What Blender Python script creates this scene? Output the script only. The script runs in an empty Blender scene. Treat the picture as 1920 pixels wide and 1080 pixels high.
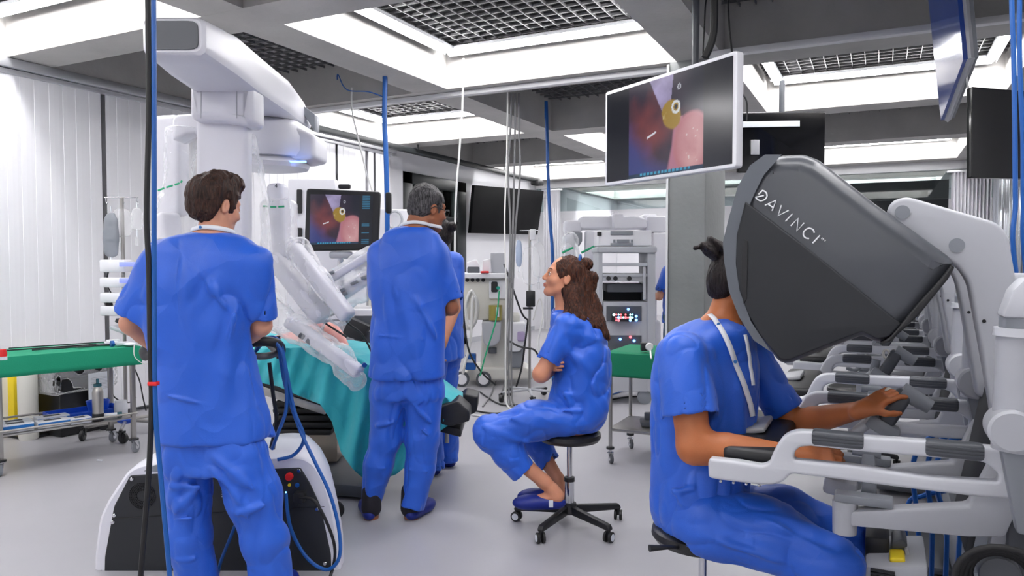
import bpy, bmesh, math, random
import numpy as np
from mathutils import Vector, Matrix, noise as mnoise

random.seed(7)
scene = bpy.context.scene
COL = scene.collection

# ---------------------------------------------------------------- camera
# The room's own axes are the world's: +Y runs along the left wall into the room, +X across it.
YAW = math.radians(26.4); PITCH = math.radians(2.06); FPX = 1391.0; CAM_H = 1.4
cam_data = bpy.data.cameras.new('camera'); cam = bpy.data.objects.new('camera', cam_data)
COL.objects.link(cam); scene.camera = cam
cam_data.sensor_width = 36.0; cam_data.lens = FPX * 36.0 / 1920.0
cam_data.clip_start = 0.05; cam_data.clip_end = 100
cam.location = (0, 0, CAM_H)
cam.rotation_euler = (math.radians(90) - PITCH, 0, YAW)

# ---------------------------------------------------------------- world and exposure
world = bpy.data.worlds.new('world'); scene.world = world; world.use_nodes = True
world.node_tree.nodes['Background'].inputs[0].default_value = (0.80, 0.88, 1.0, 1)
world.node_tree.nodes['Background'].inputs[1].default_value = 0.3
scene.view_settings.view_transform = 'Standard'
scene.view_settings.look = 'None'
scene.view_settings.gamma = 1.0
scene.view_settings.use_curve_mapping = False
scene.view_settings.exposure = 0.12
LAMP_STRENGTH = 46.0          # radiance of the linear ceiling lamps

# ---------------------------------------------------------------- pixel to place
CY, SY = math.cos(YAW), math.sin(YAW)
CP, SP = math.cos(PITCH), math.sin(PITCH)
def rot(X, Y): return (X * CY - Y * SY, X * SY + Y * CY)          # camera-aligned to room
def unrot(x, y): return (x * CY + y * SY, -x * SY + y * CY)
def ray(px, py):
    x = (px - 960) / FPX; u = -(py - 540) / FPX
    return x, CP + u * SP, -SP + u * CP
def atc(px, py, Y):            # camera-aligned coordinates at depth Y
    r = ray(px, py); t = Y / r[1]
    return np.array((r[0] * t, Y, CAM_H + r[2] * t))
def at(px, py, Y):             # room coordinates at depth Y
    c = atc(px, py, Y); x, y = rot(c[0], c[1]); return Vector((x, y, c[2]))
def rray(px, py):
    r = ray(px, py); x, y = rot(r[0], r[1]); return x, y, r[2]
def pa(px, py, a):             # on the plane y = a
    r = rray(px, py); t = a / r[1]; return Vector((r[0] * t, a, CAM_H + r[2] * t))
def pc(px, py, c):             # on the plane x = c
    r = rray(px, py); t = c / r[0]; return Vector((c, r[1] * t, CAM_H + r[2] * t))
def pz(px, py, z):             # on the plane z
    r = rray(px, py); t = (z - CAM_H) / r[2]; return Vector((r[0] * t, r[1] * t, z))
def c2w(P):                    # camera-aligned points (N,3) to room
    P = np.asarray(P, float).reshape(-1, 3); o = P.copy()
    o[:, 0] = P[:, 0] * CY - P[:, 1] * SY; o[:, 1] = P[:, 0] * SY + P[:, 1] * CY
    return o
def CW(p): return Vector(c2w(p)[0])

# ---------------------------------------------------------------- materials
def srgb(r, g, b):
    f = lambda v: (v / 255.0 / 12.92) if v / 255.0 <= 0.04045 else ((v / 255.0 + 0.055) / 1.055) ** 2.4
    return (f(r), f(g), f(b), 1.0)
def mat(name, col, rough=0.5, metal=0.0, var=0.0, vscale=8.0, bump=0.0, bscale=60.0, spec=0.5,
        emit=None, estr=0.0, alpha=None, sss=0.0, coat=0.0, trans=0.0, stretch=None, sheen=0.0):
    m = bpy.data.materials.new(name); m.use_nodes = True
    nt = m.node_tree; b = nt.nodes['Principled BSDF']
    if len(col) == 3: col = tuple(col) + (1.0,)
    b.inputs['Base Color'].default_value = col
    b.inputs['Roughness'].default_value = rough
    b.inputs['Metallic'].default_value = metal
    b.inputs['Specular IOR Level'].default_value = spec
    b.inputs['Coat Weight'].default_value = coat
    b.inputs['Transmission Weight'].default_value = trans
    b.inputs['Sheen Weight'].default_value = sheen
    if sss:
        b.inputs['Subsurface Weight'].default_value = sss
        b.inputs['Subsurface Radius'].default_value = (0.012, 0.005, 0.003)
        b.inputs['Subsurface Scale'].default_value = 1.0
    if emit: b.inputs['Emission Color'].default_value = emit if len(emit) == 4 else tuple(emit) + (1,)
    if estr: b.inputs['Emission Strength'].default_value = estr
    if alpha is not None: b.inputs['Alpha'].default_value = alpha
    if var or bump:
        tc = nt.nodes.new('ShaderNodeTexCoord'); src = tc.outputs['Object']
        if stretch:
            mp = nt.nodes.new('ShaderNodeMapping'); mp.inputs['Scale'].default_value = stretch
            nt.links.new(src, mp.inputs[0]); src = mp.outputs[0]
    if var:
        n = nt.nodes.new('ShaderNodeTexNoise'); n.inputs['Scale'].default_value = vscale
        n.inputs['Detail'].default_value = 5
        nt.links.new(src, n.inputs['Vector'])
        r = nt.nodes.new('ShaderNodeValToRGB')
        r.color_ramp.elements[0].position = 0.3; r.color_ramp.elements[1].position = 0.7
        r.color_ramp.elements[0].color = tuple(c * (1 - var) for c in col[:3]) + (1,)
        r.color_ramp.elements[1].color = tuple(min(1, c * (1 + var)) for c in col[:3]) + (1,)
        nt.links.new(n.outputs['Fac'], r.inputs[0]); nt.links.new(r.outputs[0], b.inputs['Base Color'])
    if bump:
        n2 = nt.nodes.new('ShaderNodeTexNoise'); n2.inputs['Scale'].default_value = bscale
        n2.inputs['Detail'].default_value = 4
        nt.links.new(src, n2.inputs['Vector'])
        bp = nt.nodes.new('ShaderNodeBump'); bp.inputs['Strength'].default_value = bump
        bp.inputs['Distance'].default_value = 0.01
        nt.links.new(n2.outputs['Fac'], bp.inputs['Height']); nt.links.new(bp.outputs[0], b.inputs['Normal'])
    return m

def emitter(name, col, s):
    m = bpy.data.materials.new(name); m.use_nodes = True; nt = m.node_tree; nt.nodes.clear()
    e = nt.nodes.new('ShaderNodeEmission'); o = nt.nodes.new('ShaderNodeOutputMaterial')
    e.inputs[0].default_value = tuple(col)[:3] + (1,); e.inputs[1].default_value = s
    nt.links.new(e.outputs[0], o.inputs[0]); return m

M = {}
def concrete(name, col):
    m = mat(name, col, 0.75, var=0.10, vscale=2.2, bump=0.25, bscale=25)
    nt = m.node_tree; b = nt.nodes['Principled BSDF']
    # board marks, pores and the streaks of the pour
    tc = nt.nodes.new('ShaderNodeTexCoord'); v = nt.nodes.new('ShaderNodeTexVoronoi'); v.inputs['Scale'].default_value = 26
    nt.links.new(tc.outputs['Object'], v.inputs['Vector'])
    r = nt.nodes.new('ShaderNodeValToRGB'); r.color_ramp.elements[0].position = 0.03; r.color_ramp.elements[1].position = 0.07
    r.color_ramp.elements[0].color = (0.72, 0.72, 0.72, 1)
    nt.links.new(v.outputs['Distance'], r.inputs[0])
    mx = nt.nodes.new('ShaderNodeMix'); mx.data_type = 'RGBA'; mx.blend_type = 'MULTIPLY'; mx.inputs[0].default_value = 1
    nt.links.new(b.inputs['Base Color'].links[0].from_socket, mx.inputs[6]); nt.links.new(r.outputs[0], mx.inputs[7])
    nt.links.new(mx.outputs[2], b.inputs['Base Color'])
    return m
M['concrete'] = concrete('concrete', srgb(174, 172, 169))
M['concrete_col'] = concrete('column_concrete', srgb(128, 130, 130))
M['floor'] = mat('floor_vinyl', srgb(164, 163, 168), 0.38, var=0.05, vscale=1.3, bump=0.04, bscale=300, spec=0.45)
M['wall'] = mat('white_wall', srgb(222, 222, 226), 0.6)
M['slab'] = mat('dark_plenum', (0.02, 0.021, 0.024), 0.9)
M['grid'] = mat('ceiling_grid', srgb(112, 112, 114), 0.5, 0.2)
M['lamp'] = emitter('lamp_diffuser', (1.0, 0.985, 0.995), LAMP_STRENGTH)
M['alu'] = mat('aluminium', srgb(205, 206, 210), 0.35, 0.6)
M['white_rail'] = mat('white_rail', srgb(216, 216, 218), 0.4)
M['blind'] = mat('blind_fabric', srgb(232, 232, 236), 0.7)
M['black'] = mat('black_plastic', srgb(22, 23, 26), 0.45)
M['black_rubber'] = mat('black_rubber', srgb(16, 16, 18), 0.6)
M['darkframe'] = mat('dark_frame', srgb(38, 42, 44), 0.4)
M['console_white'] = mat('console_white', srgb(196, 198, 204), 0.34)
M['white'] = mat('white_plastic', srgb(226, 226, 231), 0.32)
M['robot'] = mat('robot_white', srgb(218, 218, 225), 0.35, spec=0.4)
M['offwhite'] = mat('cream_plastic', srgb(214, 212, 204), 0.4)
M['lgrey'] = mat('light_grey_plastic', srgb(172, 174, 180), 0.4)
M['mgrey'] = mat('mid_grey_plastic', srgb(126, 130, 137), 0.4)
M['dgrey'] = mat('dark_grey_plastic', srgb(78, 81, 87), 0.42)
M['charcoal'] = mat('charcoal_panel', srgb(27, 30, 35), 0.55, bump=0.05, bscale=500)
M['steel'] = mat('stainless_steel', srgb(168, 166, 162), 0.32, 0.9, var=0.06, vscale=40, stretch=(1, 1, 0.1))
M['chrome'] = mat('chrome', srgb(205, 206, 210), 0.15, 1.0)
M['blue_plastic'] = mat('blue_plastic', srgb(16, 74, 190), 0.4)
M['blue_cable'] = mat('blue_cable', srgb(8, 82, 158), 0.45)
M['red'] = mat('red_plastic', srgb(214, 30, 30), 0.4)
M['yellow'] = mat('yellow_plastic', srgb(238, 210, 34), 0.45)
M['teal'] = mat('teal_drape', srgb(50, 178, 188), 0.75, var=0.06, vscale=3, bump=0.25, bscale=22, sheen=0.2)
M['green'] = mat('green_drape', srgb(6, 140, 104), 0.8, bump=0.15, bscale=120)
M['green2'] = mat('dark_green_drape', srgb(0, 118, 82), 0.8, bump=0.15, bscale=120)
M['greenprint'] = mat('green_print', srgb(30, 160, 110), 0.6)
M['glassy'] = mat('screen_off', srgb(8, 9, 12), 0.12, spec=0.6)
M['paper'] = mat('paper', srgb(214, 218, 224), 0.7)
M['ink'] = mat('print_ink', srgb(60, 66, 76), 0.7)
M['led_blue'] = emitter('led_blue', (0.12, 0.3, 1.0), 6)
M['led_red'] = emitter('led_red', (1.0, 0.1, 0.12), 4)
M['led_cyan'] = emitter('led_cyan', (0.4, 0.95, 1.0), 5)
M['cord_white'] = mat('white_cord', srgb(222, 222, 220), 0.5)
M['cord_grey'] = mat('grey_cord', srgb(128, 128, 130), 0.5)

def film(name, op=0.35, tint=(0.9, 0.92, 0.95), rough=0.22, bs=40):
    """crinkled clear sheet: mostly see-through, with sheen and a milky body"""
    m = bpy.data.materials.new(name); m.use_nodes = True; nt = m.node_tree; nt.nodes.clear()
    o = nt.nodes.new('ShaderNodeOutputMaterial'); mx = nt.nodes.new('ShaderNodeMixShader')
    t = nt.nodes.new('ShaderNodeBsdfTransparent'); p = nt.nodes.new('ShaderNodeBsdfPrincipled')
    p.inputs['Base Color'].default_value = tuple(tint) + (1,); p.inputs['Roughness'].default_value = rough
    p.inputs['Specular IOR Level'].default_value = 0.6
    tc = nt.nodes.new('ShaderNodeTexCoord'); n = nt.nodes.new('ShaderNodeTexNoise'); n.inputs['Scale'].default_value = bs * 0.18
    n.inputs['Detail'].default_value = 2.5; n.inputs['Distortion'].default_value = 0.9
    nt.links.new(tc.outputs['Object'], n.inputs['Vector'])
    bp = nt.nodes.new('ShaderNodeBump'); bp.inputs['Strength'].default_value = 0.6; bp.inputs['Distance'].default_value = 0.03
    nt.links.new(n.outputs['Fac'], bp.inputs['Height']); nt.links.new(bp.outputs[0], p.inputs['Normal'])
    p.inputs['Transmission Weight'].default_value = 0.0; p.inputs['Subsurface Weight'].default_value = 0.0
    lw = nt.nodes.new('ShaderNodeLayerWeight'); lw.inputs[0].default_value = 0.35; nt.links.new(bp.outputs[0], lw.inputs['Normal'])
    pw = nt.nodes.new('ShaderNodeMath'); pw.operation = 'POWER'; pw.inputs[1].default_value = 1.6; nt.links.new(lw.outputs['Facing'], pw.inputs[0])
    ma = nt.nodes.new('ShaderNodeMath'); ma.operation = 'MULTIPLY_ADD'; ma.inputs[1].default_value = 0.75; ma.inputs[2].default_value = op * 0.42; ma.use_clamp = True
    nt.links.new(pw.outputs[0], ma.inputs[0]); nt.links.new(ma.outputs[0], mx.inputs[0])
    nt.links.new(t.outputs[0], mx.inputs[1]); nt.links.new(p.outputs[0], mx.inputs[2]); nt.links.new(mx.outputs[0], o.inputs[0])
    return m
M['film'] = film('plastic_drape', 0.48, (.96, .97, .99), .16)
M['film_thin'] = film('clear_bag', 0.30, (0.95, 0.96, 0.98), .14)
M['film_dense'] = film('milky_drape', 0.66, (.96, .97, .99), .16)

def glass(name, tint=(0.8, 0.88, 0.88), op=0.14):
    m = bpy.data.materials.new(name); m.use_nodes = True; nt = m.node_tree; nt.nodes.clear()
    o = nt.nodes.new('ShaderNodeOutputMaterial'); mx = nt.nodes.new('ShaderNodeMixShader')
    t = nt.nodes.new('ShaderNodeBsdfTransparent'); t.inputs[0].default_value = tuple(tint) + (1,)
    g = nt.nodes.new('ShaderNodeBsdfGlossy'); g.inputs['Roughness'].default_value = 0.02
    f = nt.nodes.new('ShaderNodeFresnel'); f.inputs[0].default_value = 1.5
    a = nt.nodes.new('ShaderNodeMath'); a.operation = 'ADD'; a.inputs[1].default_value = op - 0.04; a.use_clamp = True
    nt.links.new(f.outputs[0], a.inputs[0]); nt.links.new(a.outputs[0], mx.inputs[0])
    nt.links.new(t.outputs[0], mx.inputs[1]); nt.links.new(g.outputs[0], mx.inputs[2]); nt.links.new(mx.outputs[0], o.inputs[0])
    return m
M['glass'] = glass('pane_glass')

# ---------------------------------------------------------------- objects
def tag(o, label=None, cat=None, group=None, kind=None):
    if label: o['label'] = label
    if cat: o['category'] = cat
    if group: o['group'] = group
    if kind: o['kind'] = kind
    return o
def empty(name, loc, label=None, cat=None, group=None, kind=None):
    o = bpy.data.objects.new(name, None); COL.objects.link(o); o.location = loc; o.empty_display_size = 0.1
    return tag(o, label, cat, group, kind)
def worldloc(o):
    v = Vector((0, 0, 0))
    while o is not None: v += o.location; o = o.parent
    return v
def link_mesh(name, me, m, parent, loc=None):
    if m is not None: me.materials.append(m)
    ob = bpy.data.objects.new(name, me); COL.objects.link(ob)
    if parent is not None:
        ob.parent = parent; base = worldloc(parent)
    else:
        if loc is None:
            if len(me.vertices):
                co = np.empty(len(me.vertices) * 3); me.vertices.foreach_get('co', co); co = co.reshape(-1, 3)
                loc = Vector(((co[:, 0].min() + co[:, 0].max()) / 2, (co[:, 1].min() + co[:, 1].max()) / 2, co[:, 2].min()))
            else: loc = Vector((0, 0, 0))
        base = Vector(loc); ob.location = base
    me.transform(Matrix.Translation(-base)); me.update()
    return ob
def copy_tree(o, off, parent=None, **kw):
    c = o.copy(); COL.objects.link(c)
    if parent is None:
        c.location = o.location + Vector(off)
        for k, v in kw.items(): c[k] = v
    else: c.parent = parent
    for ch in o.children: copy_tree(ch, off, c)
    return c

def catmull(pts, n=6, closed=False):
    P = [Vector(p) for p in pts]; out = []
    N = len(P)
    rng = range(N if closed else N - 1)
    for i in rng:
        p0 = P[(i - 1) % N] if (closed or i > 0) else P[0]; p1 = P[i]; p2 = P[(i + 1) % N]
        p3 = P[(i + 2) % N] if (closed or i + 2 < N) else P[-1]
        for k in range(n):
            t = k / n
            out.append(0.5 * ((2 * p1) + (p2 - p0) * t + (2 * p0 - 5 * p1 + 4 * p2 - p3) * t * t + (3 * p1 - p0 - 3 * p2 + p3) * t ** 3))
    if not closed: out.append(P[-1])
    return out

class MB:
    def __init__(s): s.bm = bmesh.new()
    def _mark(s): return len(s.bm.verts)
    def box(s, c, size, R=None, bev=0.0, seg=2):
        r = bmesh.ops.create_cube(s.bm, size=1.0); vs = r['verts']
        for v in vs: v.co = Vector((v.co.x * size[0], v.co.y * size[1], v.co.z * size[2]))
        if bev > 0:
            es = list({e for v in vs for e in v.link_edges})
            rr = bmesh.ops.bevel(s.bm, geom=es, offset=min(bev, min(size) * 0.49), segments=seg, affect='EDGES', profile=0.5)
            vs = list({v for f in rr['faces'] for v in f.verts} | {v for v in vs if v.is_valid})
        for v in vs:
            co = v.co.copy()
            if R is not None: co = R @ co
            v.co = co + Vector(c)
        return s
    def rbox(s, lo, hi, bev=0.0, seg=2):
        lo = Vector(lo); hi = Vector(hi)
        return s.box((lo + hi) / 2, [abs(v) for v in (hi - lo)], None, bev, seg)
    def tube(s, pts, r, seg=8, smooth=0, closed=False, cap=True, flat=None):
        P = [Vector(p) for p in pts]
        if smooth: P = catmull(P, smooth, closed)
        n = len(P)
        rs = r if isinstance(r, (list, tuple)) else [r] * n
        if len(rs) != n: rs = list(np.interp(np.linspace(0, 1, n), np.linspace(0, 1, len(rs)), rs))
        up = None; rings = []
        for i in range(n):
            if closed: t = P[(i + 1) % n] - P[i - 1]
            else: t = P[min(i + 1, n - 1)] - P[max(i - 1, 0)]
            if t.length < 1e-9: t = Vector((0, 0, 1))
            t.normalize()
            if up is None:
                up = Vector((0, 0, 1)) if abs(t.z) < 0.9 else Vector((1, 0, 0))
            u = up - t * up.dot(t)
            if u.length < 1e-6: u = t.orthogonal()
            u.normalize(); w = t.cross(u); up = u
            fx = flat or (1, 1)
            ring = [s.bm.verts.new(P[i] + u * math.cos(2 * math.pi * k / seg) * rs[i] * fx[0] + w * math.sin(2 * math.pi * k / seg) * rs[i] * fx[1]) for k in range(seg)]
            rings.append(ring)
        for i in range(n if closed else n - 1):
            a, b = rings[i], rings[(i + 1) % n]
            for k in range(seg):
                s.bm.faces.new((a[k], a[(k + 1) % seg], b[(k + 1) % seg], b[k]))
        if cap and not closed:
            s.bm.faces.new(rings[0][::-1]); s.bm.faces.new(rings[-1])
        return s
    def cyl(s, p0, p1, r0, r1=None, seg=24): return s.tube([p0, p1], [r0, r0 if r1 is None else r1], seg)
    def lathe(s, base, prof, seg=28, axis=(0, 0, 1)):
        ax = Vector(axis).normalized(); u = ax.orthogonal().normalized(); w = ax.cross(u); base = Vector(base); rings = []
        for (r, h) in prof:
            if r < 1e-5: rings.append([s.bm.verts.new(base + ax * h)])
            else: rings.append([s.bm.verts.new(base + ax * h + (u * math.cos(2 * math.pi * k / seg) + w * math.sin(2 * math.pi * k / seg)) * r) for k in range(seg)])
        for a, b in zip(rings, rings[1:]):
            if len(a) == 1 and len(b) == 1: continue
            for k in range(seg):
                k2 = (k + 1) % seg
                if len(a) == 1: s.bm.faces.new((a[0], b[k2], b[k]))
                elif len(b) == 1: s.bm.faces.new((a[k], a[k2], b[0]))
                else: s.bm.faces.new((a[k], a[k2], b[k2], b[k]))
        if len(rings[0]) > 1: s.bm.faces.new(rings[0][::-1])
        if len(rings[-1]) > 1: s.bm.faces.new(rings[-1])
        return s
    def sph(s, c, r, seg=16, R=None):
        r = r if isinstance(r, (tuple, list)) else (r, r, r)
        m = Matrix.Translation(Vector(c)) @ (R.to_4x4() if R is not None else Matrix.Identity(4)) @ Matrix.Diagonal((*r, 1))
        bmesh.ops.create_uvsphere(s.bm, u_segments=seg, v_segments=max(6, seg // 2), radius=1, matrix=m); return s
    def prism(s, pts, ext, bev=0.0, seg=2):
        """polygon of 3D points swept along ext"""
        ext = Vector(ext); vs = [s.bm.verts.new(Vector(p)) for p in pts]
        f = s.bm.faces.new(vs); r = bmesh.ops.extrude_face_region(s.bm, geom=[f])
        nv = [g for g in r['geom'] if isinstance(g, bmesh.types.BMVert)]
        for v in nv: v.co += ext
        if bev:
            es = list({e for v in vs + nv for e in v.link_edges})
            bmesh.ops.bevel(s.bm, geom=es, offset=bev, segments=seg, affect='EDGES', profile=0.5)
        return s
    def grid(s, fn, nu, nv):
        g = [[s.bm.verts.new(Vector(fn(i / nu, j / nv))) for j in range(nv + 1)] for i in range(nu + 1)]
        for i in range(nu):
            for j in range(nv): s.bm.faces.new((g[i][j], g[i + 1][j], g[i + 1][j + 1], g[i][j + 1]))
        return s
    def quad(s, a, b, c, d):
        s.bm.faces.new([s.bm.verts.new(Vector(p)) for p in (a, b, c, d)]); return s
    def build(s, name, m, parent=None, smooth=True, angle=38, solid=0.0, loc=None):
        bmesh.ops.recalc_face_normals(s.bm, faces=s.bm.faces[:])
        me = bpy.data.meshes.new(name); s.bm.to_mesh(me); s.bm.free()
        if smooth: me.polygons.foreach_set('use_smooth', [True] * len(me.polygons)); shade_angle(me, angle)
        ob = link_mesh(name, me, m, parent, loc)
        if solid:
            md = ob.modifiers.new('thick', 'SOLIDIFY'); md.thickness = solid; md.offset = 0
        return ob
def shade_angle(me, deg):
    bm = bmesh.new(); bm.from_mesh(me); lim = math.radians(deg)
    for e in bm.edges:
        e.smooth = not (len(e.link_faces) == 2 and e.calc_face_angle(0) > lim)
    bm.to_mesh(me); bm.free()

def plate(name, loops, U, V, N, origin, thick, bev, m, parent, res=3, label=None):
    """flat shape with holes (2D loops in the U,V plane) given a thickness and rounded rims"""
    cu = bpy.data.curves.new(name, 'CURVE'); cu.dimensions = '2D'; cu.fill_mode = 'BOTH'
    cu.extrude = max(thick / 2 - bev, 0.0001); cu.bevel_depth = bev; cu.bevel_resolution = res; cu.offset = -bev
    for lp in loops:
        sp = cu.splines.new('POLY'); sp.points.add(len(lp) - 1); sp.use_cyclic_u = True
        for p, q in zip(sp.points, lp): p.co = (q[0], q[1], 0, 1)
    tmp = bpy.data.objects.new('tmp', cu); COL.objects.link(tmp)
    dg = bpy.context.evaluated_depsgraph_get()
    me = bpy.data.meshes.new_from_object(tmp.evaluated_get(dg)); bpy.data.objects.remove(tmp); bpy.data.curves.remove(cu)
    U, V, N, origin = Vector(U), Vector(V), Vector(N), Vector(origin)
    X = Matrix((U, V, N)).transposed().to_4x4(); X.translation = origin + N * (thick / 2)
    me.transform(X); me.name = name
    bm = bmesh.new(); bm.from_mesh(me); bmesh.ops.remove_doubles(bm, verts=bm.verts, dist=1e-5)
    bmesh.ops.recalc_face_normals(bm, faces=bm.faces[:]); bm.to_mesh(me); bm.free()
    me.polygons.foreach_set('use_smooth', [True] * len(me.polygons)); shade_angle(me, 35)
    ob = link_mesh(name, me, m, parent)
    if label: ob['label'] = label
    return ob
def chaikin(pts, n=2):
    P = [np.array(p, float) for p in pts]
    for _ in range(n):
        Q = []
        for i in range(len(P)):
            a, b = P[i], P[(i + 1) % len(P)]; Q += [a * 0.75 + b * 0.25, a * 0.25 + b * 0.75]
        P = Q
    return [tuple(p) for p in P]
def rounded(pts, r, n=4):
    """polygon corners rounded with radius r (2D)"""
    out = []; N = len(pts)
    for i in range(N):
        p = np.array(pts[i][:2], float); a = np.array(pts[i - 1][:2], float); b = np.array(pts[(i + 1) % N][:2], float)
        rr = pts[i][2] if len(pts[i]) > 2 else r
        la, lb = np.linalg.norm(a - p), np.linalg.norm(b - p); k = min(rr, la * 0.45, lb * 0.45)
        A = p + (a - p) / la * k; B = p + (b - p) / lb * k
        for t in np.linspace(0, 1, n + 1): out.append(tuple((1 - t) ** 2 * A + 2 * t * (1 - t) * p + t * t * B))
    return out
def plate_a(name, loops, a, thick, bev, m, parent, r=0.0, raw=False, label=None):
    """traced outline standing on the plane y = a, thickness away from the viewer"""
    L = []
    for lp in loops:
        pts = []
        for q in lp:
            v = pa(q[0], q[1], a); pts.append((v.x, v.z) + tuple(q[2:]))
        L.append(rounded(pts, r) if not raw else [p[:2] for p in pts])
    return plate(name, L, (1, 0, 0), (0, 0, 1), (0, 1, 0), (0, a, 0), thick, bev, m, parent, label=label)
def plate_y(name, loops, Y, thick, bev, m, parent, r=0.0, label=None):
    """traced outline on the upright plane at camera depth Y, thickness away from the viewer"""
    L = []
    for lp in loops:
        pts = []
        for q in lp:
            v = atc(q[0], q[1], Y); pts.append((v[0], v[2]) + tuple(q[2:]))
        L.append(rounded(pts, r))
    return plate(name, L, (CY, SY, 0), (0, 0, 1), (-SY, CY, 0), CW((0, Y, 0)), thick, bev, m, parent, label=label)
RC = Matrix.Rotation(YAW, 3, 'Z')            # turns camera-aligned boxes into the room
def Rz(deg): return Matrix.Rotation(math.radians(deg), 3, 'Z')
def Raxis(d, up=(0, 0, 1)):
    """rotation whose local z runs along d"""
    d = Vector(d).normalized(); u = Vector(up)
    x = u.cross(d)
    if x.length < 1e-4: x = Vector((1, 0, 0))
    x.normalize(); y = d.cross(x); return Matrix((x, y, d)).transposed()
def caster(mb_w, mb_f, p, r=0.04, ang=0.0, w=0.022):
    """wheel into mb_w, fork into mb_f; p is the foot of the leg above it"""
    p = Vector(p); d = Vector((math.cos(ang), math.sin(ang), 0)); side = Vector((-d.y, d.x, 0))
    c = Vector((p.x, p.y, r)) + d * r * 0.5
    mb_w.lathe(c - side * w / 2, [(r * 0.82, 0), (r, w * 0.2), (r, w * 0.8), (r * 0.82, w)], 20, side)
    mb_f.lathe(c - side * (w / 2 + 0.003), [(r * 0.45, 0), (r * 0.45, w + 0.006)], 14, side)
    mb_f.prism([c - side * (w / 2 + 0.006), c - side * (w / 2 + 0.006) + Vector((0, 0, r * 1.15)) - d * r * 0.9, c - side * (w / 2 + 0.006) + Vector((0, 0, r * 1.25)) + d * r * 0.2], side * 0.003)
    mb_f.prism([c + side * (w / 2 + 0.003), c + side * (w / 2 + 0.003) + Vector((0, 0, r * 1.15)) - d * r * 0.9, c + side * (w / 2 + 0.003) + Vector((0, 0, r * 1.25)) + d * r * 0.2], side * 0.003)
    mb_f.cyl((p.x, p.y, r * 2.05), (p.x, p.y, max(p.z, r * 2.2)), r * 0.32)
    mb_f.rbox((p.x - r * .55, p.y - r * .55, r * 2.02), (p.x + r * .55, p.y + r * .55, r * 2.2), 0.002)
# ================================================================ SMOOTH BODIES
# Bodies, clothes and draped sheets are one continuous surface each, grown from a distance field.
def A3(p): return np.asarray(p, float)
def vnoise(P, seed=0):
    P = P + seed * 17.31; i = np.floor(P).astype(np.int64); f = P - i; u = f * f * (3 - 2 * f)
    def h(x, y, z):
        n = (x * 374761393 + y * 668265263 + z * 2147483647 + seed * 144665) & 0x7fffffff
        n = ((n ^ (n >> 13)) * 1274126177) & 0x7fffffff
        return ((n ^ (n >> 16)) & 0xffff) / 32767.5 - 1
    x, y, z = i[:, 0], i[:, 1], i[:, 2]; r = 0
    for dx in (0, 1):
        wx = u[:, 0] if dx else 1 - u[:, 0]
        for dy in (0, 1):
            wy = u[:, 1] if dy else 1 - u[:, 1]
            for dz in (0, 1):
                wz = u[:, 2] if dz else 1 - u[:, 2]
                r = r + wx * wy * wz * h(x + dx, y + dy, z + dz)
    return r
def fbm(P, seed=0, o=3):
    s = 0; a = 1
    for k in range(o): s = s + a * vnoise(P * 2 ** k, seed + k); a *= .5
    return s
def smin(a, b, k):
    h = np.clip(0.5 + 0.5 * (b - a) / k, 0, 1); return b + (a - b) * h - k * h * (1 - h)
def smax(a, b, k): return -smin(-a, -b, k)
def s_cone(P, a, b, ra, rb):
    a, b = A3(a), A3(b); ab = b - a; t = np.clip(((P - a) @ ab) / (ab @ ab), 0, 1)
    return np.linalg.norm(P - a - t[:, None] * ab, axis=1) - (ra + (rb - ra) * t)
def s_fcone(P, a, b, ra, rb, flat, n):
    """tapered capsule flattened along unit direction n by factor flat (<1 = thinner)"""
    a, b, n = A3(a), A3(b), A3(n); n = n / np.linalg.norm(n); ab = b - a; t = np.clip(((P - a) @ ab) / (ab @ ab), 0, 1)
    q = P - a - t[:, None] * ab; qn = q @ n; q = q + np.outer(qn * (1 / flat - 1), n)
    return (np.linalg.norm(q, axis=1) - (ra + (rb - ra) * t)) * (0.5 + 0.5 * flat)
def s_ell(P, c, r, R=None):
    q = P - A3(c)
    if R is not None: q = q @ R
    r = A3(r); k0 = np.linalg.norm(q / r, axis=1); k1 = np.linalg.norm(q / (r * r), axis=1) + 1e-9
    return k0 * (k0 - 1) / k1
def s_box(P, c, h, R=None, rad=0.0):
    q = P - A3(c)
    if R is not None: q = q @ R
    q = np.abs(q) - (A3(h) - rad)
    return np.linalg.norm(np.maximum(q, 0), axis=1) + np.minimum(q.max(axis=1), 0) - rad
def s_chain(P, pts, rs, k=0.0):
    d = None
    for i in range(len(pts) - 1):
        e = s_cone(P, pts[i], pts[i + 1], rs[i], rs[i + 1]); d = e if d is None else (np.minimum(d, e) if not k else smin(d, e, k))
    return d
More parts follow.
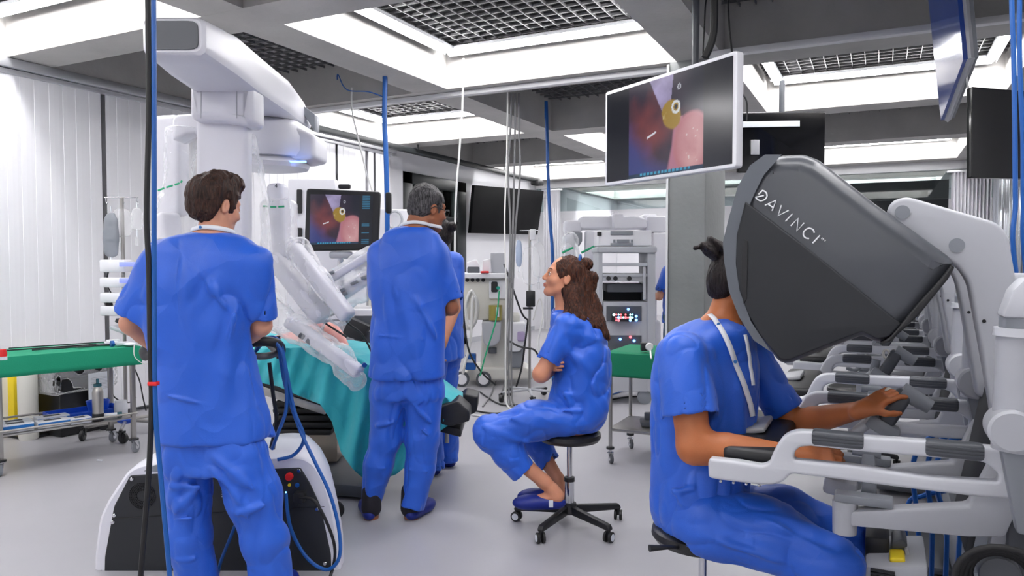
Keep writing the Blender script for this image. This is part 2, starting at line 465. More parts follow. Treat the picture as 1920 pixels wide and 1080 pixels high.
def s_loft(P, st, yaw=0.0, pw=2.3, endk=.02):
    """stack of ovals, rows (z, x, y, rx, ry), smooth in between"""
    st = np.array(sorted(st), float); z = st[:, 0]; zz = np.linspace(z[0], z[-1], 80)
    out = []
    for c in range(1, 5):
        v = st[:, c]; m = np.gradient(v, z)
        idx = np.clip(np.searchsorted(z, zz) - 1, 0, len(z) - 2); h = z[idx + 1] - z[idx]; t = (zz - z[idx]) / h
        out.append((2 * t ** 3 - 3 * t ** 2 + 1) * v[idx] + (t ** 3 - 2 * t ** 2 + t) * h * m[idx] + (-2 * t ** 3 + 3 * t ** 2) * v[idx + 1] + (t ** 3 - t ** 2) * h * m[idx + 1])
    pz_ = P[:, 2]; cx, cy, rx, ry = [np.interp(pz_, zz, o) for o in out]
    dx, dy = P[:, 0] - cx, P[:, 1] - cy; c_, s_ = math.cos(yaw), math.sin(yaw)
    a = np.abs(dx * c_ + dy * s_) / rx; b = np.abs(-dx * s_ + dy * c_) / ry
    k = (a ** pw + b ** pw) ** (1 / pw); d = (k - 1) * np.minimum(rx, ry)
    return smax(d, np.maximum(pz_ - z[-1], z[0] - pz_), endk)
def crease(P, lines):
    """pressed folds: rows (p, q, width, height)"""
    d = 0
    for (a, b, w, h) in lines:
        a, b = A3(a), A3(b); ab = b - a; t = np.clip(((P - a) @ ab) / (ab @ ab), 0, 1)
        r = np.linalg.norm(P - a - t[:, None] * ab, axis=1); fade = np.sin(np.pi * np.clip(t * .9 + .05, 0, 1)) ** .5
        d = d + h * np.exp(-(r / w) ** 2) * fade
    return d
def sdf_mesh(fn, lo, hi, res):
    lo, hi = A3(lo), A3(hi); n = np.ceil((hi - lo) / res).astype(int) + 2
    B = 6; nb = np.ceil(n / B).astype(int); n = nb * B + 1
    ax = [lo[i] + np.arange(n[i]) * res for i in range(3)]
    cb = [lo[i] + (np.arange(nb[i]) + .5) * B * res for i in range(3)]
    G = np.stack(np.meshgrid(*cb, indexing='ij'), -1).reshape(-1, 3); dc = fn(G).reshape(nb)
    near = np.abs(dc) < B * res * 1.5 + .01
    F = np.repeat(np.repeat(np.repeat(np.sign(dc), B, 0), B, 1), B, 2); F = np.pad(F, ((0, 1),) * 3, mode='edge')
    Mk = np.repeat(np.repeat(np.repeat(near, B, 0), B, 1), B, 2); Mk = np.pad(Mk, ((0, 1),) * 3, mode='edge')
    for d in range(3):        # share block borders
        s = [slice(None)] * 3; s2 = [slice(None)] * 3; s[d] = slice(1, None); s2[d] = slice(0, -1)
        Mk[tuple(s)] |= Mk[tuple(s2)]
    I = np.argwhere(Mk); Fv = F.copy()
    for c in range(0, len(I), 400000):
        J = I[c:c + 400000]; Fv[J[:, 0], J[:, 1], J[:, 2]] = fn(np.stack([ax[k][J[:, k]] for k in range(3)], 1))
    F = Fv; F[0] = F[-1] = 1; F[:, 0] = F[:, -1] = 1; F[:, :, 0] = F[:, :, -1] = 1
    S = F < 0
    C = S[:-1, :-1, :-1].astype(np.int8)
    for dx in (0, 1):
        for dy in (0, 1):
            for dz in (0, 1):
                if dx or dy or dz: C = C + S[dx:n[0] - 1 + dx, dy:n[1] - 1 + dy, dz:n[2] - 1 + dz]
    act = (C > 0) & (C < 8); idx = -np.ones(act.shape, np.int64); A = np.argwhere(act); idx[act] = np.arange(len(A))
    acc = np.zeros((len(A), 3)); cnt = np.zeros(len(A))
    cor = [(x, y, z) for x in (0, 1) for y in (0, 1) for z in (0, 1)]
    for a in cor:
        for k in range(3):
            if a[k]: continue
            b = list(a); b[k] = 1
            fa = F[A[:, 0] + a[0], A[:, 1] + a[1], A[:, 2] + a[2]]; fb = F[A[:, 0] + b[0], A[:, 1] + b[1], A[:, 2] + b[2]]
            m = (fa < 0) != (fb < 0); t = np.where(m, fa / np.where(m, fa - fb, 1), 0)
            p = np.tile(A3(a), (len(A), 1)); p[:, k] = t; acc[m] += p[m]; cnt[m] += 1
    V = lo + (A + acc / cnt[:, None]) * res
    Q = []
    for k in range(3):
        o = [j for j in range(3) if j != k]
        s0 = [slice(None)] * 3; s1 = [slice(None)] * 3; s0[k] = slice(0, -1); s1[k] = slice(1, None)
        E = np.argwhere(S[tuple(s0)] != S[tuple(s1)])
        E = E[(E[:, o[0]] > 0) & (E[:, o[1]] > 0) & (E[:, o[0]] < n[o[0]] - 1) & (E[:, o[1]] < n[o[1]] - 1)]
        def cidx(d0, d1):
            c = E.copy(); c[:, o[0]] -= d0; c[:, o[1]] -= d1; return idx[c[:, 0], c[:, 1], c[:, 2]]
        q = np.stack([cidx(1, 1), cidx(0, 1), cidx(0, 0), cidx(1, 0)], 1)
        ins = S[E[:, 0], E[:, 1], E[:, 2]]
        if k == 1: ins = ~ins
        q[~ins] = q[~ins][:, ::-1]; q = q[(q >= 0).all(1)]; Q.append(q)
    Q = np.concatenate(Q)
    # pull the vertices onto the surface
    e = res * .3
    for _ in range(2):
        f0 = fn(V); g = np.stack([fn(V + np.eye(3)[k] * e) - fn(V - np.eye(3)[k] * e) for k in range(3)], 1) / (2 * e)
        gn = (g * g).sum(1) + 1e-6; st = -(f0 / gn)[:, None] * g; L = np.linalg.norm(st, axis=1, keepdims=True)
        V = V + st * np.minimum(1, res * .4 / (L + 1e-9))
    return V, Q
def sdf_obj(name, fn, lo, hi, res, m, parent=None, frame='cam', pos=None, colfn=None, loc=None):
    V, Q = sdf_mesh(fn, lo, hi, res)
    V0 = V
    if frame == 'cam': V = c2w(V)
    me = bpy.data.meshes.new(name); me.vertices.add(len(V)); me.vertices.foreach_set('co', V.ravel())
    me.loops.add(len(Q) * 4); me.loops.foreach_set('vertex_index', Q.ravel().astype(np.int32))
    me.polygons.add(len(Q)); me.polygons.foreach_set('loop_start', np.arange(0, len(Q) * 4, 4, dtype=np.int32))
    me.polygons.foreach_set('loop_total', np.full(len(Q), 4, np.int32)); me.polygons.foreach_set('use_smooth', [True] * len(Q))
    me.update(); me.validate()
    if colfn is not None:
        at_ = me.color_attributes.new('Col', 'FLOAT_COLOR', 'POINT'); c = colfn(V0); at_.data.foreach_set('color', np.c_[c, np.ones(len(c))].ravel())
    return link_mesh(name, me, m, parent, loc)
def basis(f, up=(0, 0, 1)):
    """columns right, forward, up for a direction of view"""
    f = A3(f); f = f / np.linalg.norm(f); u = A3(up); r = np.cross(f, u); r /= np.linalg.norm(r); u = np.cross(r, f); return np.stack([r, f, u], 1)
def head_fn(c, f, up=(0, 0, 1), s=1.0, fem=0.0):
    R = basis(f, up); c = A3(c)
    def fn(P):
        q = (P - c) @ R / s
        x = q.copy(); x[:, 0] = np.abs(q[:, 0])
        d = s_ell(q, (0, -.012, .03), (.075, .095, .092))
        d = smin(d, s_ell(q, (0, .028, -.035), (.060, .062, .072)), .03)
        d = smin(d, s_ell(q, (0, .066, -.100), (.024, .022, .020)), .03)                     # chin
        d = smin(d, s_cone(x, (.052, -.005, -.062), (.018, .062, -.098), .016, .014), .03)   # jaw line
        d = smin(d, s_ell(x, (.040, .062, -.030), (.022, .02, .02)), .025)                   # cheek
        d = smin(d, s_cone(x, (0, .086, .024), (.036, .072, .026), .010 - .003 * fem, .010), .018)   # brow
        d = smax(d, -s_ell(x, (.031, .101, .004), (.020, .017, .013)), .012)                 # eye socket
        d = smin(d, s_ell(x, (.031, .076, .003), (.0135, .0125, .0125)), .003)               # eyeball and lids
        d = smin(d, s_cone(q, (0, .086, .012), (0, .1065, -.026), .0075, .0105), .010)       # nose
        d = smin(d, s_ell(x, (.011, .099, -.031), (.008, .010, .007)), .006)                 # nostril wings
        d = smin(d, s_cone(x, (0, .095, -.056), (.020, .084, -.058), .0055, .004), .006)     # upper lip
        d = smin(d, s_cone(x, (0, .093, -.068), (.017, .084, -.066), .0065, .004), .006)     # lower lip
        e = s_ell(x, (.078, -.010, -.008), (.009, .019, .031), None)                         # ear
        e = smax(e, -s_ell(x, (.088, -.008, -.006), (.007, .010, .018)), .004)
        return smin(d, e, .006) * s
    return fn, R
SKIN = {}
def skin(name, col, col2=None):
    m = mat(name, col, 0.48, var=0.07, vscale=14, bump=0.06, bscale=220, sss=0.12, spec=0.4); return m
M['skin_light'] = skin('skin_light', srgb(205, 148, 122)); M['skin_tan'] = skin('skin_tan', srgb(150, 94, 66))
M['skin_warm'] = skin('skin_warm', srgb(176, 104, 62)); M['skin_mid'] = skin('skin_mid', srgb(198, 136, 106))
def hairmat(name, c1, c2):
    m = mat(name, c1, 0.5, spec=0.25); nt = m.node_tree; b = nt.nodes['Principled BSDF']
    tc = nt.nodes.new('ShaderNodeTexCoord'); w = nt.nodes.new('ShaderNodeTexNoise'); w.inputs['Scale'].default_value = 34
    w.inputs['Detail'].default_value = 7; w.inputs['Distortion'].default_value = 0.7
    mp = nt.nodes.new('ShaderNodeMapping'); mp.inputs['Scale'].default_value = (4.5, 4.5, 0.7)
    nt.links.new(tc.outputs['Object'], mp.inputs[0]); nt.links.new(mp.outputs[0], w.inputs['Vector'])
    r = nt.nodes.new('ShaderNodeValToRGB'); r.color_ramp.elements[0].position = .35; r.color_ramp.elements[1].position = .68
    r.color_ramp.elements[0].color = c1; r.color_ramp.elements[1].color = c2
    nt.links.new(w.outputs['Fac'], r.inputs[0]); nt.links.new(r.outputs[0], b.inputs['Base Color'])
    bp = nt.nodes.new('ShaderNodeBump'); bp.inputs['Strength'].default_value = .8; bp.inputs['Distance'].default_value = .01
    nt.links.new(w.outputs['Fac'], bp.inputs['Height']); nt.links.new(bp.outputs[0], b.inputs['Normal']); return m
M['hair_brown'] = hairmat('brown_hair', srgb(26, 17, 15), srgb(74, 48, 38))
M['hair_grey'] = hairmat('greying_hair', srgb(24, 24, 27), srgb(96, 94, 96))
M['hair_auburn'] = hairmat('auburn_hair', srgb(26, 14, 13), srgb(92, 52, 34))
M['hair_black'] = hairmat('black_hair', srgb(16, 13, 14), srgb(46, 38, 38))
M['scrub'] = mat('scrub_cloth', srgb(28, 90, 200), 0.46, var=0.05, vscale=5, bump=0.10, bscale=260, spec=0.5, sheen=0.10)
def crumple(m, sc=9.0, st=0.35, dist=0.03):
    """paper-like creases pressed into the cloth"""
    nt = m.node_tree; b = nt.nodes['Principled BSDF']; tc = nt.nodes.new('ShaderNodeTexCoord')
    nz = nt.nodes.new('ShaderNodeTexNoise'); nz.inputs['Scale'].default_value = 3; nz.inputs['Detail'].default_value = 2
    nt.links.new(tc.outputs['Object'], nz.inputs['Vector'])
    mx = nt.nodes.new('ShaderNodeVectorMath'); mx.operation = 'MULTIPLY_ADD'; mx.inputs[1].default_value = (.25, .25, .25)
    nt.links.new(nz.outputs['Color'], mx.inputs[0]); nt.links.new(tc.outputs['Object'], mx.inputs[2])
    v = nt.nodes.new('ShaderNodeTexVoronoi'); v.inputs['Scale'].default_value = sc; v.feature = 'F1'
    nt.links.new(mx.outputs[0], v.inputs['Vector'])
    bp = nt.nodes.new('ShaderNodeBump'); bp.inputs['Strength'].default_value = st; bp.inputs['Distance'].default_value = dist
    nt.links.new(v.outputs['Distance'], bp.inputs['Height'])
    if b.inputs['Normal'].links: nt.links.new(b.inputs['Normal'].links[0].from_socket, bp.inputs['Normal'])
    nt.links.new(bp.outputs[0], b.inputs['Normal'])
crumple(M['scrub'], 6.5, .38, .035); crumple(M['teal'], 4.5, .5, .05)
M['sock'] = mat('navy_clog', srgb(10, 32, 120), 0.45, spec=.4)
M['sockdark'] = mat('dark_sock', srgb(28, 26, 34), 0.9)
M['lanyard'] = mat('lanyard_ribbon', srgb(225, 228, 234), 0.6)
def folds(P, seed, amp=.006, sc=(5, 5, 3.0), rid=.004):
    """soft cloth unevenness with a few sharp ridges"""
    n = fbm(P * A3(sc), seed, 2); r = 1 - np.abs(vnoise(P * A3(sc) * 1.7 + n[:, None] * .7, seed + 9)); r2 = 1 - np.abs(vnoise(P * A3(sc) * 3.1, seed + 21))
    return amp * n + rid * (r ** 4 - .3) + rid * .4 * (r2 ** 4 - .3)
# ================================================================ THE ROOM
XL, XR, YB, YF = -6.30, 1.62, -5.2, 19.0
H = 3.0; HG = 3.36; HT = 4.0
MB().rbox((XL - .2, YB - .2, -0.2), (XR + .2, YF + .2, 0)).build('floor', M['floor'], smooth=False)['kind'] = 'structure'
MB().rbox((XL - .2, YB - .2, HT), (XR + .2, YF + .2, HT + .2)).build('ceiling', M['slab'], smooth=False)['kind'] = 'structure'
MB().rbox((XL - .2, YB - .2, 0), (XL, 9.02, HT)).rbox((XL - .2, 10.9, 0), (XL, YF + .2, HT)).rbox((XL - .2, 9.02, 2.72), (XL, 10.9, HT)).build('wall_left', M['wall'], smooth=False)['kind'] = 'structure'
MB().rbox((XR, YB - .2, 0), (XR + .2, YF + .2, HT)).build('wall_right', M['wall'], smooth=False)['kind'] = 'structure'
MB().rbox((XL, YF, 0), (XR, YF + .2, HT)).build('wall_back', M['wall'], smooth=False)['kind'] = 'structure'
MB().rbox((XL, YB - .2, 0), (XR, YB, HT)).build('wall_front', M['wall'], smooth=False)['kind'] = 'structure'
cells_k = range(-3, 7); PA, PC, WA, WC = 2.47, 2.52, 2.11, 2.15
def cell(k, j):
    f = 3.50 + PA * k; l = -6.16 + PC * j
    return l, l + WC, f - WA, f
b = MB(); prev = YB
for k in cells_k:
    l, r_, n, f = cell(k, 0)
    if n > prev: b.rbox((XL, prev, H), (XR, n, HG + .06))
    prev = f
b.rbox((XL, prev, H), (XR, YF, HG + .06))
prev = XL
for j in range(3):
    l, r_, n, f = cell(0, j)
    for k in cells_k:
        _, _, nn, ff = cell(k, j); b.rbox((prev, nn - .002, H + .001), (l, ff + .002, HG + .06))
    prev = r_
for k in cells_k:
    _, _, nn, ff = cell(k, 2); b.rbox((prev, nn - .002, H + .001), (XR, ff + .002, HG + .06))
beams = b.build('ceiling_beams', M['concrete'], smooth=False); tag(beams, kind='structure')
LIT = lambda k, j: (k + j) % 2 == 0 and (j > 0 or k != 1)
lampn = 0
for k in range(-3, 7):
    for j in range(3):
        l, r_, n, f = cell(k, j)
        g = MB(); st = 0.118
        nx = int(round(WC / st)); ny = int(round(WA / st))
        for i in range(1, nx):
            x = l + WC * i / nx; g.rbox((x - .0035, n, HG), (x + .0035, f, HG + .024))
        for i in range(1, ny):
            y = n + WA * i / ny; g.rbox((l, y - .0035, HG + .001), (r_, y + .0035, HG + .023))
        if k >= 0: g.build('ceiling_grid', M['grid'], smooth=False)['kind'] = 'structure'
        else: g.bm.free()
        if not LIT(k, j): continue
        row = {0: 'lit coffer by left wall', 1: 'middle lit coffer', 2: 'right-hand lit coffer'}[j]
        dep = {-3: 'far behind camera', -2: 'behind camera', -1: 'overhead', 0: 'in nearest bay', 1: 'in second bay', 2: 'in third bay', 3: 'in fourth bay', 4: 'in fifth bay', 5: 'in sixth bay', 6: 'in last bay'}[k]
        z = HG - 0.075; o = 0.13
        for side, p0, p1 in (('far', (l + .08, f - o, z), (r_ - .12, f - o, z)), ('left', (l + o, n + .1, z), (l + o, f - .17, z)),
                             ('near', (l + .12, n + o, z), (r_ - .1, n + o, z)), ('right', (r_ - o, n + .1, z), (r_ - o, f - .1, z))):
            p0 = Vector(p0); p1 = Vector(p1); d = (p1 - p0).normalized()
            sdv = Vector((-d.y, d.x, 0)); LB = MB(); prof = [(math.cos(t) * .036, -math.sin(t) * .036) for t in [math.pi * q / 10 for q in range(11)]]
            ra, rb_ = [[LB.bm.verts.new(pp + sdv * a_ + Vector((0, 0, b_ + .02))) for a_, b_ in prof] for pp in (p0 + d * .02, p1 - d * .02)]
            for q in range(10): LB.bm.faces.new((ra[q], ra[q + 1], rb_[q + 1], rb_[q]))
            LB.bm.faces.new(ra); LB.bm.faces.new(rb_[::-1]); LB.bm.faces.new((ra[0], rb_[0], rb_[-1], ra[-1]))
            ob = LB.build('ceiling_light', M['lamp'])
            tag(ob, 'white tube lamp on %s edge of %s %s' % (side, row, dep), 'ceiling light', 'linear lamps in the ceiling coffers')
            sk = {'far': (0, .044), 'left': (-.044, 0), 'near': (0, -.044), 'right': (.044, 0)}[side]
            cx_, cy_ = (p0.x + p1.x) / 2 + sk[0], (p0.y + p1.y) / 2 + sk[1]; ln_ = (p1 - p0).length
            MB().box((cx_, cy_, z + .016), (ln_ if sk[1] else .004, ln_ if sk[0] else .004, .068)).build('side_shield', M['alu'], ob)  # skirt added to keep tube light off the coffer face
            MB().rbox((min(p0.x,p1.x)-.038,min(p0.y,p1.y)-.038,z+.022),(max(p0.x,p1.x)+.038,max(p0.y,p1.y)+.038,z+.05)).build('housing', M['alu'], ob)

# column and its edge trim
cm = MB().rbox((-1.545, 5.97, 0), (-1.25, 6.78, H + .01), 0.006).build('column', M['concrete_col'], smooth=False); tag(cm, kind='structure')
tr = MB().rbox((-1.565, 5.955, 0), (-1.546, 5.99, H - .02)).build('trim_1', M['white_rail'], smooth=False); tag(tr, kind='structure')
# partition rails under the beams
MB().rbox((XL + .02, 5.70 + .37, 2.955), (-1.57, 6.13, 2.998), 0.004).build('trim_2', M['white_rail'])['kind'] = 'structure'
MB().rbox((-1.2, 5.78, 2.955), (XR - .03, 5.85, 2.999), 0.004).build('trim_3', M['white_rail'])['kind'] = 'structure'
MB().rbox((XL + .02, 13.72, 2.86), (XR - .03, 13.80, 2.999), 0.004).build('trim_4', M['white_rail'])['kind'] = 'structure'
MB().rbox((XL + .02, 13.79, 2.4), (XR - .03, 13.80, 2.86)).build('window_2', M['glass'], smooth=False)['kind'] = 'structure'
# rail above the left blinds, skirting
MB().rbox((XL + .03, -4.5, 2.925), (XL + .16, 8.72, 2.998), 0.006).build('trim_5', M['alu'])['kind'] = 'structure'
MB().rbox((XL, -5, 0), (XL + .012, 9.0, 0.09)).rbox((XL, 10.92, 0), (XL + .012, 13.7, 0.09)).build('baseboard_left', M['lgrey'], smooth=False)['kind'] = 'structure'
# dark aluminium door in the left wall
d = empty('door_1', (XL, 9.96, 0), kind='structure')
f = MB()
for (y0, y1, z0, z1) in ((9.02, 9.30, 0, 2.72), (10.62, 10.90, 0, 2.72), (9.02, 10.9, 2.55, 2.72), (9.02, 10.9, 0, .12), (9.30, 10.62, 2.05, 2.12)):
    f.rbox((XL - .1, y0, z0), (XL + .03, y1, z1), .006)
f.build('door_frame', M['darkframe'], d)
MB().rbox((XL - .05, 9.28, .1), (XL - .04, 10.64, 2.56)).build('door_pane', M['glass'], d, smooth=False)
MB().rbox((XL - 1.5, 8.6, 0), (XL - 1.4, 12.2, 2.9)).build('wall_corridor', mat('pale_green_wall', srgb(196, 214, 208), .6), smooth=False)['kind'] = 'structure'
cl = MB().rbox((XL - .9, 9.3, 2.62), (XL - .7, 10.9, 2.66), .01).build('ceiling_light', M['lamp']); tag(cl, 'white strip lamp seen through the dark framed glass door', 'ceiling light')
MB().rbox((XL - 1.4, 8.6, 2.68), (XL - .2, 12.2, 2.75)).build('ceiling_corridor', M['concrete'], smooth=False)['kind'] = 'structure'
MB().rbox((XL - 1.4, 8.6, -.1), (XL - .2, 12.2, 0)).build('floor_corridor', M['floor'], smooth=False)['kind'] = 'structure'

# vertical blinds
def blinds(x, y0, y1, ztop, name, label, group, gaps=(), seed=1, step=0.115, along='y', amp=8, m='blind'):
    rnd = random.Random(seed); root = empty(name, ((x, (y0 + y1) / 2, 0) if along == 'y' else ((y0 + y1) / 2, x, 0)), label, 'blinds', group)
    y = y0; i = 0; hr = MB(); vn = MB()
    run = []; xp = 0
    def flush():
        P = [(q[1], q[0]) for q in run] if along == 'x' else list(run)
        for q0, q1 in zip(P, P[1:]): vn.quad((q0[0], q0[1], .04), (q1[0], q1[1], .04), (q1[0], q1[1], ztop), (q0[0], q0[1], ztop))
        run.clear()
    while y < y1:
        i += 1; w = step * rnd.uniform(.9, 1.1)
        if any(a <= y < b2 for a, b2 in gaps): flush(); y += 0.02; continue
        if amp > 20:                       # gathered vanes stand nearly edge on
            run += [(x - .05, y), (x + .05, y + w * .5), (x - .05, y + w)]
        else:
            t = rnd.uniform(-.0012, .0012); run += [(x + .0016, y), (x + .0022 + t * .5, y + w * .35), (x + .001 + t, y + w * .7), (x - .0014, y + w * .99)]
        y += w
    flush()
    if along == 'y': hr.rbox((x - .02, y0 - .06, ztop), (x + .02, y1 + .06, ztop + .04), .004)
    else: hr.rbox((y0 - .06, x - .02, ztop), (y1 + .06, x + .02, ztop + .04), .004)
    vn.build('vanes', M[m], root, smooth=False)
    hr.build('head_rail', M['alu'], root)
    return root
blinds(XL + .10, -4.4, 5.35, 2.88, 'vertical_blind', 'tall white vertical blind hanging behind the green instrument table, up to the robot', 'vertical blinds on the left wall', gaps=((2.02, 2.05), (4.28, 4.33), (4.86, 4.89)), seed=3)
blinds(XL + .10, 5.5, 8.6, 2.88, 'vertical_blind', 'white vertical blind between the robot and the dark framed door', 'vertical blinds on the left wall', gaps=((7.45, 7.50), (8.02, 8.12), (8.2, 8.28)), seed=5)
blinds(13.66, -6.05, -5.72, 2.8, 'vertical_blind', 'narrow bunch of white vertical vanes in the far left corner beside the wall television', 'vertical blinds by the far rail', seed=8, along='x', step=.05, amp=60)
blinds(13.66, 0.98, 1.5, 2.8, 'vertical_blind', 'bunch of white vertical vanes in the far right corner beyond the consoles', 'vertical blinds by the far rail', seed=9, along='x', step=.05, amp=60)
MB().rbox((XL, 8.62, 0), (XL + .06, 9.0, 2.9)).build('trim_6', M['white'], smooth=False)['kind'] = 'structure'
# dark hanging track parallel to the left wall
bt = empty('hanging_track', (-5.72, 9.2, 2.84), 'long black ceiling track hanging in front of the left blinds', 'ceiling track')
MB().rbox((-5.75, 5.6, 2.86), (-5.67, 12.6, 2.93), .006).build('rail', M['darkframe'], bt)
MB().rbox((-5.78, 12.4, 2.80), (-5.62, 12.66, 2.90), .02).build('trolley', M['black'], bt)
g = MB()
for y in (6.0, 8.6, 11.2): g.cyl((-5.71, y, 2.93), (-5.71, y, 3.0), .01)
g.build('hanger', M['darkframe'], bt)
# right side: shiny vanes made up for the vertical reflections in a glass partition
rw = MB(); rnd = random.Random(4); y = 6.4
strip = empty('reflection_vanes', (XR - .1, 10, 0), 'row of tall shiny vanes standing in for glass reflections along the right wall', 'blinds')
while y < 13.4:
    w = rnd.uniform(.05, .13); rw.box((XR - .06, y, 1.45), (.015, w, 2.85), Rz(rnd.uniform(-35, 35)), .003); y += w + rnd.uniform(.01, .08)
rw.build('vanes', mat('satin_vane', srgb(190, 194, 200), .18, .75), strip)
MB().rbox((XR - .12, 6.3, 2.9), (XR - .01, 13.5, 2.97), .005).build('head_rail', M['alu'], strip)
# ================================================================ SURGEON CONSOLES
def build_console():
    A0 = 2.30; root = empty('surgeon_console', (0.45, 2.68, 0))
    def bar(a, px0, dz, name, m):
        pass
    # arm-rest frame, traced on its own plane, near side and far side
    outer = [(1327, 868, .01), (1330, 860, .008), (1385, 866, .02), (1428, 874, .03), (1442, 868, .02), (1452, 842, .03), (1468, 818, .03), (1490, 808, .03),
             (1520, 809, 0), (1622, 819, 0), (1733, 827, 0), (1848, 838, 0), (1925, 845, 0), (1990, 852, .01), (1990, 950, .01), (1925, 938, 0), (1830, 932, 0),
             (1700, 916, 0), (1600, 903, 0), (1482, 888, .02), (1470, 903, .02), (1450, 910, .02), (1420, 909, .02), (1345, 900, .01), (1328, 896, .01)]
    hole = [(1500, 838, .01), (1520, 837, 0), (1622, 848, 0), (1733, 857, 0), (1848, 867, .03), (1874, 890, .03), (1872, 905, .012), (1850, 903, 0), (1745, 896, 0), (1600, 874, 0), (1487, 863, .012), (1489, 848, .01)]
    def frame(a, nm, lab=None):
        L = []
        for lp in (outer, hole):
            L.append(rounded([(pa(q[0], q[1], A0).x, pa(q[0], q[1], A0).z, q[2]) for q in lp], 0))
        fr = plate('armrest_frame', L, (1, 0, 0), (0, 0, 1), (0, 1, 0), (0, a, 0), .045, .009, M['console_white'], root)
        for (x0, x1) in (((1520, 808), (1622, 818)), ((1733, 826), (1849, 838))):
            p = pa(*x0, A0); q = pa(*x1, A0); hh = .044; z = (p.z + q.z) / 2
            g = MB().box(((p.x + q.x) / 2, a + .0225, z - hh / 2 + .002), (q.x - p.x, .054, hh), None, .012, 3)
            for i in range(3): g.rbox((p.x + .004, a - .0075, z - .012 - i * .009), (q.x - .004, a - .004, z - .008 - i * .009))
            g.build('grip', M['dgrey'], fr)
        return fr
    f1 = frame(A0, 'near'); f2 = frame(3.02, 'far')
    # arm-rest pad between the frames
    p0 = pa(1340, 862, A0); p1 = pa(1478, 868, A0)
    MB().box(((p0.x + p1.x) / 2 - .01, 2.68, .80), (.17, .66, .045), None, .018, 3).build('arm_pad', M['black'], root)
    MB().box((p0.x - .02, 2.68, .772), (.10, .60, .03), None, .01).build('pad_support', M['lgrey'], root)
    tp = MB().box(((p0.x + p1.x) / 2 - .06, 2.68, .826), (.13, .22, .02), Matrix.Rotation(-.2, 3, 'Y'), .008).build('touchpad', M['lgrey'], root)
    # small studs along the near pad
    for i in range(7):
        q = pa(1350 + i * 12, 902 + i * 1.3, A0)
        if i in (0, 2, 4, 6): MB().sph((q.x, q.y + .012, q.z - .004), .005, 8).build('stud', M['chrome'], root)
    # ---- viewer hood
    hoodo = [(1372, 415), (1389, 352), (1412, 312), (1437, 294), (1468, 287), (1505, 286), (1532, 296), (1560, 317), (1640, 380), (1720, 436), (1783, 482, .02), (1790, 494, .012), (1778, 520, .01), (1722, 590), (1668, 641, .02), (1644, 645, .02), (1616, 632, .01),
             (1560, 652), (1478, 685, .03), (1458, 683, .02), (1418, 632), (1392, 590), (1374, 545), (1365, 490), (1365, 455)]
    hd = plate_a('viewer_hood', [hoodo], 2.36, .11, .055, M['mgrey_hood'], root, r=.01)
    inner = [(1450, 340)] + [p for p in hoodo if p[0] > 1462 and p[1] < 600] + [(1616, 632), (1560, 640), (1500, 655)]
    core = hoodo[5:20] + [(1500, 672), (1468, 560), (1462, 420)]
    for (a0, th) in ((2.44, .46),):
        L = [rounded([(pa(q[0], q[1], 2.36).x, pa(q[0], q[1], 2.36).z, .01) for q in core], 0)]
        plate('hood_core', L, (1, 0, 0), (0, 0, 1), (0, 1, 0), (0, a0, 0), th, .01, M['mgrey_hood'], hd)
    L = [rounded([(pa(q[0], q[1], 2.36).x, pa(q[0], q[1], 2.36).z, .01) for q in hoodo], 0)]
    plate('far_cheek', L, (1, 0, 0), (0, 0, 1), (0, 1, 0), (0, 2.87, 0), .11, .055, M['mgrey_hood'], hd)
    # bezel at the user's edge
    bz = [(1372, 412), (1389, 352), (1411, 314), (1436, 296), (1452, 296), (1426, 326), (1408, 362), (1392, 402), (1381, 450), (1378, 500), (1385, 555), (1402, 605), (1424, 638), (1418, 634), (1391, 591), (1373, 545), (1364, 490), (1364, 455)]
    plate_a('face_rim', [bz], 2.352, .10, .01, M['rim'], hd)
    pn = [(1397, 377), (1500, 455), (1600, 535), (1690, 608), (1666, 632), (1644, 636), (1616, 622), (1558, 644), (1478, 676), (1462, 674), (1424, 628), (1402, 588), (1386, 545), (1379, 495), (1381, 440)]
    plate_a('side_panel', [pn], 2.347, .03, .006, M['charcoal'], hd, r=.006)
    rc = [(1690, 607), (1716, 574), (1764, 522), (1786, 495), (1790, 502), (1779, 522), (1722, 592), (1668, 642), (1650, 645), (1668, 632)]
    plate_a('rear_shade_band', [rc], 2.345, .6, .006, M['black'], hd, r=.002)  # black band paints the shading at the hood's rear end
    rec = [(1396, 448), (1402, 452), (1400, 560), (1394, 570), (1390, 540), (1390, 480)]
    plate_a('recess', [rec], 2.3435, .01, .001, M['black'], hd, r=.002)
    # lettering, stroke by stroke along its slanted line
    tm = MB(); zz = 2.3595
    S = 240 / 1728.0
    strokes = [[(447, 250), (503, 192), (548, 222), (562, 270), (540, 312), (490, 336), (450, 328), (405, 290), (520, 265)],
               [(535, 397), (684, 327), (632, 470)], [(575, 378), (640, 425)],
               [(757, 393), (712, 536), (856, 465)], [(908, 510), (811, 613)], [(883, 672), (982, 568), (966, 742), (1065, 632)],
               [(1200, 768), (1185, 728), (1140, 706), (1095, 718), (1060, 755), (1055, 800), (1085, 836), (1130, 844)], [(1278, 802), (1178, 908)],
               [(1296, 852), (1312, 836)], [(1302, 834), (1328, 846)], [(1310, 866), (1330, 848), (1332, 868), (1358, 866), (1340, 884)]]
    curved = {0, 6}
    for i, st in enumerate(strokes):
        P = [pa(1360 + x * S, 330 + y * S, 2.352) for x, y in st]
        w = .0021 if i < 8 else .0009
        P2 = P
        if i == 6: P2 = catmull(P, 4)
        if i == 0: P2 = P[:2] + catmull(P[1:8], 4)[1:] + P[8:]
        tm.tube(P2, w, 8, flat=(1, 1))
    tm.build('lettering', M['letter'], hd)
    # eyepiece recess on the user's side
    e0 = pa(1378, 480, 2.36)
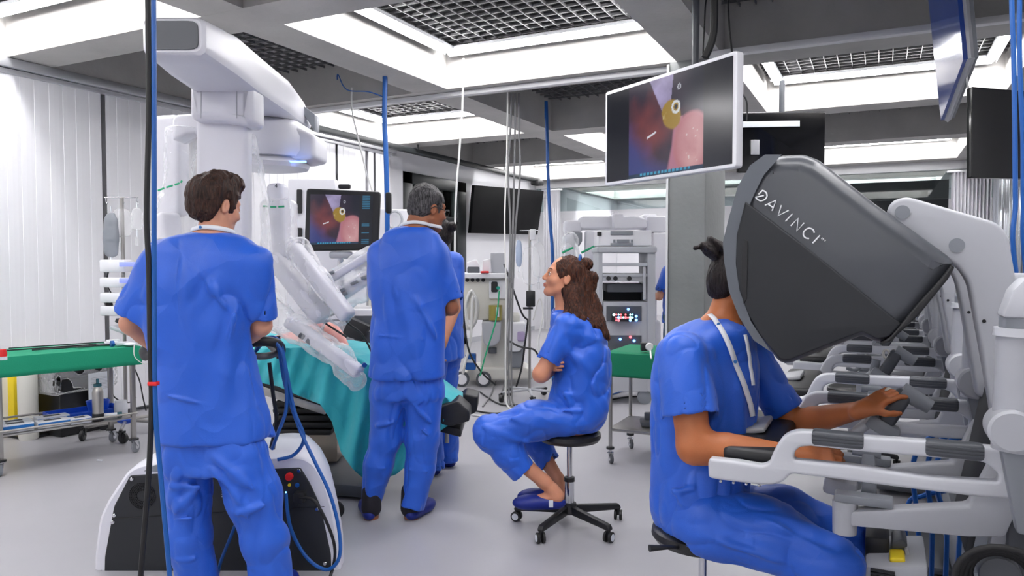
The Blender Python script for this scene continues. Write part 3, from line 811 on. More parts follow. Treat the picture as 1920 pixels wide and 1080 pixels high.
    MB().box((e0.x + .125, 2.67, e0.z), (.03, .34, .2), None, .008).build('eyepiece', M['black'], hd)
    # ---- hood arms
    arm = [(1660, 400, .03), (1672, 376, .03), (1700, 368, .03), (1868, 416, .05), (1890, 438, .03), (1905, 520, .1), (1925, 640, .05), (1940, 790, .02), (1862, 790, .02), (1846, 690, .1), (1816, 530, .05), (1796, 500, .03), (1720, 455, .02)]
    for a in (2.44, 2.84):
        L = [rounded([(pa(q[0], q[1], 2.44).x, pa(q[0], q[1], 2.44).z, q[2]) for q in arm], 0)]
        ar = plate('hood_arm', L, (1, 0, 0), (0, 0, 1), (0, 1, 0), (0, a, 0), .085, .012, M['lgrey'], root)
        for (x, y, r) in ((1692, 398, .02), (1794, 460, .02)):
            q = pa(x, y, 2.44); MB().lathe((q.x, a - .003, q.z), [(r, 0), (r, .006)], 28, (0, 1, 0)).build('pivot_cap', M['mgrey'], ar)
        q = pa(1845, 602, 2.44); MB().lathe((q.x, a - .002, q.z), [(.005, 0), (.005, .01)], 12, (0, 1, 0)).build('screw', M['black'], ar)
    # ---- posts and joints at either side
    for (a, dx) in ((2.16, 0), (2.96, .0)):
        x = .315; s_ = 1.0
        pst = MB().cyl((x, a + .05, 0.93), (x, a + .05, 1.215), .058, .052, 32).build('post', M['lgrey'], root)
        MB().cyl((x, a + .05, 1.215), (x, a + .05, 1.235), .06, .058, 32).build('collar', M['console_white'], pst)
        MB().cyl((x, a + .05, 1.235), (x, a + .05, 1.262), .047, .047, 32).build('ring', M['mgrey'], pst)
        MB().prism([(x - .045, a, 1.262), (x - .025, a, 1.33), (x + .0, a, 1.36), (x + .13, a, 1.36), (x + .13, a, 1.12), (x + .05, a, 1.14), (x + .02, a, 1.17), (x + .01, a, 1.262)], (0, .11, 0), .008).build('cover', M['console_white'], pst)
        j = MB().lathe((x - .02, a - .02, .985), [(.046, 0), (.053, .006), (.053, .1)], 36, (0, 1, 0)).build('joint', M['lgrey'], root)
        MB().prism([(x - .05, a + .03, .99), (x + .0, a + .03, .99), (x + .06, a + .03, .72), (x + .0, a + .03, .72)], (0, .05, 0), .01).build('link', M['mgrey'], j)
    # ---- lower beams under the arm rests
    for a in (2.42, 2.92):
        q0 = pa(1590, 975, 2.42); q1 = pa(1815, 975, 2.42)
        lo = MB().prism([(q0.x, a, q0.z + .025), (q1.x, a, q1.z + .04), (q1.x + .06, a, q1.z + .19), (q1.x + .16, a, q1.z + .19), (q1.x + .09, a, q1.z - .035), (q1.x, a, q1.z - .05), (q0.x, a, q0.z - .02)], (0, .06, 0), .01).build('lower_beam', M['lgrey'], root)
        MB().cyl((q0.x - .01, a + .03, q0.z - .05), (q0.x - .01, a + .03, q0.z + .05), .034, .036, 24).build('pivot', M['lgrey'], lo)
        MB().rbox((q0.x - .04, a, q0.z + .048), (q0.x + .12, a + .06, q0.z + .075), .006).build('tray', M['mgrey'], lo)
    # ---- hand controllers
    def ctrl(px, py, a, k=1.0, far=False):
        g = root
        c = pa(px, py, a)
        up = MB().prism([(c.x - .004, a, c.z - .14), (c.x + .042, a, c.z - .14), (c.x + .034, a, c.z + .02), (c.x - .004, a, c.z + .02)], (0, .045, 0), .008).build('controller_link', M['mgrey'], g)
        MB().cyl((c.x - .03, a + .022, c.z + .028), (c.x + .05, a + .022, c.z + .024), .021, .021, 24).build('controller_wrist', M['mgrey'], g)
        return up
    ctrl(1618, 862, 2.50)
    # near hand loop
    q = pa(1560, 872, 2.5)
    hl = MB().tube([q + Vector((.03, .02, -.01)), q + Vector((-.01, .03, -.035)), q + Vector((-.05, .02, -.02))], .012, 12, smooth=5).build('finger_grip', M['mgrey'], root)
    # folded lower wrist seen through the frame
    q = pa(1575, 915, 2.62)
    MB().box((q.x, 2.64, q.z), (.10, .07, .055), Matrix.Rotation(.15, 3, 'Y'), .012).build('controller_base', M['lgrey'], root)
    # far controller, raised
    a = 2.80
    q = pa(1655, 800, a)
    MB().box((q.x, a, q.z), (.11, .07, .05), Matrix.Rotation(.55, 3, 'Y'), .014).build('controller_base', M['mgrey'], root)
    c1 = pa(1672, 770, a); c2 = pa(1722, 762, a); c3 = pa(1640, 772, a)
    MB().box((c1.x + .01, a, c1.z + .012), (.055, .06, .13), Matrix.Rotation(.5, 3, 'Y'), .016, 3).build('controller_link', M['dgrey'], root)
    MB().cyl(c2 + Vector((-.05, 0, .05)), c2 + Vector((.035, 0, -.0)), .03, .024, 24).build('controller_wrist', M['mgrey'], root)
    MB().cyl(c3 + Vector((-.012, 0, -.03)), c3 + Vector((.0, 0, .03)), .02, .02, 20).build('finger_joint', M['mgrey'], root)
    r_ = pa(1666, 740, a)
    MB().tube([r_ + Vector((.012 * math.cos(t), -.005, .02 * math.sin(t))) for t in [i * math.pi / 8 for i in range(16)]], .006, 8, closed=True).build('finger_ring', M['offwhite'], root)
    b0 = pa(1600, 815, a); b1 = pa(1630, 790, a)
    MB().cyl(b0, b1, .018, .018, 16).build('finger_joint', M['lgrey'], root)
    # ---- settings screen, edge on
    s0, s1 = pa(1852, 712, 2.9), pa(1800, 905, 2.9)
    MB().prism([(s0.x - .012, 2.5, s0.z), (s0.x, 2.5, s0.z), (s1.x, 2.5, s1.z - .1), (s1.x - .02, 2.5, s1.z - .1)], (0, .4, 0), .003).build('settings_screen', M['charcoal'], root)
    MB().prism([(s0.x + .03, 2.5, s0.z - .05), (s0.x + .06, 2.5, s0.z - .05), (s1.x + .06, 2.5, s1.z - .2), (s1.x + .02, 2.5, s1.z - .2)], (0, .04, 0), .003).build('strut', M['lgrey'], root)
    # ---- central column, side body and foot tray
    MB().rbox((.33, 2.48, .1), (.56, 2.86, 1.0), .03).build('column', M['dgrey'], root)
    MB().rbox((.36, 2.27, .30), (.62, 2.40, .68), .02).rbox((.345, 2.25, .40), (.62, 2.29, .50), .015).build('side_body', M['lgrey'], root)
    MB().rbox((.36, 2.98, .30), (.62, 3.10, .68), .02).build('side_body', M['lgrey'], root)
    MB().rbox((.30, 2.28, .03), (.85, 3.08, .30), .03).build('base', M['mgrey'], root)
    ft = MB().rbox((-.02, 2.45, .03), (.30, 2.95, .06), .01).build('foot_tray', M['dgrey'], root)
    return root
M['mgrey_hood'] = mat('hood_grey', srgb(68, 71, 77), 0.33, spec=0.6, bump=0.02, bscale=700)
M['rim'] = mat('hood_rim', srgb(92, 97, 104), 0.45)
M['letter'] = mat('white_print', srgb(235, 237, 240), 0.5)
con = build_console()
tag(con, 'nearest grey surgical console with dark DAVINCI viewer hood, woman seated at it', 'surgical console', 'surgical consoles in a row along the right wall')
for i, (lab, n) in enumerate((('second surgical console from the front, directly behind the one in use', 1), ('third surgical console along, mostly hidden behind the nearest hood', 2), ('fourth surgical console, a small one far behind the others', 3))):
    copy_tree(con, (0, 1.24 * n, 0), label=lab)
# floor pedals box, cables near the console
fp = empty('foot_pedal_unit', pz(1680, 1075, 0), 'light grey foot pedal unit with a yellow pedal under the nearest console', 'foot pedal')
MB().prism([pa(1622, 1062, 2.60), pa(1740, 1062, 2.60), pa(1740, 1150, 2.60), pa(1622, 1150, 2.60)], (0, .3, 0), .01).build('housing', M['lgrey'], fp)
for i in range(6):
    q = pa(1632, 1066 + i * 6, 2.6); q2 = pa(1678, 1068 + i * 6, 2.6)
    MB().rbox((q.x, 2.590, q.z - .003), (q2.x, 2.601, q.z + .003)).build('vent_slot', M['black'], fp)
y0 = pa(1668, 1053, 2.62); y1 = pa(1698, 1050, 2.62)
MB().box(((y0.x + y1.x) / 2, 2.68, y0.z), (y1.x - y0.x, .09, .018), Matrix.Rotation(-.12, 3, 'Y'), .008, 3).build('yellow_pedal', M['yellow'], fp)
MB().prism([pa(1622, 1008, 2.72), pa(1667, 1010, 2.72), pa(1667, 1050, 2.72), pa(1622, 1062, 2.72)], (0, .2, 0), .006).build('pedal_guard', M['black'], fp)
MB().prism([pa(1672, 1018, 2.72), pa(1690, 1010, 2.72), pa(1702, 1020, 2.72), pa(1700, 1030, 2.72), pa(1672, 1030, 2.72)], (0, .12, 0), .006).build('pedal_lever', M['dgrey'], fp)
MB().prism([pa(1696, 1030, 2.7), pa(1704, 1030, 2.7), pa(1710, 1062, 2.7), pa(1700, 1062, 2.7)], (0, .04, 0), .003).build('pedal_arm', M['lgrey'], fp)
# coiled black hose at lower right
c = pa(1882, 1098, 2.15)
hb = MB()
for i in range(4):
    r = .105 - i * .013
    pts = [c + Vector((math.cos(t) * r, .02 * i, math.sin(t) * r * .9)) for t in [k * math.pi / 12 for k in range(25)]]
    hb.tube(pts, .0085, 10)
tag(hb.build('coiled_hose', M['black_rubber']), 'thick black hose coiled on the side of the nearest console', 'hose')
tag(MB().lathe(c + Vector((0, .06, 0)), [(.045, 0), (.048, .01), (.048, .08)], 32, (0, 1, 0)).build('hose_drum', M['dgrey']), 'round grey hub inside the coiled black hose', 'cable drum')
# blue cables behind the console frame
rnd = random.Random(11)
for i, (P, lab) in enumerate(((((1722, 1000), (1712, 900), (1718, 850), (1752, 815), (1800, 808)), 'leftmost blue cable looping behind the nearest console armrest'),
              (((1748, 990), (1738, 900), (1745, 850), (1768, 822), (1800, 812)), 'second blue cable looping behind the nearest console armrest'),
              (((1775, 990), (1760, 930), (1752, 880), (1778, 830), (1812, 818)), 'third blue cable looping behind the nearest console armrest'),
              (((1700, 960), (1730, 930), (1790, 915), (1830, 880)), 'blue cable running sideways behind the nearest console armrest'),
              (((1800, 1000), (1812, 930), (1818, 850), (1838, 815)), 'blue cable beside the edge of the console settings screen'))):
    tag(MB().tube([pa(x, y, 3.16 + .02 * i) for x, y in P[::-1]] + [Vector((pa(P[0][0], P[0][1], 3.16).x, 3.18 + .02 * i, .012))], .009, 8, smooth=6).build('blue_cable', M['blue_cable']), lab, 'cable', 'blue cables behind the consoles')
# ================================================================ PEOPLE
K = atc
def lerp(a, b, t): return A3(a) + (A3(b) - A3(a)) * t
def unit(v): v = A3(v); return v / np.linalg.norm(v)
def f_arm(P, sh, el, wr, r=(.052, .043, .028)):
    m = lerp(el, wr, .3)
    return smin(s_cone(P, sh, el, r[0], r[1] * .95), s_chain(P, [el, m, wr], [r[1] * .9, r[1], r[2]]), .03)
def f_sleeve(P, sh, el, t, r0, r1, wall=.009, deep=.05, flat=None):
    sh, el = A3(sh), A3(el); d = unit(el - sh); L = np.linalg.norm(el - sh) * t; h = (P - sh) @ d
    b = sh + d * (L + .1); rb = r1 + (r1 - r0) * .1 / L
    o = s_cone(P, sh, b, r0, rb); i = s_cone(P, sh, b, r0 - wall, rb - wall)
    o = smax(o, h - L, .006)
    return o, np.maximum(i, -(h - (L - deep)))
def f_leg(P, pts, rs, hem_cut=True, wall=.008, deep=.04):
    o = None
    for i in range(len(pts) - 1):
        e = s_cone(P, pts[i], pts[i + 1], rs[i], rs[i + 1]); o = e if o is None else smin(o, e, .04)
    a, b = A3(pts[-2]), A3(pts[-1]); d = unit(b - a); e = b + d * .12
    o = smin(o, s_cone(P, a, e, rs[-2], rs[-1]), .02); h = (P - b) @ d
    inn = np.maximum(s_cone(P, a, e, rs[-2] - wall, rs[-1] - wall), -(h + deep))
    # only clip near this end, not the whole mesh
    nearend = np.linalg.norm(P - b, axis=1) - .22
    o = np.where(nearend < 0, smax(o, h, .006), o)
    return o, inn
def f_hand(P, w, d, n, t, curl=(.3, .35, .3), s=1.0, tcurl=.35, spread=.08):
    """w wrist, d along the hand, n where the palm faces, t towards the thumb"""
    w = A3(w); d = unit(d); n = A3(n); n = unit(n - d * (n @ d)); t = A3(t); t = unit(t - d * (t @ d) - n * (t @ n))
    R = np.stack([t, d, n], 1)
    o = s_box(P, w + d * .048 * s, (.036 * s, .046 * s, .0125 * s), R, .012 * s)
    o = smin(o, s_cone(P, w - d * .02, w + d * .02 * s, .025, .022), .02)
    o = smin(o, s_ell(P, w + d * .035 * s + t * .025 * s + n * .006, (.018, .028, .014), R), .012)
    for k, (off, L) in enumerate(((.029, .92), (.010, 1.0), (-.010, .94), (-.029, .76))):
        b = w + d * .090 * s + t * off * s; ang = 0; dr = unit(d + t * off * spread * 10)
        pts = [b - d * .008]; rr = [.0092 * s]
        for j, sl in enumerate((.044, .027, .022)):
            ang += curl[j] * (1 + .12 * k); v = dr * math.cos(ang) + n * math.sin(ang); pts.append(pts[-1] + v * sl * L * s); rr.append((.0088, .0080, .0068)[j] * s)
        o = smin(o, s_chain(P, pts, rr, .004), .004)
    b = w + d * .022 * s + t * .030 * s; v1 = unit(d * .62 + t * .62 + n * .35); v2 = unit(d * .85 + t * .15 + n * (.3 + tcurl))
    v3 = unit(d * .8 - t * .1 + n * (.4 + tcurl))
    return smin(o, s_chain(P, [b, b + v1 * .038 * s, b + v1 * .038 * s + v2 * .030 * s, b + v1 * .038 * s + v2 * .030 * s + v3 * .024 * s], [.012, .0105, .0095, .008], .006), .010)
def clog(P, heel, d, s=1.0, up=(0, 0, 1)):
    R = basis(d, up); h = A3(heel); r, f, u = R[:, 0], R[:, 1], R[:, 2]
    o = s_ell(P, h + f * .165 * s + u * .034, (.052 * s, .095 * s, .040), R)
    o = smin(o, s_ell(P, h + f * .05 * s + u * .03, (.038 * s, .065 * s, .036), R), .04)
    return smax(o, -((P - h) @ u) - .0, .006)
def shoe(name, heel, d, parent, m, s=1.0, up=(0, 0, 1), strap=True, hollow=None):
    heel = A3(heel); lo = heel - .14 - .1 * 0; hi = heel + .14
    lo = heel - A3((.32, .32, .12)); hi = heel + A3((.32, .32, .2))
    def fn(P):
        o = clog(P, heel, d, s, up)
        if hollow is not None: o = smax(o, -hollow(P), .006)
        return o
    ob = sdf_obj(name, fn, lo, hi, .006, m, parent)
    return ob
def ribbon(pts, wv, w, name, m, parent, thick=.0015):
    """strap: centre line pts (camera-aligned), width vectors wv"""
    P = catmull([Vector(p) for p in pts], 6); W = catmull([Vector(unit(v)) for v in wv], 6); b = MB()
    for i in range(len(P) - 1):
        a0, a1 = P[i] - W[i] * w / 2, P[i] + W[i] * w / 2; c0, c1 = P[i + 1] - W[i + 1] * w / 2, P[i + 1] + W[i + 1] * w / 2
        b.quad(*[CW(q) for q in (a0, a1, c1, c0)])
    bmesh.ops.remove_doubles(b.bm, verts=b.bm.verts[:], dist=1e-5)
    return b.build(name, m, parent, solid=thick)
def bounds(pts, pad):
    P = np.array(pts); return P.min(0) - pad, P.max(0) + pad
def person(base, label):
    return empty('person', CW(base), label, 'person')

# ---------------------------------------------------------------- man with his back to us, left
Y1 = 3.0
p1 = person((K(420, 900, Y1)[0], Y1, 0), 'dark-haired man in blue scrubs seen from behind at the robot cart')
def z1(y): return K(0, y, Y1)[2]
def x1(x): return K(x, 540, Y1)[0]
S1 = Y1 / FPX
rows1 = [(436, 395, 42, .060), (444, 393, 68, .078), (459, 389, 90, .097), (490, 386, 98, .115), (530, 382, 96, .128), (600, 377, 90, .13), (680, 379, 90, .13), (750, 388, 99, .135), (800, 396, 107, .14), (826, 399, 108, .142)]
L1 = [(z1(y), x1(cx), Y1, hw * S1, ry) for y, cx, hw, ry in rows1]
shL, elL, wrL = K(303, 484, Y1), K(246, 606, Y1 + .02), K(318, 668, Y1 + .20)
shR, elR, wrR = K(474, 492, Y1), K(489, 610, Y1 + .05), K(440, 650, Y1 + .26)
neck1 = K(398, 452, Y1 + .0); hd1 = K(407, 386, Y1 + .03)
cre1 = [(K(470, 500, 2.86), K(425, 640, 2.87), .022, .016), (K(475, 530, 2.88), K(450, 700, 2.87), .018, .012), (K(350, 500, 2.87), K(365, 620, 2.87), .03, .010), (K(372, 505, 2.86), K(440, 600, 2.87), .018, .010),
        (K(480, 505, 2.9), K(492, 560, 2.92), .014, .010), (K(300, 500, 2.9), K(270, 560, 2.9), .016, .009), (K(420, 700, 2.87), K(490, 780, 2.88), .02, .010), (K(300, 740, 2.88), K(400, 762, 2.86), .008, .005),
        (K(400, 500, 2.86), K(350, 580, 2.86), .02, -.008), (K(440, 560, 2.87), K(400, 680, 2.87), .02, -.008)]
def finish(d, ins, n):
    d = d + n
    for i in ins: d = np.maximum(d, -(i + n))
    return d
def shirt1(P):
    d = s_loft(P, L1, 0, 2.3); ins = []
    for (s_, e_, t) in ((shL, elL, .80), (shR, elR, .86)):
        o, i = f_sleeve(P, s_, e_, t, .070, .084 if s_ is shL else .066); d = smin(d, o, .035); ins.append(i)
    return smax(finish(d, ins, (folds(P, 3, .014, (3.8, 3.8, 1.6), .015) - crease(P, cre1) * 1.8) * np.clip((z1(436) - P[:, 2]) / .08, .05, 1)), -s_cone(P, K(397, 447, Y1 + .025), K(402, 400, Y1 + .04), .062, .078), .005)
def body1(P):
    d = s_loft(P, [(r[0], r[1], r[2], r[3] * .8, r[4] * .78) for r in L1] , 0)
    h, R = head_fn(hd1, (.55, .78, -.22), (0, 0, 1), .96)
    d = smin(d, s_cone(P, K(398, 455, Y1 + .0), K(404, 395, Y1 + .02), .062, .056), .03)
    d = smin(d, s_ell(P, K(396, 462, Y1), (.15, .07, .05)), .03)
    d = smin(d, h(P), .02)
    for s_, e_, w_ in ((shL, elL, wrL), (shR, elR, wrR)): d = smin(d, f_arm(P, s_, e_, w_), .03)
    d = smin(d, f_hand(P, wrL, (.75, .5, .1), (0, 0, -1), (.4, 1, 0)), .01)
    d = smin(d, f_hand(P, wrR, (-.6, .5, -.1), (0, 0, -1), (-.4, 1, 0)), .01)
    for hx, kx, ax in ((350, 355, 368), (452, 486, 508)):
        d = smin(d, s_chain(P, [K(hx, 820, Y1), K(kx, 960, Y1), K(ax, 1110, Y1 + .03), K(ax, 1128, Y1 + .02)], [.075, .055, .040, .04], .02), .03)
    return d
lo, hi = bounds([shL, elL, wrL, shR, elR, wrR, K(368, 1140, Y1), K(508, 1140, Y1), K(400, 320, Y1 + .1), K(400, 400, Y1 + .45)], .13)
sdf_obj('body', body1, lo, hi, .006, M['skin_light'], p1)
lo, hi = bounds([K(215, 430, Y1), K(530, 835, Y1)], .05); lo[1] = Y1 - .22; hi[1] = Y1 + .22
sdf_obj('scrub_top', shirt1, lo, hi, .006, M['scrub'], p1)
def trou1(P):
    d = s_loft(P, [(z1(880), x1(402), Y1, .205, .12), (z1(820), x1(400), Y1, .20, .12), (z1(760), x1(392), Y1, .17, .11)], 0)
    ins = []
    for pts, rs in (([K(352, 850, Y1), K(353, 930, Y1), K(356, 1010, Y1), K(370, 1100, Y1)], [.105, .09, .082, .072]), ([K(452, 850, Y1), K(478, 930, Y1), K(496, 1010, Y1 + .0), K(510, 1100, Y1 + .02)], [.115, .108, .09, .078])):
        o, i = f_leg(P, pts, rs); d = smin(d, o, .03); ins.append(i)
    cr = [(K(320, 975, 2.9), K(392, 970, 2.9), .008, .012), (K(318, 912, 2.9), K(388, 915, 2.9), .012, .010), (K(440, 965, 2.88), K(528, 940, 2.9), .016, .014), (K(455, 975, 2.88), K(530, 965, 2.9), .01, .009), (K(330, 1050, 2.92), K(398, 1046, 2.92), .01, .009),
          (K(465, 1060, 2.9), K(540, 1052, 2.9), .010, .009), (K(400, 860, 2.86), K(500, 935, 2.88), .022, .014), (K(395, 880, 2.87), K(455, 945, 2.88), .015, .010), (K(385, 900, 2.9), K(330, 960, 2.9), .018, .012)]
    return finish(d, ins, folds(P, 6, .010, (5, 5, 2.2), .010) - crease(P, cr) * 1.6)
lo, hi = bounds([K(290, 745, Y1), K(560, 1115, Y1)], .06); lo[1] = Y1 - .2; hi[1] = Y1 + .2
sdf_obj('scrub_trousers', trou1, lo, hi, .006, M['scrub'], p1)
for ax in (370, 510):
    h = K(ax, 1100, Y1 + .0); h[2] = 0; shoe('clog', (h[0], Y1 - .05, 0), (.1 if ax > 400 else -.1, 1, 0), p1, M['sock'])
def hair1(P):
    R = basis((.55, .78, -.22)); c = hd1
    q = (P - c) @ R
    d = s_ell(q, (0, -.022, .035), (.090, .108, .098)); d = smin(d, s_ell(q, (0, -.062, -.020), (.070, .050, .062)), .03)
    d = smin(d, s_ell(q, (.0, .03, .105), (.060, .06, .035)), .03)
    d = smax(d, -s_ell(q, (0, .11, -.03), (.11, .075, .095)), .015)          # face
    x = q.copy(); x[:, 0] = np.abs(x[:, 0])
    d = smax(d, -s_ell(x, (.088, -.004, -.022), (.03, .030, .042)), .01)      # round the ears
    d = np.maximum(d, -(q[:, 2] + .082 + .004 * np.sin(q[:, 0] * 200)))
    n = fbm(q * A3((26, 26, 12)), 5, 3); return d + .0085 * n - .004 * (1 - np.abs(vnoise(q * A3((42, 42, 20)), 8))) ** 3
lo, hi = bounds([hd1], .16); sdf_obj('hair', hair1, lo, hi, .0035, M['hair_brown'], p1)
def neckband(body, c, a0, a1, zb, zf, par, tail=None):
    """ribbon round the neck: c on the neck axis, angles from the viewer's left (-pi) over the nape (-pi/2) to the right (0)"""
    pts = []; wv = []
    for a in np.linspace(a0, a1, 12):
        d = A3((math.cos(a), math.sin(a), 0)); k = -math.sin(a) * .5 + .5; q = A3(c) + A3((0, 0, zf + (zb - zf) * k))
        pts.append(q_on(body, q, d, .005)); wv.append((math.cos(a) * -.3, math.sin(a) * -.3, 1))
    return ribbon(pts, wv, .019, 'lanyard', M['lanyard'], par), pts
def q_on(fn, c, d, off):
    t = .22
    for _ in range(60):
        v = fn((A3(c) + d * t)[None])[0] - off
        if v < .0008: break
        t -= max(v * .6, .0006)
    return A3(c) + d * max(t, .03)
c = K(399, 430, Y1 + .015)
ln, lp = neckband(body1, c, -math.pi * .97, .25, .006, -.030, p1)
MB().lathe(CW(lp[4] + A3((0, -.003, .0))), [(.0001, 0), (.006, 0), (.006, .002), (.0001, .002)], 14, rot(0, -1) + (0.1,)).build('print_mark', mat('print_blue', srgb(40, 110, 180), .6), ln)

# ---------------------------------------------------------------- older man with glasses, arms folded
Y2 = 4.0; S2 = Y2 / FPX
p2 = person((K(740, 900, Y2)[0], Y2, 0), 'grey-haired man with glasses in blue scrubs, arms folded, back turned')
def z2(y): return K(0, y, Y2)[2]
def x2(x): return K(x, 540, Y2)[0]
rows2 = [(424, 774, 27, .056), (433, 771, 45, .077), (452, 768, 60, .10), (480, 766, 69, .125), (530, 763, 69, .135), (600, 765, 69, .135), (650, 764, 69, .14), (690, 764, 69, .145), (705, 764, 70, .146)]
L2 = [(z2(y), x2(cx), Y2, hw * S2, ry) for y, cx, hw, ry in rows2]
sh2R, el2R, wr2R = K(818, 482, Y2 + .02), K(845, 576, Y2 + .06), K(806, 586, Y2 + .27)
sh2L, el2L, wr2L = K(716, 478, Y2 + .02), K(712, 572, Y2 + .12), K(775, 575, Y2 + .30)
hd2 = K(803, 392, Y2 + .05); f2 = (.80, .58, -.18)
cre2 = [(K(800, 480, 3.87), K(812, 530, 3.87), .018, .012), (K(815, 540, 3.87), K(775, 500, 3.86), .016, .012), (K(822, 500, 3.9), K(828, 560, 3.9), .012, .010), (K(735, 520, 3.86), K(790, 680, 3.86), .035, .008),
        (K(715, 500, 3.88), K(730, 620, 3.87), .03, .008), (K(700, 628, 3.88), K(830, 640, 3.86), .006, .004), (K(780, 560, 3.86), K(828, 650, 3.88), .02, .010)]
def shirt2(P):
    d = s_loft(P, L2, 0, 2.4); ins = []
    for (s_, e_, t, r) in ((sh2R, el2R, .84, .070), (sh2L, el2L, .85, .062)):
        o, i = f_sleeve(P, s_, e_, t, .072, r); d = smin(d, o, .035); ins.append(i)
    return smax(finish(d, ins, (folds(P, 13, .014, (3.6, 3.6, 1.4), .013) - crease(P, cre2) * 1.8) * np.clip((z2(424) - P[:, 2]) / .08, .05, 1)), -s_cone(P, K(778, 437, Y2 + .025), K(790, 395, Y2 + .04), .064, .080), .005)
def body2(P):
    d = s_loft(P, [(r[0], r[1], r[2], r[3] * .8, r[4] * .78) for r in L2], 0)
    h, R = head_fn(hd2, f2, (0, 0, 1), 1.0)
    d = smin(d, s_cone(P, K(776, 445, Y2), K(790, 398, Y2 + .03), .064, .060), .03); d = smin(d, h(P), .02)
    d = smin(d, s_ell(P, K(772, 448, Y2), (.14, .07, .05)), .03)
    for s_, e_, w_ in ((sh2L, el2L, wr2L), (sh2R, el2R, wr2R)): d = smin(d, f_arm(P, s_, e_, w_), .03)
    d = smin(d, f_hand(P, wr2R, (-.9, .05, .05), (0, -1, 0), (0, 0, 1)), .01)
    d = smin(d, f_hand(P, K(800, 560, Y2 + .24), (.9, -.75, .1), (0, -.3, -1), (0, 0, 1)), .01)
    d = smin(d, s_cone(P, wr2L, K(800, 560, Y2 + .24), .028, .026), .02)
    for hx, kx, ax in ((732, 716, 696), (792, 789, 772)):
        d = smin(d, s_chain(P, [K(hx, 720, Y2), K(kx, 830, Y2), K(ax, 955, Y2), K(ax, 975, Y2)], [.075, .055, .040, .04], .02), .03)
    return d
lo, hi = bounds([K(700, 330, Y2), K(870, 985, Y2), K(770, 600, Y2 + .42), K(690, 960, Y2 - .05)], .10); sdf_obj('body', body2, lo, hi, .006, M['skin_tan'], p2)
lo, hi = bounds([K(690, 425, Y2), K(872, 712, Y2)], .05); lo[1] = Y2 - .22; hi[1] = Y2 + .26
sdf_obj('scrub_top', shirt2, lo, hi, .007, M['scrub'], p2)
def trou2(P):
    d = s_loft(P, [(z2(745), x2(764), Y2, .19, .125), (z2(700), x2(764), Y2, .185, .125), (z2(650), x2(764), Y2, .16, .11)], 0)
    ins = []
    for pts, rs in (([K(730, 735, Y2), K(724, 820, Y2), K(710, 870, Y2), K(695, 942, Y2 + .02)], [.10, .086, .076, .052]), ([K(793, 735, Y2), K(790, 820, Y2), K(788, 870, Y2), K(773, 952, Y2 - .02)], [.105, .086, .078, .056])):
        o, i = f_leg(P, pts, rs); d = smin(d, o, .03); ins.append(i)
    cr = [(K(775, 760, 3.88), K(815, 800, 3.9), .016, .012), (K(770, 790, 3.88), K(820, 830, 3.9), .014, .010), (K(700, 800, 3.9), K(750, 790, 3.9), .016, .010), (K(762, 880, 3.92), K(812, 886, 3.92), .006, .005), (K(690, 875, 3.92), K(735, 880, 3.92), .006, .005), (K(760, 750, 3.88), K(750, 850, 3.9), .02, -.012)]
    return finish(d, ins, folds(P, 16, .010, (5, 5, 2), .010) - crease(P, cr) * 1.6)
lo, hi = bounds([K(675, 640, Y2), K(840, 965, Y2)], .06); lo[1] = Y2 - .2; hi[1] = Y2 + .2
sdf_obj('scrub_trousers', trou2, lo, hi, .006, M['scrub'], p2)
for (hx, hy, dx, dy) in ((697, 975, -.25, .9), (770, 985, .35, .85)):
    h = K(hx, hy, Y2); h = A3((h[0], Y2 - .05, 0)); sk = shoe('clog', h, (dx, dy, 0), p2, M['sock'], 1.0)
    sdf_obj('sock', lambda P, h=h: s_cone(P, h + A3((0, .045, .06)), h + A3((0, .05, .15)), .054, .050), h - .1, h + .22, .007, M['sockdark'], p2)
def hair2(P):
    R = basis(f2); q = (P - hd2) @ R
    d = s_ell(q, (0, -.020, .036), (.087, .104, .100)); d = smin(d, s_ell(q, (0, -.060, -.02), (.068, .05, .055)), .03)
    d = smax(d, -s_ell(q, (0, .122, -.03), (.12, .085, .10)), .015)
    x = q.copy(); x[:, 0] = np.abs(x[:, 0]); d = smax(d, -s_ell(x, (.088, .002, -.028), (.03, .034, .046)), .01)
    d = np.maximum(d, -(q[:, 2] + .070))
    return d + .005 * fbm(q * 30, 15, 3)
lo, hi = bounds([hd2], .16); sdf_obj('hair', hair2, lo, hi, .0035, M['hair_grey'], p2)
R = basis(f2)
gl = MB()
def hl(x, y, z): return CW(hd2 + R @ A3((x, y, z)))
for s_ in (-1, 1):
    gl.tube([hl(s_ * .033 + .024 * math.cos(t), .104 - .004 * abs(math.cos(t)), -.002 + .018 * math.sin(t)) for t in [i * math.pi / 8 for i in range(16)]], .0022, 6, closed=True)
    gl.tube([hl(s_ * .057, .100, .004), hl(s_ * .078, .04, .004), hl(s_ * .084, -.01, .006), hl(s_ * .083, -.03, -.012)], .0026, 6, smooth=3)
gl.tube([hl(-.010, .106, .002), hl(0, .110, .005), hl(.010, .106, .002)], .002, 6)
gg = gl.build('glasses', M['black'], p2)
ln, lp = neckband(body2, K(779, 419, Y2 + .015), -math.pi * .97, .30, .004, -.034, p2)

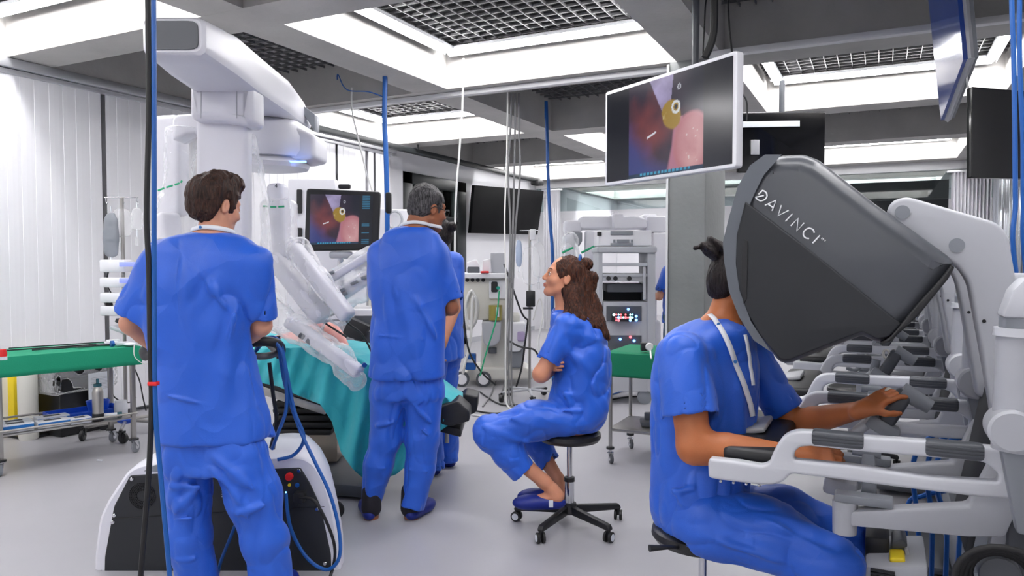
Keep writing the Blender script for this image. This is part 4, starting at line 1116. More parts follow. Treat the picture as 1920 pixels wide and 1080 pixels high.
# ---------------------------------------------------------------- plain standing figures behind
def standing(base, yaw, hgt, label, hairm, skinm, bun=None, arms='fold', res=.010, mat_top='scrub', mat_leg='scrub', wide=1.0):
    """figure facing (sin yaw, cos yaw) in the camera-aligned frame"""
    b = A3(base); k = hgt / 1.75; F_ = A3((math.sin(yaw), math.cos(yaw), 0)); R_ = A3((F_[1], -F_[0], 0))
    def W(x, y, z): return b + (R_ * x * wide + F_ * y + A3((0, 0, z))) * k
    t = person(b, label)
    L = [(b[2] + z * k, b[0], b[1], rx * k * wide, ry * k) for z, rx, ry in ((1.47, .08, .06), (1.44, .14, .08), (1.38, .20, .11), (1.28, .205, .125), (1.1, .19, .125), (.95, .195, .13), (.78, .205, .135))]
    if isinstance(arms, list): AR = [tuple(A3(q) for q in a_) for a_ in arms]
    elif arms == 'fold': AR = [(W(s * .19, 0, 1.36), W(s * .25, .10, 1.10), W(s * -.02, .24, 1.12)) for s in (-1, 1)]
    elif arms == 'fwd': AR = [(W(s * .19, 0, 1.36), W(s * .25, .08, 1.08), W(s * .14, .34, 1.08)) for s in (-1, 1)]
    ya = -yaw
    hdc = W(0, .03, 1.63); fd = tuple(F_ + A3((0, 0, -.25)))
    def top(P):
        d = s_loft(P, L, ya); ins = []
        for s_, e_, w_ in AR:
            o, i = f_sleeve(P, s_, e_, .8, .07 * k, .072 * k); d = smin(d, o, .035); ins.append(i)
        d = smax(d, -s_cone(P, W(0, .02, 1.47), W(0, .03, 1.6), .066 * k, .09 * k), .008)
        return finish(d, ins, folds(P, 31, .009, (4, 4, 2.5), .010))
    def body(P):
        d = s_loft(P, [(r[0], r[1], r[2], r[3] * .8, r[4] * .8) for r in L], ya)
        h, R = head_fn(hdc, fd, (0, 0, 1), .95 * k, 1); d = smin(d, s_cone(P, W(0, 0, 1.44), W(0, .01, 1.57), .055 * k, .05 * k), .03); d = smin(d, h(P), .02)
        for i, (s_, e_, w_) in enumerate(AR):
            d = smin(d, f_arm(P, s_, e_, w_, (.045 * k, .038 * k, .025 * k)), .03)
            d = smin(d, f_hand(P, w_, unit(w_ - e_), -F_ if arms != 'fwd' else A3((0, 0, -1)), A3((0, 0, 1)) if arms != 'fwd' else R_ * (1 if i == 0 else -1), s=.95 * k), .01)
        for s in (-1, 1): d = smin(d, s_chain(P, [W(s * .09, 0, .85), W(s * .10, .02, .48), W(s * .11, 0, .09), W(s * .11, 0, .05)], [.08 * k, .055 * k, .04 * k, .04 * k], .02), .03)
        return d
    def legs(P):
        d = s_loft(P, [(b[2] + z * k, b[0], b[1], rx * k, ry * k) for z, rx, ry in ((1.0, .16, .11), (.9, .185, .12), (.80, .19, .12))], ya); ins = []
        for s in (-1, 1):
            o, i = f_leg(P, [W(s * .095, 0, .82), W(s * .10, .02, .48), W(s * .11, 0, .045)], [.10 * k, .082 * k, .068 * k]); d = smin(d, o, .03); ins.append(i)
        return finish(d, ins, folds(P, 33, .008, (6, 6, 4), .010))
    R = basis(fd)
    def hair(P):
        q = (P - hdc) @ R / k
        d = s_ell(q, (0, -.02, .034), (.083, .102, .096)); d = smin(d, s_ell(q, (0, -.06, -.02), (.066, .05, .06)), .03)
        d = smax(d, -s_ell(q, (0, .11, -.03), (.11, .08, .095)), .015)
        if bun is not None: d = smin(d, s_ell(q, bun, (.036, .036, .036)), .012)
        return (d + .005 * fbm(q * 28, 35, 3)) * k
    lo, hi = b - A3((.45, .45, 0)) * k, b + A3((.45, .45, 1.85)) * k
    sdf_obj('body', body, lo - .02, hi, res * .8, M[skinm], t); sdf_obj('scrub_top', top, lo + A3((0, 0, .7 * k)), hi, res, M[mat_top], t)
    sdf_obj('scrub_trousers', legs, lo - .02, lo + A3((.9, .9, 1.1)) * k, res, M[mat_leg], t); sdf_obj('hair', hair, hdc - .2, hdc + .2, .006, M[hairm], t)
    for s in (-1, 1): sdf_obj('clog', lambda P, s=s: clog(P, W(s * .11, -.04, 0), F_), W(s * .11, 0, 0) - .3, W(s * .11, 0, 0) + .3, .008, M['sock'], t)
    return t
Y3 = 4.92
standing((K(826, 700, Y3)[0], Y3, 0), -1.15, 1.68, 'dark-haired person with hair bun half hidden behind the man with glasses', 'hair_black', 'skin_mid', bun=(.0, -.135, .035), arms=[(K(850, 492, Y3 - .10), K(852, 578, Y3 - .16), K(832, 640, Y3 - .28)), (K(812, 492, Y3 + .12), K(790, 580, Y3 + .12), K(775, 600, Y3 - .10))])
Y6 = 8.0
M['gown'] = mat('navy_teal_gown', srgb(18, 74, 104), .7, bump=.1, bscale=60)
standing((K(1266, 700, Y6)[0], Y6, 0), -.9, 1.66, 'distant person in blue gown partly hidden by the concrete column', 'hair_brown', 'skin_light', arms='fwd', mat_leg='gown')

# ---------------------------------------------------------------- seated woman looking up
Y4 = 3.88; S4 = Y4 / FPX
p4 = person((K(1062, 812, Y4)[0], Y4, .0), 'long-haired woman in blue scrubs sitting on a stool, looking up left')
def z4(y): return K(0, y, Y4)[2]
def x4(x): return K(x, 540, Y4)[0]
rows4 = [(574, 1062, 20, .06), (584, 1068, 33, .10), (602, 1077, 44, .155), (640, 1087, 50, .18), (700, 1092, 53, .18), (750, 1086, 59, .185), (785, 1078, 58, .19), (806, 1070, 50, .18)]
L4 = [(z4(y), x4(cx), Y4, hw * S4, ry) for y, cx, hw, ry in rows4]
sh4N, el4N, wr4N = K(1064, 612, Y4 - .15), K(1014, 702, Y4 - .17), K(1040, 690, Y4 + .08)
sh4F, el4F, wr4F = K(1056, 612, Y4 + .15), K(1020, 700, Y4 + .17), K(1030, 682, Y4 - .06)
hd4 = K(1056, 520, Y4); f4 = (-.96, -.10, .22)
cre4 = [(K(1062, 622, Y4 - .2), K(1130, 640, Y4 - .15), .018, .010), (K(1060, 650, Y4 - .2), K(1110, 700, Y4 - .18), .025, .012), (K(1110, 720, Y4 - .17), K(1140, 770, Y4 - .12), .015, .014), (K(1050, 740, Y4 - .18), K(1140, 735, Y4 - .12), .014, .012),
        (K(1030, 770, Y4 - .18), K(1090, 770, Y4 - .18), .010, .012), (K(1040, 700, Y4 - .19), K(1070, 760, Y4 - .18), .018, .012), (K(1100, 600, Y4 - .15), K(1120, 690, Y4 - .15), .02, .010)]
def shirt4(P):
    d = s_loft(P, L4, 0, 2.2); ins = []
    for (s_, e_) in ((sh4N, el4N), (sh4F, el4F)):
        o, i = f_sleeve(P, s_, e_, .74, .068, .068); d = smin(d, o, .035); ins.append(i)
    d = smin(d, s_ell(P, K(1042, 778, Y4), (.10, .15, .055)), .03)
    return smax(finish(d, ins, folds(P, 43, .009, (5, 5, 3.5), .013) - crease(P, cre4) * 1.8), -s_cone(P, K(1058, 582, Y4), K(1048, 545, Y4), .055, .08), .005)
def body4(P):
    d = s_loft(P, [(r[0], r[1], r[2], r[3] * .78, r[4] * .8) for r in L4], 0)
    h, R = head_fn(hd4, f4, (.1, 0, 1), .93, 1); d = smin(d, s_cone(P, K(1064, 595, Y4), K(1055, 548, Y4), .052, .047), .03); d = smin(d, h(P), .02)
    for s_, e_, w_ in ((sh4N, el4N, wr4N), (sh4F, el4F, wr4F)): d = smin(d, f_arm(P, s_, e_, w_, (.046, .040, .025)), .03)
    d = smin(d, f_hand(P, wr4N, (.1, .9, .1), (1, 0, 0), (0, 0, 1), s=.92), .01); d = smin(d, f_hand(P, wr4F, (.1, -.9, .1), (1, 0, 0), (0, 0, 1), s=.92), .01)
    d = smin(d, s_chain(P, [K(1080, 785, Y4 - .08), K(915, 812, Y4 - .12), K(1020, 903, Y4 - .12), K(1036, 918, Y4 - .12)], [.08, .055, .034, .032], .02), .02)
    d = smin(d, s_chain(P, [K(1036, 918, Y4 - .12), K(1044, 930, Y4 - .12), K(990, 942, Y4 - .12)], [.032, .034, .024], .02), .015)
    d = smin(d, s_chain(P, [K(1080, 785, Y4 + .08), K(982, 795, Y4 + .22), K(1047, 900, Y4 + .12), K(1052, 916, Y4 + .1)], [.08, .055, .034, .030], .02), .02)
    d = smin(d, s_chain(P, [K(1052, 916, Y4 + .1), K(1054, 925, Y4 + .1), K(1005, 935, Y4 + .1)], [.03, .032, .022], .02), .015)
    return d
lo, hi = bounds([K(900, 480, Y4), K(1150, 950, Y4)], .08); lo[1] = Y4 - .32; hi[1] = Y4 + .42
sdf_obj('body', body4, lo, hi, .0055, M['skin_mid'], p4)
lo, hi = bounds([K(1000, 570, Y4), K(1155, 815, Y4)], .06); lo[1] = Y4 - .3; hi[1] = Y4 + .3
sdf_obj('scrub_top', shirt4, lo, hi, .006, M['scrub'], p4)
def trou4(P):
    d = s_ell(P, K(1075, 780, Y4), (.14, .18, .085)); ins = []
    for pts, rs in (([K(1075, 780, Y4 - .08), K(1000, 790, Y4 - .10), K(918, 812, Y4 - .12), K(955, 850, Y4 - .12), K(982, 884, Y4 - .12)], [.105, .098, .080, .076, .062]), ([K(1075, 785, Y4 + .08), K(1030, 788, Y4 + .16), K(980, 797, Y4 + .22), K(1005, 832, Y4 + .18), K(1032, 868, Y4 + .14)], [.10, .09, .074, .064, .058])):
        o, i = f_leg(P, pts, rs); d = smin(d, o, .03); ins.append(i)
    d = np.maximum(d, (K(0, 814, Y4)[2] - P[:, 2]) * (np.linalg.norm(P[:, :2] - K(1085, 800, Y4)[:2], axis=1) < .17) - 10 * (np.linalg.norm(P[:, :2] - K(1085, 800, Y4)[:2], axis=1) >= .17))
    cr = [(K(905, 800, Y4 - .2), K(1000, 835, Y4 - .18), .016, .012), (K(930, 775, Y4 - .2), K(1010, 800, Y4 - .2), .014, .008), (K(905, 835, Y4 - .19), K(960, 842, Y4 - .18), .012, .010), (K(960, 780, Y4 - .2), K(1040, 790, Y4 - .18), .016, .010)]
    return finish(d, ins, folds(P, 46, .008, (6, 6, 6), .007) - crease(P, cr) * 1.6)
lo, hi = bounds([K(880, 750, Y4), K(1140, 905, Y4)], .08); lo[1] = Y4 - .3; hi[1] = Y4 + .4
sdf_obj('scrub_trousers', trou4, lo, hi, .006, M['scrub'], p4)
for (hx, hy, dy, r) in ((1056, 953, -.12, 0), (1060, 940, .10, 0)):
    h = K(hx, hy, Y4 + dy)
    sh = shoe('clog', h, (-1, .0, -.02), p4, M['sock'], 1.0, hollow=(lambda P, h=h: s_ell(P, h + A3((-.045, 0, .075)), (.06, .032, .045))))
    tg = MB().box(CW(h + A3((-.065, -.046, .038))), (.022, .003, .036), RC, .001).build('size_tag', M['paper'], sh)
R4 = basis(f4, (.1, 0, 1))
def hair4(P):
    q = (P - hd4) @ R4 / .93
    d = s_ell(q, (0, -.026, .034), (.084, .102, .094)); d = smin(d, s_ell(q, (0, -.07, -.03), (.07, .055, .08)), .03)
    d = smax(d, -s_ell(q, (0, .118, -.02), (.12, .088, .115)), .012)
    x = q.copy(); x[:, 0] = np.abs(x[:, 0]); d = smax(d, -s_ell(x, (.084, .012, -.022), (.03, .026, .034)), .008)
    for k, (pts, rs) in enumerate((([K(1062, 545, Y4 - .05), K(1072, 580, Y4 - .10), K(1048, 600, Y4 - .13)], [.032, .022, .008]), ([K(1082, 540, Y4 - .02), K(1095, 585, Y4 - .04), K(1112, 610, Y4 - .10), K(1130, 628, Y4 - .10)], [.055, .045, .030, .016]),
             ([K(1090, 530, Y4), K(1108, 575, Y4), K(1122, 605, Y4 - .06), K(1142, 634, Y4 - .08)], [.05, .04, .028, .010]), ([K(1075, 550, Y4 - .05), K(1082, 590, Y4 - .10), K(1092, 600, Y4 - .14)], [.045, .035, .012]), ([K(1085, 545, Y4 + .05), K(1098, 585, Y4 + .08), K(1105, 610, Y4 + .10)], [.05, .04, .02]))):
        d = smin(d, s_chain(P, pts, rs, .03), .02)
    d = smin(d, s_ell(P, K(1100, 495, Y4), (.033, .034, .031)), .010); d = smin(d, s_chain(P, [K(1092, 510, Y4), K(1112, 520, Y4 - .02), K(1112, 540, Y4 - .02)], [.024, .020, .010], .02), .012)
    n = fbm(P * A3((30, 30, 9)) , 45, 3); n2 = 1 - np.abs(vnoise(P * A3((55, 55, 12)) + n[:, None], 48))
    return d + .006 * n - .006 * n2 ** 3
lo, hi = bounds([K(1030, 470, Y4), K(1150, 640, Y4)], .05); lo[1] = Y4 - .22; hi[1] = Y4 + .2
h4 = sdf_obj('hair', hair4, lo, hi, .0038, M['hair_auburn'], p4)
cc = K(1088, 488, Y4); MB().tube([CW(cc + A3((.012 * math.cos(t) * .5, .026 * math.cos(t), .026 * math.sin(t)))) for t in [i * math.pi / 6 for i in range(12)]], .007, 8, closed=True).build('hair_tie', M['blue_cable'], h4)
def hq(x, y, z): return CW(hd4 + R4 @ (A3((x, y, z)) * .93))
eb = MB()
for s_ in (-1, 1): eb.tube([hq(s_ * .016, .088, .028), hq(s_ * .030, .087, .034), hq(s_ * .047, .076, .029)], [.0022, .003, .0016], 6, smooth=3)
eb.build('eyebrows', M['hair_auburn'], p4)
for s_ in (-1, 1):
    MB().tube([hq(s_ * .021, .089, .006), hq(s_ * .031, .0915, .010), hq(s_ * .042, .085, .005)], .0016, 6, smooth=3).build('eyelashes', M['hair_black'], p4)
MB().tube([hq(-.019, .087, -.060), hq(0, .0975, -.060), hq(.019, .087, -.060)], [.002, .0042, .002], 8, smooth=3).build('lips', mat('lip', srgb(176, 92, 84), .45), p4)

def eyes(c, R, sc, par):
    for s_ in (-1, 1):
        b = c + R @ (A3((s_ * .031, .0775, .003)) * sc); e = MB().sph(CW(b), (.0122 * sc,) * 3, 16).build('eye', M['eye'], par)
        MB().sph(CW(c + R @ (A3((s_ * .031, .0855, .003)) * sc)), (.0052 * sc,) * 3, 10).build('iris', M['black'], e)
M['eye'] = mat('eye_white', srgb(222, 218, 214), .2)
eyes(hd4, R4, .93, p4); eyes(hd2, basis(f2), 1.0, p2)

# ---------------------------------------------------------------- woman at the console
Y5 = 2.62; S5 = Y5 / FPX
p5 = person((K(1300, 1000, Y5)[0], Y5, 0), 'woman in blue scrubs with black bun, seated, face in the console viewer')
def z5(y): return K(0, y, Y5)[2]
def x5(x): return K(x, 540, Y5)[0]
rows5 = [(598, 1350, 40, .07), (612, 1340, 62, .11), (640, 1328, 84, .15), (680, 1324, 95, .165), (750, 1320, 98, .165), (830, 1318, 96, .16), (900, 1316, 95, .165), (960, 1320, 99, .175), (1010, 1334, 92, .18)]
L5 = [(z5(y), x5(cx), Y5, hw * S5, ry) for y, cx, hw, ry in rows5]
sh5N, el5N, wr5N = K(1280, 668, 2.46), K(1302, 838, 2.38), K(1508, 857, 2.29)
sh5F, el5F, wr5F = K(1400, 652, 2.74), K(1486, 796, 2.74), K(1616, 768, 2.47)
hd5 = K(1378, 535, 2.66); f5 = (.90, .32, -.28)
cre5 = [(K(1300, 660, 2.42), K(1260, 720, 2.42), .014, .010), (K(1298, 665, 2.42), K(1310, 700, 2.44), .012, .010), (K(1240, 705, 2.44), K(1300, 680, 2.42), .010, .010), (K(1330, 660, 2.45), K(1345, 760, 2.46), .02, .012), (K(1235, 760, 2.46), K(1250, 900, 2.46), .02, .012),
        (K(1380, 720, 2.47), K(1400, 900, 2.48), .02, .010), (K(1228, 880, 2.48), K(1290, 950, 2.46), .014, .010), (K(1300, 720, 2.44), K(1340, 722, 2.44), .008, .007), (K(1240, 930, 2.47), K(1300, 915, 2.45), .010, .010)]
def shirt5(P):
    d = s_loft(P, L5, .35, 2.3)
    o, i = f_sleeve(P, sh5N, el5N, .64, .080, .090); d = smin(d, o, .035); ii = i
    o, i2 = f_sleeve(P, sh5F, el5F, .80, .072, .070); d = smin(d, o, .035)
    d = finish(d, [ii, i2], folds(P, 53, .008, (4.5, 4.5, 2.5), .010) - crease(P, cre5) * 1.9)
    d = smax(d, -s_cone(P, K(1352, 606, 2.63), K(1362, 560, 2.65), .070, .095), .005)
    return smax(d, -s_cone(P, K(1375, 600, 2.60), K(1392, 668, 2.54), .055, .02), .008)
def body5(P):
    d = s_loft(P, [(r[0], r[1], r[2], r[3] * .82, r[4] * .82) for r in L5], .35)
    h, R = head_fn(hd5, f5, (0, 0, 1), .93, 1); d = smin(d, s_cone(P, K(1346, 625, 2.62), K(1366, 560, 2.65), .060, .050), .04); d = smin(d, h(P), .02)
    d = smin(d, f_arm(P, sh5N, el5N, wr5N, (.064, .056, .030)), .03); d = smin(d, f_arm(P, sh5F, el5F, wr5F, (.058, .050, .028)), .03)
    d = smin(d, f_hand(P, wr5N, (1, -.08, -.02), (0, .75, -.6), (.2, .7, .7), (.35, .55, .5), .94, .5), .01)
    d = smin(d, f_hand(P, wr5F, (.84, .0, .50), (.45, .35, -.8), (-.3, -.6, .7), (.15, .45, .5), .98, .2), .01)
    d = smin(d, s_chain(P, [K(1310, 970, 2.52), K(1562, 1062, 2.34), K(1545, 1380, 2.45), K(1560, 1400, 2.45)], [.075, .06, .045, .045], .03), .02)
    d = smin(d, s_chain(P, [K(1330, 970, 2.75), K(1600, 1010, 2.70), K(1600, 1200, 2.8), K(1600, 1230, 2.8)], [.07, .055, .045, .045], .03), .02)
    return np.where(np.linalg.norm(P[:, :2] - K(1290, 800, 2.6)[:2], axis=1) < .16, np.maximum(d, .475 - P[:, 2]), d)
lo, hi = bounds([K(1215, 440, 2.6), K(1720, 1230, 2.6), wr5N, wr5F], .08); lo[1] = 2.1; hi[1] = 3.0; lo[2] = .02
sdf_obj('body', body5, lo, hi, .005, M['skin_warm'], p5)
lo, hi = bounds([K(1215, 590, Y5), K(1480, 1040, Y5)], .09); lo[1] = 2.25; hi[1] = 2.98
sdf_obj('scrub_top', shirt5, lo, hi, .0055, M['scrub'], p5)
def trou5(P):
    d = s_ell(P, K(1322, 980, Y5), (.17, .19, .10)); ins = []
    for pts, rs in (([K(1320, 975, 2.52), K(1440, 1000, 2.45), K(1556, 1062, 2.34), K(1545, 1200, 2.38), K(1545, 1340, 2.45)], [.125, .118, .098, .09, .08]), ([K(1340, 960, 2.72), K(1470, 965, 2.72), K(1590, 1010, 2.70), K(1596, 1120, 2.76), K(1596, 1190, 2.8)], [.11, .10, .086, .085, .075])):
        o, i = f_leg(P, pts, rs); d = smin(d, o, .03); ins.append(i)
    d = np.where(np.linalg.norm(P[:, :2] - K(1290, 800, 2.6)[:2], axis=1) < .16, np.maximum(d, .462 - P[:, 2]), d)
    cr = [(K(1400, 950, 2.36), K(1560, 1040, 2.26), .018, .010), (K(1330, 1010, 2.38), K(1480, 1060, 2.3), .016, .010), (K(1450, 1010, 2.34), K(1600, 1060, 2.26), .012, .008)]
    return finish(d, ins, folds(P, 56, .008, (4, 4, 6), .007) - crease(P, cr) * 1.5)
lo, hi = bounds([K(1215, 900, Y5), K(1650, 1330, Y5)], .10); lo[1] = 2.15; hi[1] = 2.98; lo[2] = .03
sdf_obj('scrub_trousers', trou5, lo, hi, .006, M['scrub'], p5)
R5 = basis(f5)
def hair5(P):
    q = (P - hd5) @ R5 / .93
    d = s_ell(q, (0, -.022, .034), (.081, .100, .092)); d = smin(d, s_ell(q, (0, -.062, -.015), (.064, .045, .06)), .03)
    d = smax(d, -s_ell(q, (0, .11, -.03), (.11, .08, .10)), .012)
    x = q.copy(); x[:, 0] = np.abs(x[:, 0]); d = smax(d, -s_ell(x, (.086, .008, -.022), (.03, .028, .036)), .008)
    b = K(1338, 467, 2.64)
    d = smin(d, s_cone(P, b, hd5 + R5 @ A3((0, -.05, .09)), .03, .03), .02)
    d = smin(d, s_ell(P, b, (.045, .04, .040)) + .006 * np.sin((P[:, 0] + P[:, 2]) * 120), .008)
    d = smin(d, s_chain(P, [b, K(1318, 462, 2.64), K(1303, 465, 2.63)], [.018, .010, .006], .01), .01)
    return d + .0035 * fbm(P * A3((40, 40, 14)), 55, 3)
lo, hi = bounds([K(1300, 440, 2.64), K(1400, 600, 2.64)], .10); sdf_obj('hair', hair5, lo, hi, .0035, M['hair_black'], p5)
# lanyard hanging over her near shoulder and front
def onto(fn, p, d=(0, -1, 0), off=.006):
    """move p along d onto the cloth"""
    p = A3(p).copy(); d = A3(d)
    q = p + d * .4
    for _ in range(40): q = q - d * max(fn(q[None])[0] - off, 0) * .6
    return q
def f5all(P): return np.minimum(shirt5(P), body5(P))
lx = [1328, 1338, 1350, 1363, 1376, 1386, 1392]; ly = [588, 618, 652, 686, 718, 745, 768]
pts = [onto(f5all, K(np.interp(t, range(7), lx), np.interp(t, range(7), ly), 2.6), off=.011) for t in np.linspace(0, 6, 26)]
l5 = ribbon(pts, [(1, .1, .25)] * len(pts), .018, 'lanyard', M['lanyard'], p5)
pts = [onto(f5all, K(1380 + t * 12, 622 + t * 90, 2.6), off=.010) for t in np.linspace(0, 1, 12)]
ribbon(pts, [(1, .1, .1)] * len(pts), .012, 'lanyard', M['lanyard'], p5)
for x, y in ((1334, 604), (1356, 668)):
    q = onto(f5all, K(x, y, 2.6), off=.0125); MB().lathe(CW(q), [(.0001, 0), (.006, 0), (.006, .002), (.0001, .002)], 14, rot(0, -1) + (0.1,)).build('print_mark', bpy.data.materials['print_blue'], l5)
# ================================================================ STOOLS
def stool(c, zs, r, spin, label, foot=None, r_base=.30):
    """saddle-less round stool on a five-star base"""
    c = Vector(c); t = empty('swivel_stool', (c.x, c.y, 0), label, 'stool')
    MB().lathe((c.x, c.y, zs - .055), [(r * .55, 0), (r * .93, .004), (r, .022), (r * .985, .043), (r * .9, .053), (r * .5, .052), (0.0001, .048)], 36).build('seat', M['seat'], t)
    MB().cyl((c.x, c.y, zs - .075), (c.x, c.y, zs - .055), .05, .07).build('seat_plate', M['black'], t)
    MB().cyl((c.x, c.y, .24), (c.x, c.y, zs - .07), .014).build('gas_rod', M['chrome'], t)
    MB().cyl((c.x, c.y, .10), (c.x, c.y, .255), .025).build('cylinder', M['chrome'], t)
    MB().cyl((c.x, c.y, .24), (c.x, c.y, .262), .028).build('collar', M['black'], t)
    MB().lathe((c.x, c.y, .07), [(.038, 0), (.045, .01), (.036, .055)], 24).build('hub', M['black'], t)
    for i in range(5):
        a = spin + i * 2 * math.pi / 5; d = Vector((math.cos(a), math.sin(a), 0)); s_ = Vector((-d.y, d.x, 0))
        p0 = c.copy(); p0.z = 0; e = p0 + d * r_base
        leg = MB().prism([p0 + d * .02 + Vector((0, 0, .115)) - s_ * .018, e + Vector((0, 0, .088)) - s_ * .013, e + d * .012 + Vector((0, 0, .07)) - s_ * .013, e + d * .008 + Vector((0, 0, .058)) - s_ * .013, p0 + d * .02 + Vector((0, 0, .070)) - s_ * .018], s_ * .03, .005).build('leg', M['black'], t)
        w = MB(); fo = MB(); w2 = MB(); cc = e + Vector((0, 0, .027)); ca = a + 1.0 + i; sd = Vector((-math.sin(ca), math.cos(ca), 0))
        for k in (-1, 1):
            o = cc + sd * (k * .014 - .008)
            w.lathe(o, [(.020, 0), (.027, .002), (.027, .014), (.020, .016)], 20, sd)
            w2.lathe(cc + sd * (k * .0225) - sd * .0008, [(.012, 0), (.017, 0), (.017, .0016), (.012, .0016)], 20, sd)
        wh = w.build('caster', M['black_rubber'], leg); w2.build('caster_ring', M['lgrey'], leg) if False else w2.bm.free()
        for k in (-1, 1):
            MB().lathe(cc + sd * (k * .0225) - sd * .0008, [(.0105, 0), (.018, 0), (.018, .0016), (.0105, .0016)], 20, sd).build('caster_ring', M['paper'], leg)
        MB().cyl(cc, (e.x, e.y, .072), .009).build('stem', M['black'], leg)
    return t
M['seat'] = mat('black_vinyl', srgb(26, 26, 28), .35, spec=.5, bump=.05, bscale=200)
cS = CW(K(1068, 812, Y4)); stool((cS.x, cS.y, 0), cS.z + .015, .165, YAW + .35, 'black round swivel stool under the woman looking up, five casters', r_base=.29)
cT = CW(K(1318, 1000, 2.6)); t = stool((cT.x, cT.y, 0), .462, .18, .2, 'black round stool under the woman at the nearest console')
MB().tube([CW(K(1300, 1028, 2.55)), CW(K(1262, 1026, 2.45)), CW(K(1218, 1028, 2.42))], [.006, .006, .012], 10, smooth=4).build('height_lever', M['black'], t)
for (px, py, Y, lab) in ((1600, 668, 5.2, 'black stool behind the second console'),):
    q = CW(K(px, py, Y)); stool((q.x, q.y, 0), .52, .17, .9, lab)

# ================================================================ ROBOT CART
rb = empty('surgical_robot', at(410, 1080, 3.8).xy.to_3d(), 'large white surgical robot cart with boom and plastic-draped arms', 'surgical robot')
sh_out = [(176, 1120), (177, 1042, .02), (186, 972, .02), (202, 938, .1), (240, 880, .1), (292, 846, .05), (330, 836, .05), (500, 824, .05), (546, 827, .05), (570, 848, .05), (600, 875, .05), (615, 905, .05), (628, 955, .03), (638, 1015, .02), (640, 1120)]
fo = [(176, 1120), (177, 1042), (186, 972), (202, 938), (240, 882), (262, 872), (300, 866), (420, 862), (540, 856), (572, 858), (592, 870), (612, 905), (626, 955), (636, 1015), (640, 1120)]
fo = rounded([tuple(A3(atc(x, y, 3.32))[[0, 2]]) for x, y in fo], .03, 3)
bs_ = MB(); xc0 = -1.31; rings = []
for (Y, kx, kz, dx) in ((3.318, .975, .985, 0), (3.33, 1, 1, 0), (3.42, 1, 1.02, -.005), (3.6, .94, 1.03, -.03), (3.85, .80, .97, -.07), (4.25, .62, .70, -.12), (4.3, .5, .6, -.12)):
    rings.append([bs_.bm.verts.new(CW((xc0 + dx + (x - xc0) * kx, Y, z * kz))) for x, z in fo])
for p_, q_ in zip(rings, rings[1:]):
    for k in range(len(fo)): bs_.bm.faces.new((p_[k], p_[(k + 1) % len(fo)], q_[(k + 1) % len(fo)], q_[k]))
bs_.bm.faces.new(rings[0]); bs_.bm.faces.new(rings[-1][::-1])
base = bs_.build('base_shell', M['robot'], rb)
pn = [(194, 1120), (196, 1044), (213, 950), (243, 892), (290, 889), (420, 884), (563, 877), (580, 905), (600, 948), (620, 1040), (622, 1120)]
pl = plate_y('rear_panel', [pn], 3.312, .03, .006, M['charcoal'], base, r=.01)
for y in (944, 1078):
    pts = [(207, y + 28 if y > 1000 else 974), (613, y + 28 if y > 1000 else 948)]
q0, q1 = at(212, 972, 3.31), at(608, 950, 3.31)
MB().tube([q0, q1], .0018, 6).build('panel_seam', M['black'], pl)
vt = MB(); c = at(266, 930, 3.309); rt = (at(366, 930, 3.309) - c).normalized()
for ring_, n in ((.026, 22), (.034, 28), (.042, 34), (.050, 40), (.058, 46)):
    for i in range(n):
        a = 2 * math.pi * i / n; vt.box(c + rt * math.cos(a) * ring_ + Vector((0, 0, math.sin(a) * ring_)), (.0045, .004, .0045), RC)
vt.build('fan_vent', M['black'], pl)
for (x, y) in ((247, 899), (214, 967), (211, 980), (560, 883), (594, 955), (609, 1057)):
    MB().lathe(at(x, y, 3.309), [(.009, 0), (.007, .003), (.0001, .003)], 14, rot(0, -1) + (0,)).build('screw', M['chrome'], pl)
e = MB().lathe(at(543, 893, 3.309), [(.018, 0), (.018, .012), (.015, .02), (.0001, .021)], 24, rot(0, -1) + (0,)).build('stop_button', M['red'], pl)
MB().lathe(at(543, 909, 3.309), [(.007, 0), (.007, .006), (.0001, .006)], 12, rot(0, -1) + (0,)).build('yellow_socket', M['yellow'], pl)
MB().lathe(at(558, 909, 3.309), [(.010, 0), (.010, .008), (.0001, .008)], 14, rot(0, -1) + (0,)).build('blue_socket', M['blue_cable'], pl)
MB().lathe(at(536, 923, 3.308), [(.004, 0), (.0001, .004)], 10, rot(0, -1) + (0,)).build('indicator', M['led_blue'], pl)
MB().box(at(562, 932, 3.29), (.045, .05, .05), RC, .008).build('power_plug', M['black'], pl)
tx = MB()
for i in range(7):
    p0 = at(415, 905 + i * 4.4, 3.309); w = .05 + .03 * ((i * 37) % 10) / 10; tx.box(p0 + rt * w / 2, (w, .001, .0022), RC)
tx.build('printed_label', M['lgrey'], pl)
# windows in the shoulders of the shell
plate_y('shell_window', [[(268, 884), (290, 872), (320, 870), (330, 884)]], 3.312, .01, .002, M['mgrey'], base, r=.01)
MB().sph(at(533, 848, 3.62), (.085, .16, .035), 24, RC).build('shell_window', mat('smoked_cover', srgb(52, 56, 62), .2), base)
# bumper feet
plate_y('bumper', [[(176, 1085), (186, 1070), (200, 1085), (204, 1125), (176, 1125)]], 3.30, .06, .01, M['mgrey'], base, r=.01)
wl = MB(); wf = MB()
for (x, y) in ((-.35, .2), (.35, .2), (-.35, .75), (.35, .75)):
    q = CW(K(408, 1080, 3.32) + A3((x, y - .08, 0))); w_ = MB(); caster(w_, wf, (q.x, q.y, .12), .05, .4); w_.build('wheel', M['black_rubber'], base)
wf.bm.free(); wl.bm.free()
